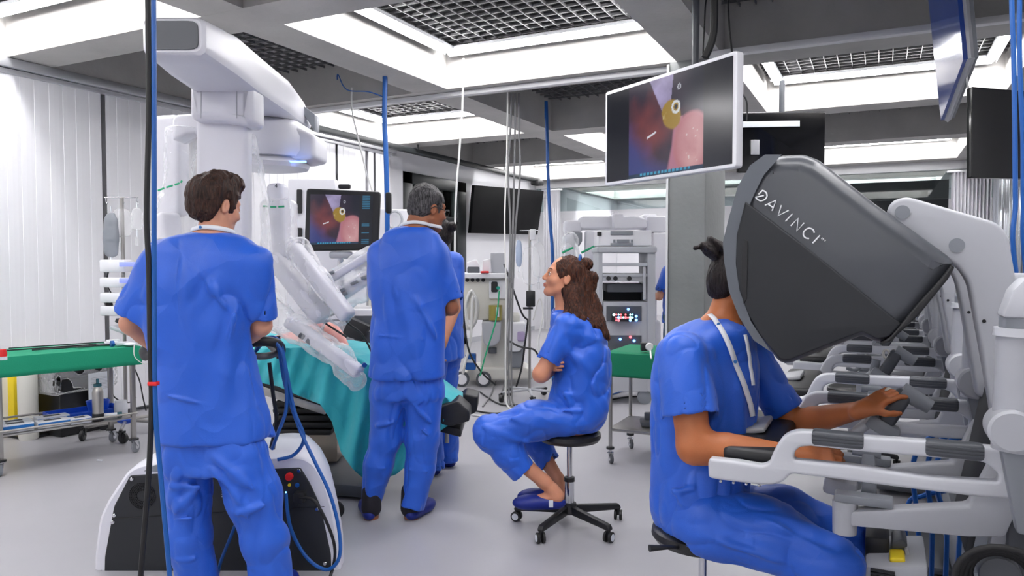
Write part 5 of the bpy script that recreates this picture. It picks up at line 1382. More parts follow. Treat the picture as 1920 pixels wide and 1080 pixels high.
# column, neck and boom
plate_y('column', [[(366, 224), (368, 215), (384, 212), (446, 212), (460, 218), (462, 232), (462, 860), (362, 860)]], 3.95, .11, .03, M['robot'], rb, r=.02)
yc = 4.05
nk_ = plate_y('neck', [[(353, 160), (472, 160), (473, 226), (462, 234), (412, 226), (364, 226), (353, 218)]], 3.86, .22, .045, M['robot'], rb, r=.02)
for x in (377, 444): MB().tube([at(x, 168, 3.858), at(x, 222, 3.858)], .0012, 6).build('seam', M['mgrey'], nk_)
def boom_ring(Y, x0, x1, z0, z1, n=44, pw=7):
    out = []
    for i in range(n):
        a = 2 * math.pi * i / n; ca, sa = math.cos(a), math.sin(a)
        r = (abs(ca) ** pw + abs(sa) ** pw) ** (-1 / pw); out.append(CW(((x0 + x1) / 2 + (x1 - x0) / 2 * ca * r, Y, (z0 + z1) / 2 + (z1 - z0) / 2 * sa * r)))
    return out
bm_ = MB(); secs = [(3.20, -1.565, -1.325, 2.292, 2.432), (3.215, -1.58, -1.31, 2.280, 2.442), (3.35, -1.60, -1.305, 2.275, 2.458), (3.6, -1.645, -1.31, 2.275, 2.49), (4.0, -1.68, -1.33, 2.275, 2.50), (4.5, -1.69, -1.335, 2.275, 2.50), (4.85, -1.69, -1.34, 2.275, 2.44), (5.0, -1.68, -1.345, 2.28, 2.37)]
rs = [[bm_.bm.verts.new(v) for v in boom_ring(*s_)] for s_ in secs]
for a, b in zip(rs, rs[1:]):
    for k in range(44): bm_.bm.faces.new((a[k], a[(k + 1) % 44], b[(k + 1) % 44], b[k]))
bm_.bm.faces.new(rs[0]); bm_.bm.faces.new(rs[-1][::-1])
boom = bm_.build('boom', M['robot'], rb)
ec = MB(); r0 = [ec.bm.verts.new(v) for v in boom_ring(3.192, -1.553, -1.337, 2.302, 2.422)]; r1 = [ec.bm.verts.new(v) for v in boom_ring(3.22, -1.553, -1.337, 2.302, 2.422)]
for k in range(44): ec.bm.faces.new((r0[k], r0[(k + 1) % 44], r1[(k + 1) % 44], r1[k]))
ec.bm.faces.new(r0); ec.bm.faces.new(r1); ec.build('boom_end_cap', M['dgrey'], boom)
MB().prism([at(552, 186, 4.82), at(590, 214, 4.82), at(590, 246, 4.82), at(553, 190, 4.82)], Vector(rot(0, .12) + (0,)), .004).build('boom_tip', M['mgrey'], boom)
# instrument carousel
car = MB().lathe(CW((-1.55, 4.72, 2.03)), [(.22, 0), (.29, .012), (.31, .05), (.31, .13), (.28, .20), (.2, .25)], 44).build('carousel', M['robot'], rb)
plate_y('carousel_cover', [[(480, 232), (556, 236), (590, 252), (591, 296), (560, 302), (480, 286)]], 4.55, .32, .03, M['robot'], car, r=.03)
MB().box(at(557, 303, 4.50), (.11, .02, .01), RC, .004).build('status_light', M['led_blue'], car)
MB().lathe(CW((-1.52, 4.66, 1.965)), [(.16, 0), (.24, .01), (.25, .035), (.2, .07)], 40).build('carousel_plate', M['robot'], car)
plate_y('side_cover', [[(322, 222), (330, 214), (372, 212), (378, 220), (378, 250), (346, 252), (330, 262), (322, 262)]], 4.45, .18, .02, M['robot'], car, r=.02)
plate_y('arm_mount', [[(286, 216), (330, 213), (336, 232), (336, 402), (286, 410)]], 4.6, .16, .03, M['robot'], car, r=.03)
# arms: hard links with a plastic sleeve over each
def link(name, a, b, w, h, par, m='robot'):
    a, b = Vector(a), Vector(b); L = (b - a).length
    R = Raxis(b - a); return MB().box((a + b) / 2, (w, h, L), R, min(w, h) * .3, 4).build(name, M[m], par)
A4a, A4b, A4c = CW(K(520, 345, 4.6)), CW(K(532, 470, 4.6)), CW(K(640, 588, 4.5))
arm4 = link('arm', A4a, A4b + Vector((0, 0, -.06)), .15, .10, rb)
bpy_txt = bpy.data.curves.new('four', 'FONT'); bpy_txt.body = '4'; bpy_txt.size = .035; bpy_txt.extrude = .0006
tmp = bpy.data.objects.new('tmp', bpy_txt); COL.objects.link(tmp); dg = bpy.context.evaluated_depsgraph_get()
me4 = bpy.data.meshes.new_from_object(tmp.evaluated_get(dg)); bpy.data.objects.remove(tmp); bpy.data.curves.remove(bpy_txt)
me4.transform(Matrix.Translation(at(515, 352, 4.515)) @ RC.to_4x4() @ Matrix.Rotation(math.pi / 2, 4, 'X')); link_mesh('arm_number', me4, M['ink'], arm4)
link('upper_link', CW(K(548, 462, 4.5)), CW(K(655, 596, 4.35)), .10, .09, arm4)
link('lower_link', CW(K(512, 480, 4.55)), CW(K(606, 600, 4.4)), .12, .10, arm4)
arm3 = link('arm', CW(K(540, 600, 4.35)), CW(K(676, 700, 4.2)), .085, .075, rb)
for i, (x, y) in enumerate(((566, 630), (580, 640), (597, 650), (622, 664), (645, 672))):
    MB().box(at(x, y, 4.27), (.035, .03, .03), RC @ Matrix.Rotation(.6, 3, 'Y'), .005).build('connector', M['dgrey'] if i != 4 else M['white'], arm3)
MB().lathe(at(683, 684, 4.22), [(.014, 0), (.014, .02)], 16, rot(.3, -1) + (0,)).build('blue_clip', M['led_blue'] if False else M['blue_cable'], arm3)
arm2 = link('arm', CW(K(600, 580, 4.6)), CW(K(712, 505, 4.6)), .09, .08, rb)
for i, (x, y) in enumerate(((612, 566), (628, 553), (645, 552), (620, 512), (640, 545), (664, 530), (684, 520))):
    MB().box(at(x, y, 4.52), (.045, .03, .02), RC @ Matrix.Rotation(-.4, 3, 'Y'), .004).build('connector', M['mgrey'], arm2)
link('slider', CW(K(606, 532, 4.55)), CW(K(706, 470, 4.55)), .05, .05, arm2)
arm1 = link('arm', CW(K(312, 400, 4.55)), CW(K(330, 520, 4.5)), .14, .10, rb)
for (a, b, nm) in (((584, 606), (642, 583), 'instrument_shaft'), ((586, 604), (638, 600), 'instrument_shaft'), ((600, 600), (650, 632), 'instrument_shaft')):
    MB().cyl(at(*a, 4.5), at(*b, 4.45), .006).build(nm, M['black'], rb)
MB().tube([at(640, 583, 4.45), at(652, 605, 4.4), at(680, 628, 4.38), at(700, 668, 4.36)], .006, 8, smooth=6).build('instrument_cable', M['black'], rb)
# plastic sleeves
def sleeve_film(name, fn, lo, hi, m='film', res=.014): return sdf_obj(name, fn, lo, hi, res, M[m], rb)
def crum(P, s, a=.012): return a * .7 * fbm(P * 7, s, 2) + a * .7 * (1 - np.abs(vnoise(P * A3((10, 10, 6)), s + 3))) ** 4 + .0045 * (1 - np.abs(vnoise(P * 24, s + 5))) ** 3
def fl4(P):
    d = s_box(P, K(524, 430, 4.6), (.105, .10, .19), None, .05); d = smin(d, s_fcone(P, K(560, 470, 4.5), K(640, 590, 4.38), .085, .075, .8, (0, 1, 0)), .05)
    d = smin(d, s_fcone(P, K(512, 490, 4.55), K(580, 600, 4.4), .11, .10, .7, (0, 1, 0)), .06); return d + crum(P, 61)
lo, hi = bounds([K(480, 340, 4.5), K(670, 640, 4.5)], .1); lo[1] = 4.2; hi[1] = 4.85; sleeve_film('plastic_sleeve', fl4, lo, hi, 'film')
def fl3(P):
    d = s_cone(P, K(510, 588, 4.42), K(560, 620, 4.35), .10, .066); d = smin(d, s_chain(P, [K(560, 620, 4.35), K(640, 672, 4.25), K(672, 706, 4.22)], [.085, .085, .05]), .04)
    d = smin(d, s_chain(P, [K(640, 690, 4.22), K(668, 716, 4.20)], [.07, .05]), .03); return d + crum(P, 63, .016)
lo, hi = bounds([K(490, 560, 4.3), K(690, 735, 4.3)], .12); lo[1] = 4.0; hi[1] = 4.6; sleeve_film('plastic_sleeve', fl3, lo, hi, 'film')
def fl2(P):
    d = s_chain(P, [K(590, 590, 4.6), K(650, 560, 4.6), K(715, 515, 4.6)], [.06, .075, .09]); d = smin(d, s_chain(P, [K(610, 530, 4.6), K(705, 475, 4.6)], [.05, .07]), .04); return d + crum(P, 65, .018)
lo, hi = bounds([K(580, 450, 4.6), K(720, 610, 4.6)], .14); lo[1] = 4.3; hi[1] = 4.9; sleeve_film('plastic_sleeve', fl2, lo, hi, 'film_dense')
def fl1(P):
    d = s_loft(P, [(K(0, 450, 4.5)[2], K(325, 0, 4.5)[0], 4.5, .15, .10), (K(0, 400, 4.5)[2], K(325, 0, 4.5)[0], 4.5, .13, .10), (K(0, 330, 4.5)[2], K(330, 0, 4.5)[0], 4.5, .09, .08), (K(0, 240, 4.5)[2], K(340, 0, 4.5)[0], 4.5, .11, .09)], 0)
    return d + crum(P, 67, .012)
lo, hi = bounds([K(270, 230, 4.5), K(385, 460, 4.5)], .06); lo[1] = 4.3; hi[1] = 4.7; sleeve_film('plastic_sleeve', fl1, lo, hi, 'film_thin')
def fl0(P):
    d = s_loft(P, [(K(0, 560, 4.3)[2], K(486, 0, 4.3)[0], 4.3, .07, .07), (K(0, 420, 4.3)[2], K(478, 0, 4.3)[0], 4.3, .07, .08), (K(0, 300, 4.3)[2], K(470, 0, 4.3)[0], 4.3, .045, .08), (K(0, 250, 4.3)[2], K(464, 0, 4.3)[0], 4.3, .02, .06)], 0)
    return d + crum(P, 69, .01)
lo, hi = bounds([K(450, 240, 4.3), K(510, 570, 4.3)], .05); lo[1] = 4.18; hi[1] = 4.42; sleeve_film('plastic_sleeve', fl0, lo, hi, 'film_thin')
# green printed bands on the sleeves
for (P, Y) in ((((294, 358), (310, 352), (326, 347), (338, 343), (342, 338)), 4.36), (((492, 386), (505, 388), (520, 388), (535, 387)), 4.44)):
    b = MB()
    pts = [at(x, y, Y) for x, y in P]
    for a, c_ in zip(pts, pts[1:]):
        dd = (c_ - a) * .12; b.tube([a + dd, c_ - dd], .0055, 6, flat=(1, .4))
    b.build('green_band', M['greenprint'], rb)
# helm bar behind the man
hb = [at(273, 668, 3.42), at(272, 656, 3.30), at(300, 650, 3.24), at(400, 650, 3.24), at(490, 640, 3.24), at(522, 646, 3.30), at(524, 660, 3.42), at(500, 640, 3.6), at(470, 632, 3.65)]
MB().tube(hb, .022, 12, smooth=6).build('helm_bar', M['black'], rb)
MB().tube([at(300, 656, 3.26), at(400, 660, 3.26), at(488, 668, 3.26), at(520, 662, 3.34)], .016, 10, smooth=5).build('helm_bar', M['dgrey'], rb)
MB().cyl(at(522, 672, 3.4), at(522, 630, 3.4), .009).build('helm_post', M['black'], rb)
MB().cyl(at(410, 860, 3.6), at(410, 655, 3.4), .06, .05).build('helm_stem', M['robot'], rb)
for (P, r) in ((((505, 680), (512, 740), (518, 790), (508, 840)), .009), (((530, 690), (540, 760), (520, 800), (512, 842)), .009)):
    MB().tube([at(x, y, 3.38) for x, y in P], r, 8, smooth=6).build('cable', M['black'], rb)

# ================================================================ PICTURES ON THE SCREENS
def tissue(u, v, wide):
    u = np.asarray(u, float); v = np.asarray(v, float); c = np.zeros(u.shape + (3,))
    P = np.stack([u * 5, v * 5, u * 0], -1).reshape(-1, 3); n = fbm(P, 77, 4).reshape(u.shape)
    def mixc(c, col, m): m = np.clip(m, 0, 1)[..., None]; return c * (1 - m) + np.array(col) * m
    c = mixc(c, (.035, .025, .05), np.ones(u.shape)); c = mixc(c, (.30, .07, .07), np.clip(.9 - np.abs(v - .45) * 1.6 - np.abs(u - .28) * 1.3 + n * .25, 0, .8))
    c = mixc(c, (.03, .07, .32), np.clip((.35 - u) * 2 + (.35 - v) * 2 + n * .2, 0, .75)); c = mixc(c, (.012, .014, .03), np.clip((u - .70) * 5, 0, 1) * np.clip((v - .52) * 6, 0, 1))
    w = (v > .52 + (u - .6) * 0) & (u > .30 + (1 - v) * .50) & (u < .62 + (v - .95) * .12); c = mixc(c, (.52, .45, .74), w * (.75 + .3 * n))
    st = np.clip(1.2 - np.abs(u - (.665 + (.3 - v) * -.12)) / (.055 + .12 * np.clip(.28 - v, 0, 1)), 0, 1) * (v < .56); c = mixc(c, (.60, .24, .34), np.clip(st * 2, 0, .9))
    r = np.sqrt(((u - .87) / .24) ** 2 + ((v - .24) / .36) ** 2); r = r + n * .05; c = mixc(c, (.58, .22, .26), np.clip((1.04 - r) * 9, 0, 1)); c = mixc(c, (.86, .50, .50), np.clip((.85 - r) * 1.6, 0, .8) * (1 + n * .5))
    sp = np.clip(vnoise(np.stack([u * 38, v * 38, u * 0 + 3], -1).reshape(-1, 3), 5).reshape(u.shape) * 6 - 3.4, 0, 1) * (r < .6) * (r > .25); c = mixc(c, (1, .95, .95), sp)
    a = (u - .60) * .85 + (v - .60) * .3; b = -(u - .60) * .3 + (v - .60) * .9; r = np.sqrt((a / .115) ** 2 + (b / .15) ** 2); r = r + n * .12; c = mixc(c, (.42, .26, .03), np.clip((1 - r) * 8, 0, 1)); c = mixc(c, (.80, .66, .30), np.clip(n * 4 + .3, 0, .9) * (r < .9) * 1.0)
    r = np.sqrt(((u - .66) / .055) ** 2 + ((v - .665) / .065) ** 2); c = mixc(c, (.85, .88, .9), (np.abs(r - .85) < .22) * 1.0); c = mixc(c, (.02, .03, .04), (r < .35) * 1.0)
    r = np.sqrt(((u - .70) / .022) ** 2 + ((v - .86) / .03) ** 2); c = mixc(c, (.7, .72, .8), (np.abs(r - .8) < .25) * .8)
    t = np.abs((v - .43) - (u - .33) * .35) < .010; c = mixc(c, (.9, .92, 1), t * (u > .27) * (u < .39) * 1.0)
    c = mixc(c, (.02, .05, .10), (v < .045) * 1.0); c = mixc(c, (.05, .40, .65), (v < .038) * (v > .012) * (((u * 60).astype(int) % 3) > 0) * (np.abs(u - .5) < .34) * 1.0)
    return c
M['screen_pic'] = bpy.data.materials.new('endoscope_picture'); m = M['screen_pic']; m.use_nodes = True
nt = m.node_tree; bs = nt.nodes['Principled BSDF']; at_n = nt.nodes.new('ShaderNodeAttribute'); at_n.attribute_name = 'Col'
bs.inputs['Base Color'].default_value = (.004, .004, .005, 1); bs.inputs['Roughness'].default_value = .16; bs.inputs['Emission Strength'].default_value = 0.62
nt.links.new(at_n.outputs['Color'], bs.inputs['Emission Color'])
def picture(name, corners, parent, nx=150, ny=110, strip=0.0, lpad=0.0, text=True):
    """corners: lower left, lower right, upper right, upper left"""
    A_, B_, C_, D_ = [Vector(c) for c in corners]; me = bpy.data.meshes.new(name); V = []; U = []
    for i in range(nx + 1):
        for j in range(ny + 1):
            u, v = i / nx, j / ny; V.append((A_ * (1 - u) + B_ * u) * (1 - v) + (D_ * (1 - u) + C_ * u) * v); U.append((u, v))
    Fq = [(i * (ny + 1) + j, (i + 1) * (ny + 1) + j, (i + 1) * (ny + 1) + j + 1, i * (ny + 1) + j + 1) for i in range(nx) for j in range(ny)]
    me.from_pydata([tuple(v) for v in V], [], Fq); U = np.array(U); us = (U[:, 0] - lpad) / (1 - strip - lpad)
    col = tissue(us, U[:, 1], 0); out = (us > 1) | (us < 0); col[out] = (.012, .014, .022)
    if strip and text:
        t = (us > 1.06) & (us < 1.22) & (((U[:, 1] * 55).astype(int) % 2) == 0) & ((U[:, 1] > .70) | ((U[:, 1] < .42) & (U[:, 1] > .36)) | ((U[:, 1] < .26) & (U[:, 1] > .20)) | (U[:, 1] < .10)); col[t] = (.04, .22, .38)
    a = me.color_attributes.new('Col', 'FLOAT_COLOR', 'POINT'); a.data.foreach_set('color', np.c_[col, np.ones(len(col))].ravel())
    return link_mesh(name, me, M['screen_pic'], parent)
# monitor over the patient
vm = empty('display_monitor', at(640, 470, 5.2), 'black-framed monitor with webcam showing the operation, above the patient', 'monitor')
plate_y('frame', [[(574, 353), (713, 359), (708, 469), (570, 471)]], 5.2, .05, .012, M['black'], vm, r=.025)
picture('screen', [at(580, 459, 5.195), at(697, 456, 5.195), at(700, 367, 5.195), at(582, 364, 5.195)], vm, strip=.22)
MB().box(at(646, 350, 5.18), (.085, .035, .032), RC, .010).build('webcam', M['black'], vm)
MB().tube([at(636, 470, 5.28), at(640, 500, 5.32), at(640, 560, 5.5)], .02, 10, smooth=3).build('support_arm', M['white'], vm)
MB().box(at(640, 478, 5.24), (.16, .07, .05), RC, .015).build('bracket', M['lgrey'], vm)
# hanging television, white frame
tv = empty('large_monitor', at(1250, 340, 4.4), 'large white-framed monitor hanging by the concrete column, showing tissue', 'monitor')
Pl0, Pr0, Pr1, Pl1 = at(1134, 346, 4.87), at(1379, 318, 3.90), at(1376, 99, 3.90), at(1131, 169, 4.87)
U_ = (Pr0 - Pl0).normalized(); Wd = (Pr0 - Pl0).length; N_ = Vector((-U_.y, U_.x, 0)).normalized()
if N_.dot(at(1250, 240, 5) - Vector((0, 0, CAM_H))) < 0: N_ = -N_
V_ = Vector((0, 0, 1)); zb = (Pl0.z + Pr0.z) / 2; zt = (Pr1.z + Pl1.z) / 2; O_ = Vector((Pl0.x, Pl0.y, zb)); Uh = Vector((U_.x, U_.y, 0)).normalized()
Hh = zt - zb
plate('frame', [rounded([(0, 0), (Wd, 0), (Wd, Hh), (0, Hh)], .02)], Uh, V_, N_, O_, .055, .008, M['white'], tv)
g = .022
picture('screen', [O_ + Uh * g + V_ * g - N_ * .001, O_ + Uh * (Wd - g) + V_ * g - N_ * .001, O_ + Uh * (Wd - g) + V_ * (Hh - g) - N_ * .001, O_ + Uh * g + V_ * (Hh - g) - N_ * .001], tv, 200, 110, strip=.20, lpad=.21, text=False)
cB = O_ + Uh * Wd * .5 + V_ * Hh * .5 + N_ * .07
MB().box(cB, (.25, .25, .08), Matrix((Uh, V_, N_)).transposed(), .01).build('wall_plate', M['mgrey'], tv)
MB().tube([cB + N_ * .03, cB + N_ * .18, cB + N_ * .18 + Vector((0, 0, 3.0 - cB.z))], .022, 12).build('ceiling_pole', M['dgrey'], tv)
# black television on the left wall
t2 = empty('wall_television', at(950, 440, 9.5), 'black switched-off television tilted on the white left wall', 'television')
a_, b_, c_, d_ = pc(883, 437, -6.12), pc(1008, 440, -6.12), pc(1020, 358, -6.02), pc(890, 347, -6.02)
MB().prism([a_, b_, c_, d_], (-.06, 0, 0), .006).build('panel', mat('dead_black_panel', srgb(6, 6, 8), .6, spec=.15), t2)
MB().cyl(((a_ + c_) / 2) + Vector((-.05, 0, 0)), ((a_ + c_) / 2) + Vector((-.22, 0, 0)), .05).build('bracket', M['black'], t2)
# dark monitor behind the column
t3 = empty('ceiling_monitor', at(1466, 322, 6.6), 'dark monitor hanging between the column and the console hood', 'monitor')
plate_y('panel', [[(1384, 211), (1548, 209), (1546, 322), (1384, 324)]], 6.6, .06, .008, M['glassy'], t3, r=.01)
MB().cyl(at(1466, 212, 6.64), at(1466, 212, 6.64) * 1 + Vector((0, 0, 3.0 - at(1466, 212, 6.64).z)), .025).build('ceiling_pole', M['dgrey'], t3)
for (P, nm) in (([(1408, 262), (1424, 262), (1424, 290), (1408, 290)], 'bracket'),): plate_y(nm, [P], 6.57, .02, .002, M['alu'], t3)
plate_y('lamp_reflection', [[(1384, 228), (1500, 226), (1500, 237), (1384, 239)]], 6.585, .012, .002, M['paper'], t3)  # white strip stands in for a lamp reflected in the screen
# tilted monitor top right
t4 = empty('ceiling_monitor', at(1780, 230, 4.8), 'tilted monitor with painted blue reflection at the top right corner, nearly edge-on', 'monitor')
a_, b_, c_, d_ = at(1731, -90, 4.95), at(1764, 226, 4.95), at(1806, 112, 4.35), at(1784, -120, 4.35)
nn = (b_ - a_).cross(d_ - a_).normalized()
if nn.dot(a_ - Vector((0, 0, CAM_H))) < 0: nn = -nn
MB().prism([a_, b_, c_, d_], nn * .03).build('screen', mat('blue_reflection', srgb(14, 32, 98), .10, spec=.8, emit=(.01, .03, .12), estr=.4), t4)  # reflected ceiling put into the blue colour and faint glow
MB().prism([a_ + nn * .031, b_ + nn * .031, c_ + nn * .031, d_ + nn * .031], nn * .05, .005).build('back_cover', M['mgrey'], t4)
MB().tube([b_ + nn * .04, c_ + nn * .04], .022, 4).tube([c_ + nn * .04, d_ + nn * .04], .018, 4).build('rim', M['lgrey'], t4)
MB().cyl((a_ + c_) / 2 + nn * .09, (a_ + c_) / 2 + nn * .09 + Vector((0, 0, .7)), .02).build('ceiling_pole', M['dgrey'], t4)
t5 = empty('ceiling_monitor', at(1870, 335, 5.0), 'black monitor at the right edge in front of the shiny reflection vanes', 'monitor')
plate_y('panel', [[(1822, 162), (2010, 178), (2010, 336), (1822, 333)]], 4.1, .05, .006, M['glassy'], t5, r=.008)
MB().cyl(at(1930, 200, 4.13), at(1930, 200, 4.13) + Vector((0, 0, .85)), .02).build('ceiling_pole', M['dgrey'], t5)
# ================================================================ PATIENT AND OPERATING TABLE
ot = empty('operating_table', at(620, 900, 5.0).xy.to_3d(), 'operating table with black bellows column and black foot pads', 'operating table')
zf = 0
fb = MB(); q = [pz(545, 925, .02), pz(700, 935, .02), pz(715, 872, .02), pz(560, 870, .02)]
fb.prism(q, (0, 0, .07), .01); fb.build('base_plate', M['dgrey'], ot)
bx = MB().prism([at(531, 868, 4.75), at(632, 866, 4.75), at(632, 808, 4.75), at(531, 806, 4.75)], Vector(rot(0, .35) + (0,)), .006).build('column_cover', mat('brushed_panel', srgb(178, 166, 150), .35, .6), ot)
txt = bpy.data.curves.new('word', 'FONT'); txt.body = 'Resist'; txt.size = .05; txt.extrude = .0005
tmp = bpy.data.objects.new('tmp', txt); COL.objects.link(tmp); dg = bpy.context.evaluated_depsgraph_get()
me = bpy.data.meshes.new_from_object(tmp.evaluated_get(dg)); bpy.data.objects.remove(tmp); bpy.data.curves.remove(txt)
me.transform(Matrix.Translation(at(544, 828, 4.744)) @ RC.to_4x4() @ Matrix.Rotation(math.pi / 2, 4, 'X')); link_mesh('lettering', me, mat('blue_print', srgb(50, 60, 130), .6), bx)
bl = MB(); 
for i in range(5):
    y = 800 - i * 13; w = 6 if i % 2 else 0
    c = (at(531 - w, y, 4.85) + at(633 + w, y, 4.85)) / 2; bl.box(c, (.36 + w * .006, .34, .040), RC, .016)
bl.build('bellows', M['black_rubber'], ot)
# table top, head low to the left
tA, tB = K(478, 668, 4.80), K(868, 778, 4.44); RT = Matrix.Identity(3)
MB().prism([CW(tA + A3((0, -.2, -.14))), CW(tB + A3((0, -.16, -.10))), CW(tB + A3((0, .16, -.10))), CW(tA + A3((0, .2, -.14)))], (0, 0, .05), .01).build('table_top', M['black'], ot)
MB().prism([at(490, 724, 4.56), at(608, 762, 4.56), at(609, 778, 4.56), at(490, 740, 4.56)], Vector(rot(0, .04) + (0,)), .004).build('side_rail', M['steel'], ot)
for (P, Y) in (([(826, 762), (858, 752), (880, 772), (880, 790), (845, 800), (826, 796)], 4.20), ([(858, 748), (872, 738), (896, 744), (894, 772), (884, 778), (860, 770)], 4.48)):
    plate_y('foot_pad', [P], Y, .22, .012, M['black'], ot, r=.012)
MB().cyl(at(838, 795, 4.32), at(838, 830, 4.32), .012).build('rail_clamp', M['steel'], ot)
# patient: only the belly shows between the drapes
pt = empty('patient', CW(K(600, 640, 4.8)), 'draped patient on the operating table, only the pink belly uncovered', 'person')
yC = lambda x: 4.80 - .34 * (x - 470) / 400
def pat(P):
    d = s_chain(P, [K(470, 665, 4.80), K(540, 660, 4.78), K(605, 645, 4.74), K(660, 690, 4.66)], [.10, .11, .135, .07], .05)
    d = smin(d, s_chain(P, [K(690, 715, 4.58), K(780, 745, 4.48), K(830, 768, 4.40)], [.06, .035, .03], .04), .04)
    d = smin(d, s_chain(P, [K(690, 715, 4.72), K(780, 745, 4.62), K(830, 768, 4.54)], [.06, .035, .03], .04), .04)
    d = smin(d, s_ell(P, K(425, 640, 4.8), (.12, .09, .10)), .05)
    return d
lo, hi = bounds([K(400, 600, 4.8), K(870, 770, 4.8)], .16); lo[1] = 4.2; hi[1] = 5.1
sdf_obj('body', pat, lo, hi, .010, mat('belly_skin', srgb(226, 152, 140), .4, var=.06, vscale=14, sss=.1), pt)
# drape: one sheet over patient and table, hanging in folds towards us
bot = [(480, 716), (520, 724), (560, 742), (600, 758), (622, 790), (640, 850), (662, 880), (690, 905), (742, 890), (790, 850), (828, 806), (852, 790)]
bx_, by_ = np.array([p[0] for p in bot]), np.array([p[1] for p in bot])
tx_ = np.array([470, 560, 620, 690, 760, 840, 872]); ty_ = np.array([655, 652, 658, 684, 712, 752, 770]); tf_ = np.array([622, 630, 640, 640, 676, 716, 738])
def drape(u, v):
    x = 472 + u * 396
    if v < .45:                                 # over the top, far to near
        t = v / .45; Yn = 4.53 - .30 * u; Yd = Yn + (.55 - .10 * u) * (1 - t); y = np.interp(x, tx_, tf_) * (1 - t) + np.interp(x, tx_, ty_) * t
        p = K(x, y, Yd); p[2] += .02 * math.sin(math.pi * t) + .008 * math.sin(u * 31 + t * 5)
    else:
        t = (v - .45) / .55; y = np.interp(x, tx_, ty_) * (1 - t) + np.interp(x, bx_, by_) * t
        Yd = 4.53 - .30 * u - .05 * t * (1 - u) + (.045 * t + .008) * math.sin(u * 34 + 1.5 * math.sin(t * 3 + u * 9)) + .015 * math.sin(u * 77 + t * 6)
        p = K(x, y, Yd)
    return CW(p)
dr = MB().grid(drape, 130, 60).build('surgical_drape', M['teal'], None, solid=.003, angle=80)
tag(dr, 'turquoise surgical drape over the patient, hanging in folds off the table', 'drape')
d2 = MB().grid(lambda u, v: CW(K(600 + u * 110 + v * 8, 655 + u * 22 + v * (34 - u * 6), 4.95 - v * .42 - u * .1) + A3((0, 0, .035 * math.sin(v * 3.1) + .012 * math.sin(u * 19 + v * 7)))), 40, 24).build('surgical_drape', M['teal'], None, solid=.003, angle=80)
tag(d2, 'folded turquoise cover lying just right of the pink belly', 'drape')
# ================================================================ INSTRUMENT TABLE, LEFT
Rr = Vector((-4.84, 3.60, 0)); e1 = Vector((-.24, -.79, 0)).normalized(); e2 = Vector((e1.y, -e1.x, 0))
if e2.x > 0: e2 = -e2
LT, WT = .90, .50
def T(u, v, z): return Rr + e1 * u + e2 * v + Vector((0, 0, z))
RT_ = Matrix((e1, -e2, Vector((0, 0, 1)))).transposed()
if RT_.determinant() < 0: RT_ = Matrix((e1, e2, Vector((0, 0, 1)))).transposed()
it = empty('instrument_table', T(LT / 2, WT / 2, 0), 'stainless steel instrument table on casters along the left edge', 'table')
for (u, v) in ((.02, .02), (LT - .06, .02), (.02, WT - .02), (LT - .06, WT - .02)):
    lg = MB().box(T(u, v, .42), (.032, .032, .66), RT_, .003).build('leg', M['steel'], it)
    w = MB(); f = MB(); caster(w, f, T(u, v, .10), .045, 1.9 + u); w.build('caster', M['mgrey'], lg)
    for o in (f,): o.build('caster_fork', M['chrome'], lg)
    MB().cyl(T(u, v, .098), T(u, v, .108), .034).build('bumper', M['black'], lg)
MB().box(T(LT / 2 - .02, WT / 2, .765), (LT, WT, .02), RT_, .004).build('top_shelf', M['steel'], it)
MB().box(T(LT / 2 - .02, WT / 2, .262), (LT - .04, WT - .02, .012), RT_, .003).build('lower_shelf', M['steel'], it)
for v in (.0, WT): MB().cyl(T(0, v, .295), T(LT - .05, v, .295), .008).build('shelf_rail', M['steel'], it)
# cloth
gc = MB(); n = 60
def cloth(u, v):
    # v across: hang, top, hang
    U = -.03 + u * (LT + .16); wob = .004 * math.sin(u * 23)
    if v < .15: t = v / .15; return T(U, -.02 - .008 * (1 - t) + wob * (1 - t), .650 + t * .128)
    if v > .85: t = (v - .85) / .15; return T(U, WT + .02 + wob * t, .778 - t * .12)
    t = (v - .15) / .7; return T(U, -.02 + t * (WT + .04), .780 + .0015 * math.sin(u * 40) * math.sin(t * 9))
g1 = MB().grid(cloth, 70, 26)
g1.grid(lambda u, v: T(-.032, -.02 + u * (WT + .04), .65 + v * .128), 20, 4)
bmesh.ops.remove_doubles(g1.bm, verts=g1.bm.verts[:], dist=.003)
tag(g1.build('table_cloth', M['green'], None, solid=.003, angle=50), 'bright green cloth over the instrument table on the left', 'cloth')
zt = .786
def thing(name, label, cat, mb, m, group=None, **k):
    return tag(mb.build(name, m, None, **k), label, cat, group)
ins = [((.06, .10), (.62, .14), .005, 'long black instrument shaft nearest the table edge'), ((.10, .20), (.80, .24), .005, 'long black instrument shaft across the middle of the green cloth'), ((.05, .32), (.70, .38), .004, 'thin black instrument shaft towards the wall side of the green cloth')]
for (a, b, r, lab) in ins:
    o = MB().cyl(T(a[0], a[1], zt + .012), T(b[0], b[1], zt + .012), r, seg=10).build('surgical_instrument', M['black']); tag(o, lab, 'surgical instrument', 'instruments on the green table')
    MB().box(T(a[0] - .0, a[1], zt + .014), (.09, .035, .026), RT_, .006).build('handle', M['white'], o)
for (a, b, lab) in (((.12, .16), (.34, .20), 'flat silver instrument tray lying nearest on the green cloth'), ((.22, .28), (.5, .31), 'slim steel holder lying behind the silver tray')):
    p, q = T(*a, zt + .005), T(*b, zt + .005); thing('instrument_tray', lab, 'tray', MB().box((p + q) / 2, ((q - p).length, .03, .009), RT_, .002), M['alu'])
thing('scissors', 'open steel scissors at the right end of the green table', 'scissors', MB().cyl(T(.05, .12, zt + .005), T(.20, .20, zt + .016), .004, seg=8).cyl(T(.05, .2, zt + .006), T(.20, .12, zt + .016), .004, seg=8), M['chrome'])
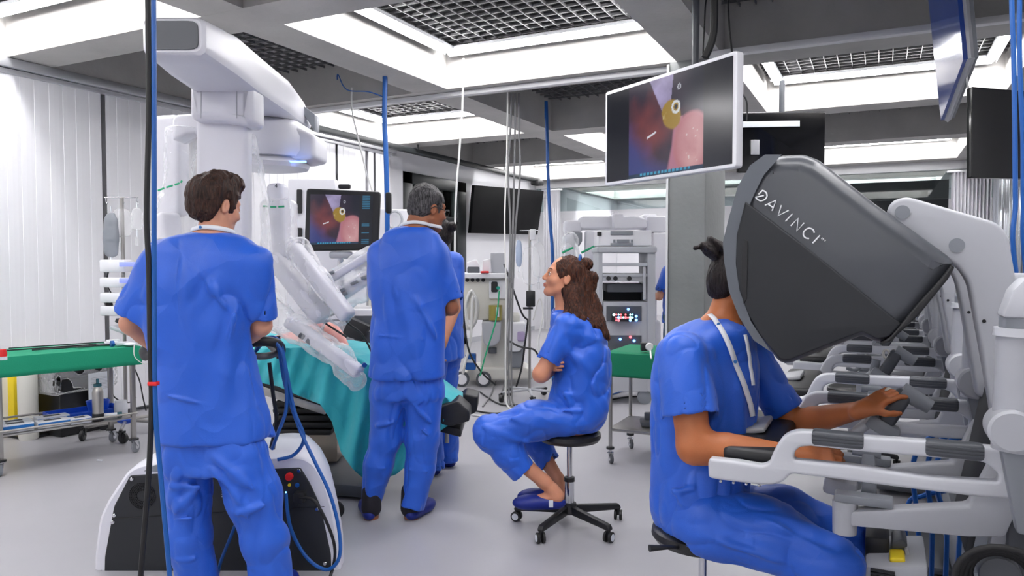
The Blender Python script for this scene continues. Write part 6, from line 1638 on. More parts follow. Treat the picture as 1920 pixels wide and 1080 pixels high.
thing('tape_roll', 'small blue and white roll standing on the green table', 'roll', MB().lathe(T(.13, .06, zt + .022) , [(.018, 0), (.022, .0), (.022, .02), (.018, .02)], 20, e1), M['blue_cable'])
thing('gauze_pad', 'white gauze pad at the near right corner of the green table', 'gauze', MB().sph(T(.03, .03, zt + .012), (.05, .04, .012)), M['paper'])
rc = at(5, 657, 4.62); wb = thing('small_bottle', 'small white bottle with red cap at the left end of the green table', 'bottle', MB().lathe((rc.x, rc.y, zt - .002), [(.024, 0), (.024, .021)], 20), M['paper'])
MB().lathe((rc.x, rc.y, zt + .02), [(.022, 0), (.024, .02), (.018, .045), (.0001, .046)], 20).build('red_cap', M['red'], wb)
thing('loose_tube', 'clear curled tube hanging off the right corner of the green table', 'tube', MB().tube([T(.02, -.02, zt + .01), T(.03, -.05, .72), T(-.01, -.055, .67), T(-.06, -.04, .655), T(-.10, -.03, .67)], .003, 6, smooth=6), M['cord_white'])
# things on the lower shelf
zs = .269
M['bluebox'] = mat('blue_box_print', srgb(24, 104, 176), .5)
k = 0
for (u, v, w, h, lab) in ((.74, .09, .20, .055, 'blue and white glove box at the left end of the shelf, front row'), (.52, .09, .20, .045, 'blue and white box in the middle of the shelf front row'), (.36, .07, .13, .040, 'small white box right of the glove boxes on the shelf'),
                       (.72, .21, .20, .05, 'white box behind the leftmost glove box on the shelf'), (.49, .22, .20, .05, 'white carton in the second row of the shelf')):
    bx = MB().box(T(u, v, zs + h / 2 + .001), (w, .10, h), RT_, .003).build('glove_box', M['paper']); tag(bx, lab, 'box', 'boxes on the instrument table shelf')
    MB().box(T(u, v - .0505, zs + h * .62), (w * .98, .002, h * .45), RT_).build('blue_label', M['bluebox'], bx); MB().box(T(u, v, zs + h + .0015), (w * .5, .05, .001), RT_).build('opening', M['ink'], bx)
tr = MB(); tr.box(T(.25, .33, zs + .004), (.46, .26, .006), RT_)
for (du, dv, sx, sy) in ((0, -.13, .46, .006), (0, .13, .46, .006), (-.23, 0, .006, .26), (.23, 0, .006, .26)): tr.box(T(.25 + du, .33 + dv, zs + .022), (sx, sy, .04), RT_)
thing('blue_tray', 'blue plastic tray on the lower shelf behind the flask', 'tray', tr, M['blue_plastic'], smooth=False)
thing('blue_bowl', 'blue bowl standing in the blue tray behind the flask', 'bowl', MB().lathe(T(.16, .32, zs + .008), [(.06, 0), (.075, .07), (.08, .09), (.074, .088), (.055, .01), (.0001, .006)], 28), M['blue_plastic'])
fl = MB().lathe(T(.245, .05, zs + .002), [(.034, 0), (.036, .01), (.036, .20), (.030, .225), (.022, .24), (.022, .25), (.0001, .25)], 28).build('steel_flask', M['steel']); tag(fl, 'brushed steel drinking flask standing on the lower shelf', 'flask')
MB().lathe(T(.245, .05, zs + .002), [(.037, 0), (.038, .005), (.038, .05), (.036, .052)], 28).build('rubber_foot', M['black'], fl)
MB().lathe(T(.245, .05, zs + .245), [(.026, 0), (.026, .018), (.010, .02), (.009, .055), (.0001, .056)], 20).build('stopper', mat('teal_stopper', srgb(20, 80, 92), .5), fl)
thing('white_jar', 'white plastic jar on the right end of the lower shelf', 'jar', MB().lathe(T(.06, .15, zs + .001), [(.042, 0), (.046, .01), (.046, .08), (.040, .09), (.04, .105), (.0001, .105)], 28), M['paper'])
ot_ = thing('ointment_tube', 'white tube with teal cap lying beside the flask', 'tube', MB().tube([T(.20, .08, zs + .022), T(.12, .05, zs + .022)], [.018, .018], 14), M['paper'])
MB().cyl(T(.118, .0495, zs + .022), T(.09, .042, zs + .022), .02).build('tube_cap', bpy.data.materials['teal_stopper'], ot_)
# bin with liner and notice
bc = pz(92, 822, 0); bc = Vector((bc.x - .08, bc.y + .25, 0))
bn = empty('waste_bin', bc, 'black waste bin with a clear liner behind the instrument table', 'waste bin')
MB().prism([bc + Vector((x, y, 0)) for x, y in ((-.15, -.20), (.15, -.20), (.15, .20), (-.15, .20))], (0, 0, .46), .02).build('bin_body', M['black'], bn)
MB().box(bc + Vector((0, 0, .52)), (.34, .44, .10), None, .03).build('liner_rim', M['black'], bn)
def lin(P):
    d = np.abs(s_box(P, tuple(bc + Vector((0, 0, .47))), (.205, .27, .12), None, .04)) - .007
    return d + .006 * fbm(P * 9, 71, 2)
sdf_obj('liner', lin, A3(bc) + A3((-.28, -.34, .28)), A3(bc) + A3((.28, .34, .68)), .014, M['film_thin'], bn, frame='room')
s0 = bc + Vector((.22, .10, 0))
nt_ = MB().box(s0 + Vector((0, 0, .31)), (.004, .22, .36), None).build('notice', M['paper'], bn)
pm = MB()
for i in range(9): pm.box(s0 + Vector((.003, .0, .45 - i * .012)), (.001, .18 - .04 * (i % 3 == 2), .003))
pm.build('print_lines', M['lgrey'], nt_)
MB().box(s0 + Vector((.003, -.04, .22)), (.001, .07, .035), Matrix.Rotation(.4, 3, 'X')).build('blue_picture', M['bluebox'], nt_); MB().box(s0 + Vector((.003, .06, .23)), (.001, .03, .08)).build('teal_picture', bpy.data.materials['teal_stopper'], nt_)
yb = pz(-6, 830, 0); thing('yellow_bin', 'yellow sharps bin at the left edge behind the instrument table', 'bin', MB().prism([yb + Vector((x, y + .3, 0)) for x, y in ((-.22, -.15), (-.03, -.15), (-.03, .07), (-.22, .07))], (0, 0, .56), .01), M['yellow'])
cb = pz(26, 835, 0); thing('cardboard_tube', 'beige upright container beside the yellow bin', 'container', MB().lathe((cb.x - .10, cb.y + .17, 0), [(.065, 0), (.07, .02), (.07, .55), (.065, .56)], 24), M['offwhite'])
bt_ = pz(95, 818, 0); thing('floor_tray', 'flat black tray lying on the floor under the instrument table', 'tray', MB().box((bt_.x - .15, bt_.y + .06, .012), (.25, .48, .02), None, .006), M['black'])
q = pz(187, 864, 0); thing('paper_scrap', 'small white scrap lying on the floor beside the table', 'paper', MB().box((q.x, q.y, .004), (.045, .014, .006), Rz(10), .001), M['paper'])
# ================================================================ DRIP STAND WITH PUMPS, LEFT
ivb = pz(237, 815, 0); iv = empty('drip_stand', ivb, 'drip stand with infusion pumps and bags near the left wall', 'drip stand')
xh = ivb.x; yh = ivb.y; ztp = 1.91
MB().cyl((xh, yh, .1), (xh, yh, ztp), .014).build('pole', M['steel'], iv)
Ux = Vector((CY, SY, 0))
hk = MB(); hk.cyl(Vector((xh, yh, ztp)) - Ux * .14, Vector((xh, yh, ztp)) + Ux * .13, .005)
hk.build('hook_bar', M['chrome'], iv)
for s_ in (-.13, 0.0, .12): MB().tube([Vector((xh, yh, ztp)) + Ux * s_, Vector((xh, yh, ztp - .03)) + Ux * s_, Vector((xh, yh, ztp - .05)) + Ux * (s_ + .012), Vector((xh, yh, ztp - .035)) + Ux * (s_ + .02)], .003, 6, smooth=4).build('hook', M['chrome'], iv)
MB().sph((xh, yh, .13), (.075, .075, .04)).build('hub', M['blue_plastic'], iv)
for i in range(5):
    a = .5 + i * 2 * math.pi / 5; d = Vector((math.cos(a), math.sin(a), 0)); l_ = MB().tube([Vector((xh, yh, .12)), Vector((xh, yh, .10)) + d * .3], .014, 8).build('leg', M['steel'], iv)
    w = MB(); f = MB(); caster(w, f, Vector((xh, yh, .10)) + d * .3, .042, a + 1, .03); w.build('caster', M['black'], l_); f.build('caster_fork', M['black'], l_)
def bag(name, label, px, py0, py1, Y, w, m, group, fluid=None, th=.03):
    a = K(px, py0, Y); b = K(px, py1, Y); hh = (a[2] - b[2]) / 2; c = (a + b) / 2
    fn = lambda P: s_ell(P, c + A3((0, 0, -.1 * hh)), (w, th, hh * .95)) * .5 + .5 * s_box(P, c, (w * .95, th * .5, hh), None, .02) + .003 * fbm(P * 20, 5, 2)
    o = sdf_obj(name, fn, c - A3((w + .05, th + .05, hh + .05)), c + A3((w + .05, th + .05, hh + .05)), .008, m, None); tag(o, label, 'drip bag', group)
    MB().cyl(CW(b + A3((0, 0, .01))), CW(b + A3((0, 0, -.05))), .007).build('port', M['paper'], o)
    MB().cyl(CW(b + A3((0, 0, -.05))), CW(b + A3((0, 0, -.12))), .012).build('drip_chamber', M['film_thin'], o)
    MB().cyl(CW(a + A3((0, 0, -.01))), CW(a + A3((0, 0, .035))), .004).build('hanger', M['paper'], o)
    return o
Yiv = unrot(ivb.x, ivb.y)[1]
bag('drip_bag', 'large clear drip bag hanging from the middle of the left stand', 229, 388, 444, Yiv, .085, M['film_thin'], 'bags on the left drip stand')
bag('drip_bag', 'small clear drip bag at the right hook of the left stand', 257, 388, 432, Yiv, .05, M['film_thin'], 'bags on the left drip stand')
bag('drip_bag', 'dark grey pressure bag hanging at the left side of the left stand', 208, 395, 482, Yiv - .03, .065, mat('grey_bag', srgb(122, 126, 134), .4), 'bags on the left drip stand')
zc = lambda y: K(0, y, Yiv)[2]
M['pump_blue'] = mat('pump_blue', srgb(120, 130, 232), .4, emit=(.3, .35, .9), estr=.5)
for i, (y0, y1) in enumerate(((487, 510), (520, 538), (548, 566), (572, 590))):
    o = MB().box((xh, yh - .06, (zc(y0) + zc(y1)) / 2), (.20, .14, zc(y0) - zc(y1)), RC, .012).build('infusion_pump', M['white'])
    tag(o, ('topmost', 'second from top', 'third from top', 'lowest')[i] + ' white infusion pump on the left drip stand', 'infusion pump', 'pumps on the left drip stand')
    MB().box(CW(K(238, (y0 + y1) / 2 - 3, Yiv - .145)), (.12, .006, .035), RC, .003).build('display', M['pump_blue'], o)
mo = MB().box(CW(K(247, 622, Yiv - .12)), (.26, .20, .03), RC @ Matrix.Rotation(.35, 3, 'Y'), .008).build('tablet', M['lgrey'], None); tag(mo, 'grey tablet tray clamped to the left drip stand', 'tablet')
MB().box(CW(K(250, 610, Yiv - .13)), (.22, .16, .03), RC @ Matrix.Rotation(.45, 3, 'Y'), .004).build('dark_cover', M['black'], mo)
thing('pressure_bulb', 'black squeeze bulb hanging beside the lowest infusion pump', 'squeeze bulb', MB().sph(CW(K(205, 575, Yiv - .08)), (.028, .028, .055)), M['black_rubber'])
for i, P in enumerate((((205, 690), (205, 720), (215, 745), (240, 755), (255, 745)), ((252, 690), (262, 715), (268, 745), (274, 770)), ((206, 500), (200, 530), (210, 555), (203, 570)))):
    thing('thin_cable', ('black cable looping low beside the left drip stand', 'black cable falling right of the left drip stand', 'thin black tube above the squeeze bulb')[i], 'cable', MB().tube([at(x, y, Yiv - .1) for x, y in P], .005, 6, smooth=6), M['black'])
# ================================================================ EQUIPMENT BEHIND
def front(name, pts, Y, depth, m, parent, bev=.01, r=.02): return plate_y(name, [pts], Y, depth, bev, m, parent, r=r)
def rect(x0, y0, x1, y1): return [(x0, y1), (x1, y1), (x1, y0), (x0, y0)]
# vision cart behind the monitor
vc = empty('equipment_cart', at(640, 720, 5.9).xy.to_3d(), 'white equipment cart with drawers behind the monitor and patient', 'equipment cart')
z0 = 1.4 * FPX / 5.9 + 490
front('cart_body', rect(628, 580, 720, z0 - 30), 5.9, .5, M['white'], vc)
for i, y in enumerate((592, 622, 650, 670)):
    front('drawer', rect(664, y, 716, y + (22 if i < 2 else 12)), 5.885, .02, M['dgrey'], vc, .003, .005)
front('top_shelf', rect(628, 478, 720, 486), 5.8, .5, M['lgrey'], vc, .004); front('shelf_post', rect(634, 486, 642, 585), 6.1, .05, M['lgrey'], vc, .004); front('shelf_post', rect(706, 486, 714, 585), 6.1, .05, M['lgrey'], vc, .004)
front('processor', rect(652, 488, 712, 508), 5.82, .3, M['dgrey'], vc, .005); front('processor', rect(690, 452, 730, 478), 5.82, .3, M['white'], vc, .005)
front('drive_box', [(640, 628), (655, 596), (692, 612), (678, 640)], 5.7, .12, M['charcoal'], vc, .004, .004)
for x in (640, 706):
    w = MB(); f = MB(); q = at(x, 700, 6.0); caster(w, f, (q.x, q.y, .12), .05, .5); w.build('caster', M['black'], vc); f.build('caster_fork', M['chrome'], vc)
# tall white unit with dark slots
tu = empty('tall_cabinet', at(590, 800, 5.75).xy.to_3d(), 'tall white unit with two black slots left of the monitor', 'cabinet')
front('cabinet_body', [(540, 335), (628, 335), (640, 700), (534, 830)][::-1], 5.75, .12, M['robot'], tu, .01, .02)
for (y0, y1) in ((355, 400), (427, 460)): front('slot', rect(556, y0, 566, y1), 5.735, .02, M['black'], tu, .003, .01)
front('black_bar', rect(722, 360, 733, 400), 5.6, .05, M['black'], tu, .01, .02)
# white machine right of monitor, behind man
wm = empty('white_machine', at(745, 700, 7.0).xy.to_3d(), 'white machine with a round handle between the monitor and the grey-haired man', 'machine')
front('machine_top', rect(700, 392, 768, 470), 7.0, .4, M['white'], wm, .02); front('machine_body', rect(690, 470, 776, 762), 7.05, .4, M['offwhite'], wm, .02)
MB().tube([at(740 + 14 * math.cos(t), 412 + 16 * math.sin(t), 6.95) for t in [i * math.pi / 8 for i in range(16)]], .012, 8, closed=True).build('handle_ring', M['lgrey'], wm)
# anaesthesia machine
Ya = 8.3; am = empty('anaesthesia_machine', at(930, 722, Ya).xy.to_3d(), 'cream anaesthesia machine with hoses and absorber canister in the background', 'anaesthesia machine')
front('trolley_base', [(868, 700), (880, 690), (985, 688), (1000, 700), (1000, 712), (872, 716)], Ya, .5, M['offwhite'], am, .03, .04)
front('pillar', [(905, 590), (975, 590), (972, 695), (900, 695)], Ya + .05, .4, M['offwhite'], am, .02)
hd_ = front('upper_body', rect(868, 518, 962, 600), Ya, .45, M['offwhite'], am, .02)
front('work_top', rect(862, 512, 966, 522), Ya - .1, .6, M['white'], am, .01)
for i in range(4): MB().cyl(at(876 + i * 10, 525, Ya - .02), at(876 + i * 10, 525, Ya + .02), .022).build('gas_socket', M['black'], hd_)
front('control_panel', rect(917, 526, 950, 560), Ya - .03, .05, M['white'], hd_, .005); front('display', rect(921, 528, 933, 548), Ya - .05, .03, M['black'], hd_, .003)
MB().cyl(at(934, 540, Ya - .06), at(934, 540, Ya), .02).build('teal_knob', mat('teal_knob', srgb(10, 150, 130), .5), hd_)
ab = front('absorber', [(903, 603), (940, 603), (938, 640), (925, 650), (912, 650), (905, 640)], Ya - .15, .25, M['lgrey'], am, .02, .03)
MB().cyl(at(929, 600, Ya - .1), at(929, 572, Ya - .1), .075).build('canister', mat('lime_canister', srgb(150, 140, 72), .3), am)
front('scale_label', rect(930, 576, 936, 594), Ya - .19, .01, M['paper'], am, .001, .001)
MB().cyl(at(923, 652, Ya - .05), at(923, 662, Ya - .05), .05).build('drain', M['dgrey'], am)
front('side_unit', [(950, 605), (985, 605), (988, 635), (975, 660), (955, 660)], Ya - .1, .25, M['white'], am, .02, .03)
front('side_grey', [(952, 640), (985, 640), (978, 690), (958, 690)], Ya - .05, .2, M['mgrey'], am, .02, .03); front('lilac_cup', rect(970, 622, 984, 640), Ya - .14, .1, mat('lilac', srgb(176, 160, 196), .4), am, .01, .02)
cn = front('suction_jar', rect(872, 664, 892, 694), Ya - .15, .12, M['blue_cable'], am, .01, .02); front('jar_label', rect(874, 674, 890, 680), Ya - .16, .02, M['paper'], cn, .001)
for (x, y) in ((866, 712), (907, 722)):
    q = at(x, y, Ya - .05); w = MB().lathe(Vector((q.x, q.y, .085)) - Vector(rot(0, .03) + (0,)), [(.06, 0), (.085, .005), (.085, .05), (.06, .055)], 28, rot(0, 1) + (0,)).build('wheel', M['dgrey'], am)
    MB().lathe(Vector((q.x, q.y, .085)) - Vector(rot(0, .04) + (0,)), [(.0001, 0), (.055, 0), (.06, .01)], 28, rot(0, 1) + (0,)).build('wheel_cap', M['white'], w)
P = []
for i in range(4):
    for (x, y) in ((884, 545), (876 - i, 570), (870 + i * 2, 600), (880, 618 - i * 2), (893 - i, 600), (896 - i, 570)): P.append(at(x, y, Ya - .10 - i * .035 - .006 * len(P) % .03))
P += [at(886, 560, Ya - .26), at(882, 640, Ya - .22), at(872, 680, Ya - .2), at(868, 700, Ya - .16)]
thing('breathing_hose', 'white breathing hose coiled on the front of the anaesthesia machine', 'hose', MB().tube(P, .015, 8, smooth=5), M['cord_white'])
# things standing on it
bw = front('printer', [(875, 492), (893, 486), (900, 500), (900, 512), (875, 512)], Ya, .2, M['white'], None, .01, .02); tag(bw, 'small white box with dark front on the anaesthesia machine', 'box')
front('dark_front', rect(876, 500, 899, 512), Ya - .01, .02, M['dgrey'], bw, .003)
pm_ = front('monitor_box', [(920, 474), (948, 474), (950, 512), (918, 512)], Ya, .2, M['lgrey'], None, .01, .01); tag(pm_, 'pale patient monitor on the right of the anaesthesia machine top', 'patient monitor')
tag(front('white_case', [(905, 488), (920, 484), (922, 512), (904, 512)], Ya - .05, .15, M['white'], None, .01, .02), 'rounded white case in the middle of the anaesthesia machine top', 'case')
thing('red_tray', 'small red tray on top of the anaesthesia machine', 'tray', MB().box(at(909, 510, Ya - .1), (.09, .08, .02), RC, .005), M['red'])
# drip stand 2
Yi = 7.45; i2 = empty('drip_stand', at(993, 742, Yi).xy.to_3d(), 'slim steel drip stand beside the anaesthesia machine', 'drip stand'); q = at(993, 742, Yi); q.z = 0
ztop = K(0, 432, Yi)[2]
MB().cyl((q.x, q.y, .08), (q.x, q.y, ztop), .013).build('pole', M['steel'], i2); MB().cyl(Vector((q.x, q.y, ztop)) - Ux * .10, Vector((q.x, q.y, ztop)) + Ux * .08, .006).build('hook_bar', M['chrome'], i2)
MB().box(at(999, 440, Yi), (.06, .05, .11), RC, .01).build('hook_block', M['white'], i2); MB().box(at(995, 560, Yi - .03), (.09, .05, .16), RC, .01).build('clamp', M['black'], i2); MB().box(at(990, 578, Yi - .03), (.10, .03, .02), RC).build('clamp_arm', M['black'], i2)
for i in range(5):
    a = .2 + i * 2 * math.pi / 5; d = Vector((math.cos(a), math.sin(a), 0)); l_ = MB().tube([Vector((q.x, q.y, .11)), Vector((q.x, q.y, .09)) + d * .30], .013, 8).build('leg', M['lgrey'], i2)
    w = MB(); f = MB(); caster(w, f, Vector((q.x, q.y, .09)) + d * .30, .038, a + 1, .04); w.build('caster', M['black'], l_); f.build('caster_fork', M['black'], l_)
g_ = 'bags on the middle drip stand'
bag('drip_bag', 'big clear pear-shaped drip bag on the middle stand', 996, 460, 534, Yi - .04, .095, M['film_thin'], g_, th=.05); bag('drip_bag', 'second clear drip bag behind the pear-shaped one', 1010, 452, 520, Yi + .02, .07, M['film_thin'], g_)
bag('drip_bag', 'pale blue pressure bag at the left of the middle stand', 973, 448, 500, Yi, .035, mat('pale_blue_bag', srgb(168, 182, 206), .4), g_)
# equipment rack with switches
Yr = 7.2; er = empty('equipment_rack', at(1178, 745, Yr).xy.to_3d(), 'grey equipment rack with glowing switch lights beside the column', 'equipment rack')
zb_ = 490 + FPX * 1.4 / Yr - 26
for (x0, x1) in ((1122, 1130), (1214, 1229)): front('side_panel', rect(x0, 468, x1, zb_), Yr, .5, M['lgrey'], er, .006, .01)
front('rack_top', rect(1120, 462, 1232, 474), Yr - .02, .54, M['lgrey'], er, .01, .02)
for y in (493, 513): front('shelf', rect(1130, y, 1214, y + 6), Yr, .5, M['lgrey'], er, .003, .002)
front('console_box', rect(1131, 566, 1214, zb_), Yr + .01, .48, M['lgrey'], er, .004, .004)
lg_ = front('light_source', rect(1130, 516, 1206, 528), Yr + .01, .4, M['alu'], er, .003, .004)
for x in (1141, 1154, 1180): MB().cyl(at(x, 522, Yr - .015), at(x, 522, Yr + .02), .022).build('dial', M['black'], lg_)
front('dark_unit', rect(1138, 532, 1206, 548), Yr + .06, .35, M['dgrey'], er, .003); front('rack_back', rect(1131, 530, 1214, 565), Yr + .35, .02, M['black'], er, .002, .002)
front('handle', rect(1206, 500, 1211, 562), Yr - .03, .03, M['lgrey'], er, .004, .01)
vp = front('vent_panel', rect(1137, 574, 1203, 602), Yr, .02, M['dgrey'], er, .002, .002); front('vent_panel', rect(1140, 629, 1203, 672), Yr, .02, M['dgrey'], er, .002, .002)
sw = front('switcher', rect(1148, 588, 1190, 603), Yr - .06, .06, M['black'], er, .004, .004)
rnd = random.Random(5)
for i in range(9):
    for j, y in enumerate((590, 595.5, 600.5)):
        if rnd.random() < .75: MB().sph(at(1151 + i * 4.4, y, Yr - .065), .0085 if rnd.random() < .7 else .013, 8).build('led', M[rnd.choice(['led_cyan', 'led_red', 'led_cyan', 'led_blue'])], sw)
for (x, y, m_) in ((1178, 580, 'led_blue'), (1193, 593, 'led_blue'), (1193, 600, 'led_blue'), (1163, 636, 'led_blue'), (1182, 632, 'led_red'), (1189, 639, 'led_blue')): MB().sph(at(x, y, Yr - .015), .013, 10).build('led', M[m_], er)
for x in (1128, 1208):
    qq = at(x, 745, Yr + .05); MB().lathe(Vector((qq.x, qq.y, .07)) - Vector(rot(0, .03) + (0,)), [(.045, 0), (.07, .005), (.07, .045), (.045, .05)], 24, rot(0, 1) + (0,)).build('wheel', M['mgrey'], er)
# boxes on the rack
o = front('video_processor', rect(1122, 432, 1222, 461), Yr + .05, .4, M['white'], None, .01, .01); tag(o, 'white video unit with black vent slots on top of the equipment rack', 'video unit')
for (x0, y0, x1, y1) in ((1145, 433, 1187, 440), (1150, 449, 1154, 455), (1157, 449, 1180, 455), (1183, 449, 1187, 455), (1145, 456, 1187, 461)): front('vent', rect(x0, y0, x1, y1), Yr + .035, .02, M['mgrey'], o, .001, .001)
front('socket', rect(1120, 435, 1128, 442), Yr + .035, .02, M['black'], o, .001, .001)
# second robot, far
r2 = empty('surgical_robot', at(1130, 640, 9.0).xy.to_3d(), 'second white surgical robot far behind the equipment rack', 'surgical robot'); Yq = 8.6
front('boom', rect(1088, 405, 1155, 430), Yq, .35, M['robot'], r2, .03, .05); front('boom_tip', rect(1058, 413, 1092, 436), Yq + .02, .3, M['robot'], r2, .03, .04)
front('boom_head', [(1148, 400), (1170, 400), (1170, 406), (1190, 404), (1212, 410), (1214, 428), (1150, 430)], Yq - .05, .4, M['robot'], r2, .02, .04); front('neck', rect(1150, 396, 1160, 410), Yq, .2, M['robot'], r2, .01)
front('column', rect(1206, 402, 1232, 600), Yq + .1, .3, M['robot'], r2, .02); front('column_head', rect(1212, 405, 1250, 436), Yq + .05, .3, M['robot'], r2, .02, .03); front('tower', rect(1225, 436, 1262, 560), Yq, .3, M['white'], r2, .02)
for (P, nm) in (([(1058, 432), (1080, 436), (1078, 520), (1060, 520)], 'arm'), ([(1098, 432), (1122, 434), (1120, 540), (1096, 520)], 'arm'), ([(1070, 500), (1110, 500), (1112, 620), (1072, 620)], 'arm')):
    front(nm, P, Yq - .05, .15, M['robot'], r2, .02, .03)
front('base_cart', rect(1072, 600, 1240, 712), Yq, .6, M['robot'], r2, .03, .05)
front('joint', [(1077, 436), (1092, 436), (1092, 452), (1086, 462), (1077, 450)], Yq - .08, .1, M['mgrey'], r2, .01, .01)
for (x0, y0, x1, y1) in ((1054, 474, 1075, 464), (1090, 474, 1118, 460)): MB().cyl(at(x0, y0, Yq - .3), at(x1, y1, Yq - .3), .012).build('green_band', M['greenprint'], r2)
def far_film(P): return s_chain(P, [K(1068, 450, Yq - .15), K(1066, 520, Yq - .15), K(1080, 560, Yq - .15)], [.10, .14, .12]) + crum(P, 81, .02)
sdf_obj('plastic_sleeve', far_film, K(1030, 580, Yq - .4), K(1110, 430, Yq + .1) + A3((0, .1, 0)), .025, M['film'], r2)
# added dark panel beyond the far rail, colour standing in for the dim room
tag(MB().rbox((-1.3, 15.8, 0), (1.1, 16.0, 2.9)).build('wall_far_shade', mat('dim_room_shade', srgb(48, 50, 54), .6), smooth=False), kind='structure')
# small green table by the column
gt = empty('side_table', at(1190, 870, 5.0).xy.to_3d(), 'small steel side table with casters in front of the equipment rack', 'table')
F0 = Vector((-1.68, 4.86, 0)); gW, gL = .62, .50
for (x, y) in ((.02, .02), (gW - .02, .02), (.02, gL - .02), (gW - .02, gL - .02)):
    lg = MB().cyl(F0 + Vector((x, y, .11)), F0 + Vector((x, y, .765)), .013).build('leg', M['steel'], gt)
    w = MB(); f = MB(); caster(w, f, F0 + Vector((x, y, .10)), .035, -.9, .02); w.build('caster', M['dgrey'], lg); f.build('caster_fork', M['chrome'], lg); MB().cyl(F0 + Vector((x, y, .098)), F0 + Vector((x, y, .112)), .028).build('bumper', M['black'], lg)
MB().rbox(F0 + Vector((0, 0, .755)), F0 + Vector((gW, gL, .772)), .004).build('top', M['steel'], gt); MB().rbox(F0 + Vector((.01, .01, .225)), F0 + Vector((gW - .01, gL - .01, .245)), .004).build('lower_shelf', M['steel'], gt)
gc = MB()
def cl2(u, v):
    # square cloth draped, skirt .17 long
    ext = .17; x = -ext + u * (gW + 2 * ext); y = -ext + v * (gL + 2 * ext)
    dx = max(-x, x - gW, 0); dy = max(-y, y - gL, 0); dd = min(max(dx, dy), ext)
    cx = min(max(x, -.012), gW + .012); cy = min(max(y, -.012), gL + .012)
    return F0 + Vector((cx, cy, .779 - dd))
gc.grid(cl2, 48, 42); tag(gc.build('table_cloth', M['green2'], None, solid=.003, angle=50), 'dark green cloth over the small table beside the seated woman', 'cloth')
thing('handpiece', 'white handpiece lying on the dark green cloth', 'handpiece', MB().lathe(at(1217, 650, 5.0), [(.0001, 0), (.022, 0), (.028, .012), (.022, .024), (.0001, .024)], 20, rot(0, -1) + (0,)).tube([at(1219, 655, 5.0), at(1221, 672, 4.86)], .006, 8), M['cord_white'])
thing('black_box', 'small black box on the dark green cloth', 'box', MB().box(at(1208, 650, 5.02), (.045, .05, .055), RC, .004), M['black'])
thing('foot_switch', 'foot switch with steel arm on the lower shelf of the green side table', 'foot switch', MB().box(F0 + Vector((.3, .25, .263)), (.26, .16, .035), Rz(20), .01).box(F0 + Vector((.22, .25, .30)), (.05, .05, .06), Rz(20), .01).cyl(F0 + Vector((.22, .25, .32)), F0 + Vector((.45, .3, .36)), .010), M['dgrey'])
# ================================================================ CABLES
def cable(name, pts, r, m, label, group=None, sm=6):
    o = MB().tube(pts, r, 8, smooth=sm).build(name, M[m]); tag(o, label, 'cable', group); return o
def on_ceiling(px, py, Y): p = at(px, py, Y); return Vector((p.x, p.y, 3.0))
Yc = 2.62
top = at(279, -40, Yc); 
cable('hanging_cable', [on_ceiling(276, 0, Yc), at(277, 0, Yc), at(279, 200, Yc), at(275, 400, Yc), at(279, 500, Yc), at(281, 620, Yc), at(284, 760, Yc), at(278, 900, Yc), at(264, 1080, Yc), pz(262, 1200, .01), pz(190, 1230, .01)], .0095, 'black_rubber', 'thick black cable hanging down in front of the man seen from behind')
cable('hanging_cable', [on_ceiling(289, 0, Yc), at(288, 0, Yc), at(289, 300, Yc), at(289, 560, Yc), at(291, 760, Yc), at(302, 900, Yc), at(318, 1080, Yc), pz(324, 1200, .01), pz(380, 1240, .01)], .0085, 'blue_cable', 'long blue cable hanging in front of the man seen from behind')
cable('hanging_cable', [on_ceiling(284, 0, Yc + .03), at(284, 0, Yc + .03), at(285, 90, Yc + .03), at(286, 200, Yc + .02)], .0025, 'cord_white', 'thin white lead between the black and blue cables at the left')
thing('cable_clip', 'red clip holding the black and blue cables together', 'clip', MB().box(at(288, 719, Yc), (.034, .026, .014), RC, .003), M['red'])
def drop(px0, py0, px1, py1, Y, r, m, lab, grp=None, mid=None, tail=None):
    a = at(px0, py0, Y); pts = [Vector((a.x, a.y, 3.0)), a]
    for (x, y) in (mid or []): pts.append(at(x, y, Y))
    b = at(px1, py1, Y); pts.append(b); 
    if tail is None: pts += [Vector((b.x, b.y, b.z * .5)), Vector((b.x + .03, b.y - .03, .03)), Vector((b.x + .2, b.y - .15, .01))]
    return cable('hanging_cable', pts, r, m, lab, grp)
drop(722, 160, 726, 400, 6.5, .022, 'blue_cable', 'thick blue cable bundle hanging left of the grey-haired man', mid=[(721, 220), (724, 300)])
cable('ceiling_wire', [on_ceiling(632, 128, 6.6), at(634, 140, 6.6), at(650, 168, 6.55), at(690, 172, 6.5), at(720, 182, 6.5)], .005, 'blue_cable', 'thin blue wire looping to the blue bundle under the ceiling')
drop(869, 110, 853, 440, 6.55, .009, 'cord_white', 'white cord hanging between the grey-haired man and the television', mid=[(867, 200), (861, 290), (856, 350)])
drop(952, 172, 948, 640, 7.1, .008, 'cord_white', 'thin white cord left of the grey cable bundle by the television', mid=[(950, 300), (946, 420), (949, 540)])
for i, (x, lab) in enumerate(((959, 'leftmost grey cable of the bundle in front of the television'), (966, 'middle grey cable of the bundle in front of the television'), (973, 'rightmost grey cable of the bundle in front of the television'))):
    drop(x, 180, 955 + i * 5 - 6, 640, 7.15 + i * .03, .010, 'cord_grey', lab, 'grey cables hanging before the television', mid=[(x - 2 + 2 * math.sin(i), 240), (x - 6 + 4 * i, 330), (957 + 4 * i, 450)])
drop(1024, 190, 1036, 480, 8.4, .020, 'blue_cable', 'dark blue cable hanging right of the television above the seated woman', mid=[(1026, 260), (1028, 340), (1032, 420)])
drop(660, 208, 705, 400, 6.9, .008, 'cord_white', 'slanting white cord above the black monitor', mid=[(672, 260), (686, 320)])
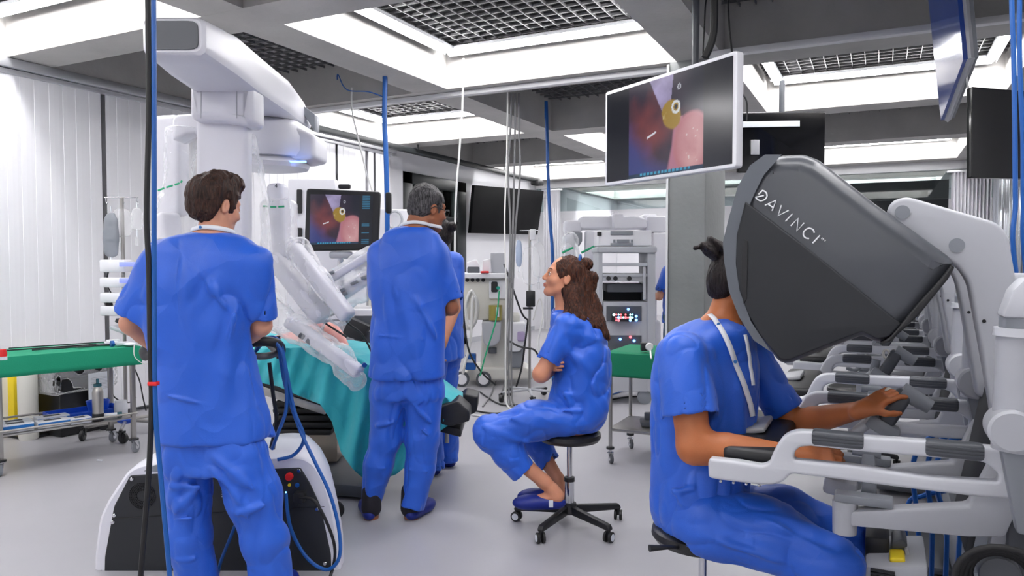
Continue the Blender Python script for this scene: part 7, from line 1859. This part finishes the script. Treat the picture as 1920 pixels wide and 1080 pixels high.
for (x, Y, lab) in ((1898, 2.9, 'left one of two blue cables hanging at the right edge'), (1913, 2.95, 'right one of two blue cables hanging at the right edge')):
    cable('hanging_cable', [on_ceiling(x - 2, -30, Y), at(x - 1, -30, Y), at(x + (3 if x < 1900 else -1), 120, Y), at(x + 5, 260, Y), at(x + 6, 380, Y), at(x + 8 if x < 1900 else x + 12, 520, Y), pz(1990, 1000, .3), pz(2010, 1010, .01)], .009, 'blue_cable', lab, 'blue cables at the right edge')
cable('hanging_cable', [on_ceiling(1808, 100, 4.5), at(1812, 130, 4.5), at(1822, 200, 4.4), at(1842, 262, 4.3), at(1872, 290, 4.2), at(1930, 292, 4.1), at(1980, 260, 4.06), at(1985, 250, 4.08)], .006, 'cord_white', 'white cable swinging from the tilted monitor to the right edge')
drop(1338, 60, 1322, 108, 4.25, .022, 'black_rubber', 'thick black cable above the large white-framed monitor', tail=1)
cable('hanging_cable', [on_ceiling(1365, 10, 4.5), at(1366, 30, 4.5), at(1372, 95, 4.5), at(1382, 160, 4.6), at(1400, 190, 5.2), at(1400, 225, 6.5)], .006, 'black_rubber', 'thin black wire right of the large white-framed monitor')
cable('hanging_cable', [on_ceiling(1324, 5, 4.6), at(1322, 20, 4.6), at(1318, 105, 4.6)], .005, 'black_rubber', 'thin black wire left of the thick black cable by the column')
# blue loops hanging from the robot's helm bar
hy = 3.30
cable('blue_cable', [at(480, 655, hy), at(500, 634, hy), at(524, 640, hy), at(536, 690, hy), at(552, 770, hy), at(570, 820, hy), at(552, 852, hy), at(520, 862, 3.28)], .008, 'blue_cable', 'blue cable looping from the helm bar onto the robot base', 'blue cables on the robot helm bar')
cable('blue_cable', [at(478, 660, hy - .02), at(498, 640, hy - .02), at(520, 645, hy - .02), at(534, 720, hy), at(560, 800, hy), at(590, 865, 3.26), at(618, 925, 3.24), at(635, 990, 3.22), at(636, 1045, 3.2), at(612, 1068, 3.2), at(575, 1045, 3.22), at(545, 990, 3.24), at(536, 925, 3.29)], .008, 'blue_cable', 'blue cable looping low beside the robot base to its socket panel', 'blue cables on the robot helm bar')
cable('blue_cable', [at(484, 650, hy - .04), at(505, 636, hy - .04), at(528, 660, hy - .04), at(536, 720, hy - .02), at(536, 770, hy), at(520, 815, hy), at(510, 842, 3.32)], .008, 'blue_cable', 'short blue cable falling straight from the helm bar behind the man', 'blue cables on the robot helm bar')
cable('blue_cable', [at(450, 925, 3.29), at(448, 960, 3.22), at(435, 1000, 3.2), at(415, 1050, 3.2), at(405, 1090, 3.18), pz(390, 1140, .01)], .007, 'blue_cable', 'blue cable visible between the legs of the man at the robot')
cable('black_cable', [at(562, 932, 3.26), at(590, 940, 3.22), at(615, 985, 3.22), at(628, 1030, 3.22), at(622, 1072, 3.22), pz(600, 1130, .01)], .007, 'black_rubber', 'black power cable falling down the right side of the robot base')
# cables on the floor behind
rnd = random.Random(21)
fl_ = [(((890, 770), (930, 775), (975, 768), (1010, 760)), 'black', 'black cable lying on the floor right of the table pads'), (((885, 778), (940, 782), (985, 774), (1020, 768)), 'cord_white', 'white cable lying on the floor right of the table pads'), (((900, 735), (925, 752), (948, 760), (985, 758)), 'black', 'black cable curling on the floor before the anaesthesia machine'),
       (((905, 762), (920, 740), (930, 715), (945, 700)), 'cord_grey', 'grey cable running from the floor up to the anaesthesia machine'), (((1135, 752), (1170, 745), (1215, 742), (1250, 738)), 'black', 'black cable on the floor below the equipment rack'), (((1140, 742), (1175, 730), (1200, 715), (1240, 700)), 'blue_cable', 'blue cable on the floor below the equipment rack')]
for P, m_, lab in fl_: cable('floor_cable', [pz(x, y, .01) for x, y in P], .008, m_, lab)
for i, (P, m_, lab) in enumerate(((((868, 550), (870, 600), (880, 660), (905, 700), (930, 722)), 'black', 'black cable hanging down the left of the anaesthesia machine'), (((936, 545), (930, 600), (912, 660), (900, 705)), 'greenprint', 'thin green tube down the front of the anaesthesia machine'),
        (((945, 495), (958, 530), (968, 560), (980, 590), (990, 600)), 'black', 'black cable from the patient monitor to the middle drip stand'), (((990, 600), (985, 640), (978, 690), (968, 725)), 'black', 'black cable falling beside the middle drip stand pole'),
        (((958, 560), (950, 620), (955, 680), (940, 740)), 'cord_grey', 'grey cable between anaesthesia machine and middle drip stand'), (((1000, 600), (1012, 560), (1018, 590), (1010, 640), (1016, 690)), 'cord_white', 'white tube looping right of the middle drip stand'),
        (((955, 640), (975, 650), (1000, 655), (1010, 668)), 'black', 'black cable bundle knotted at the middle drip stand'))):
    cable('equipment_cable', [at(x, y, 7.5 - .01 * i) for x, y in P], .010 if m_ == 'black' else .008, m_, lab)
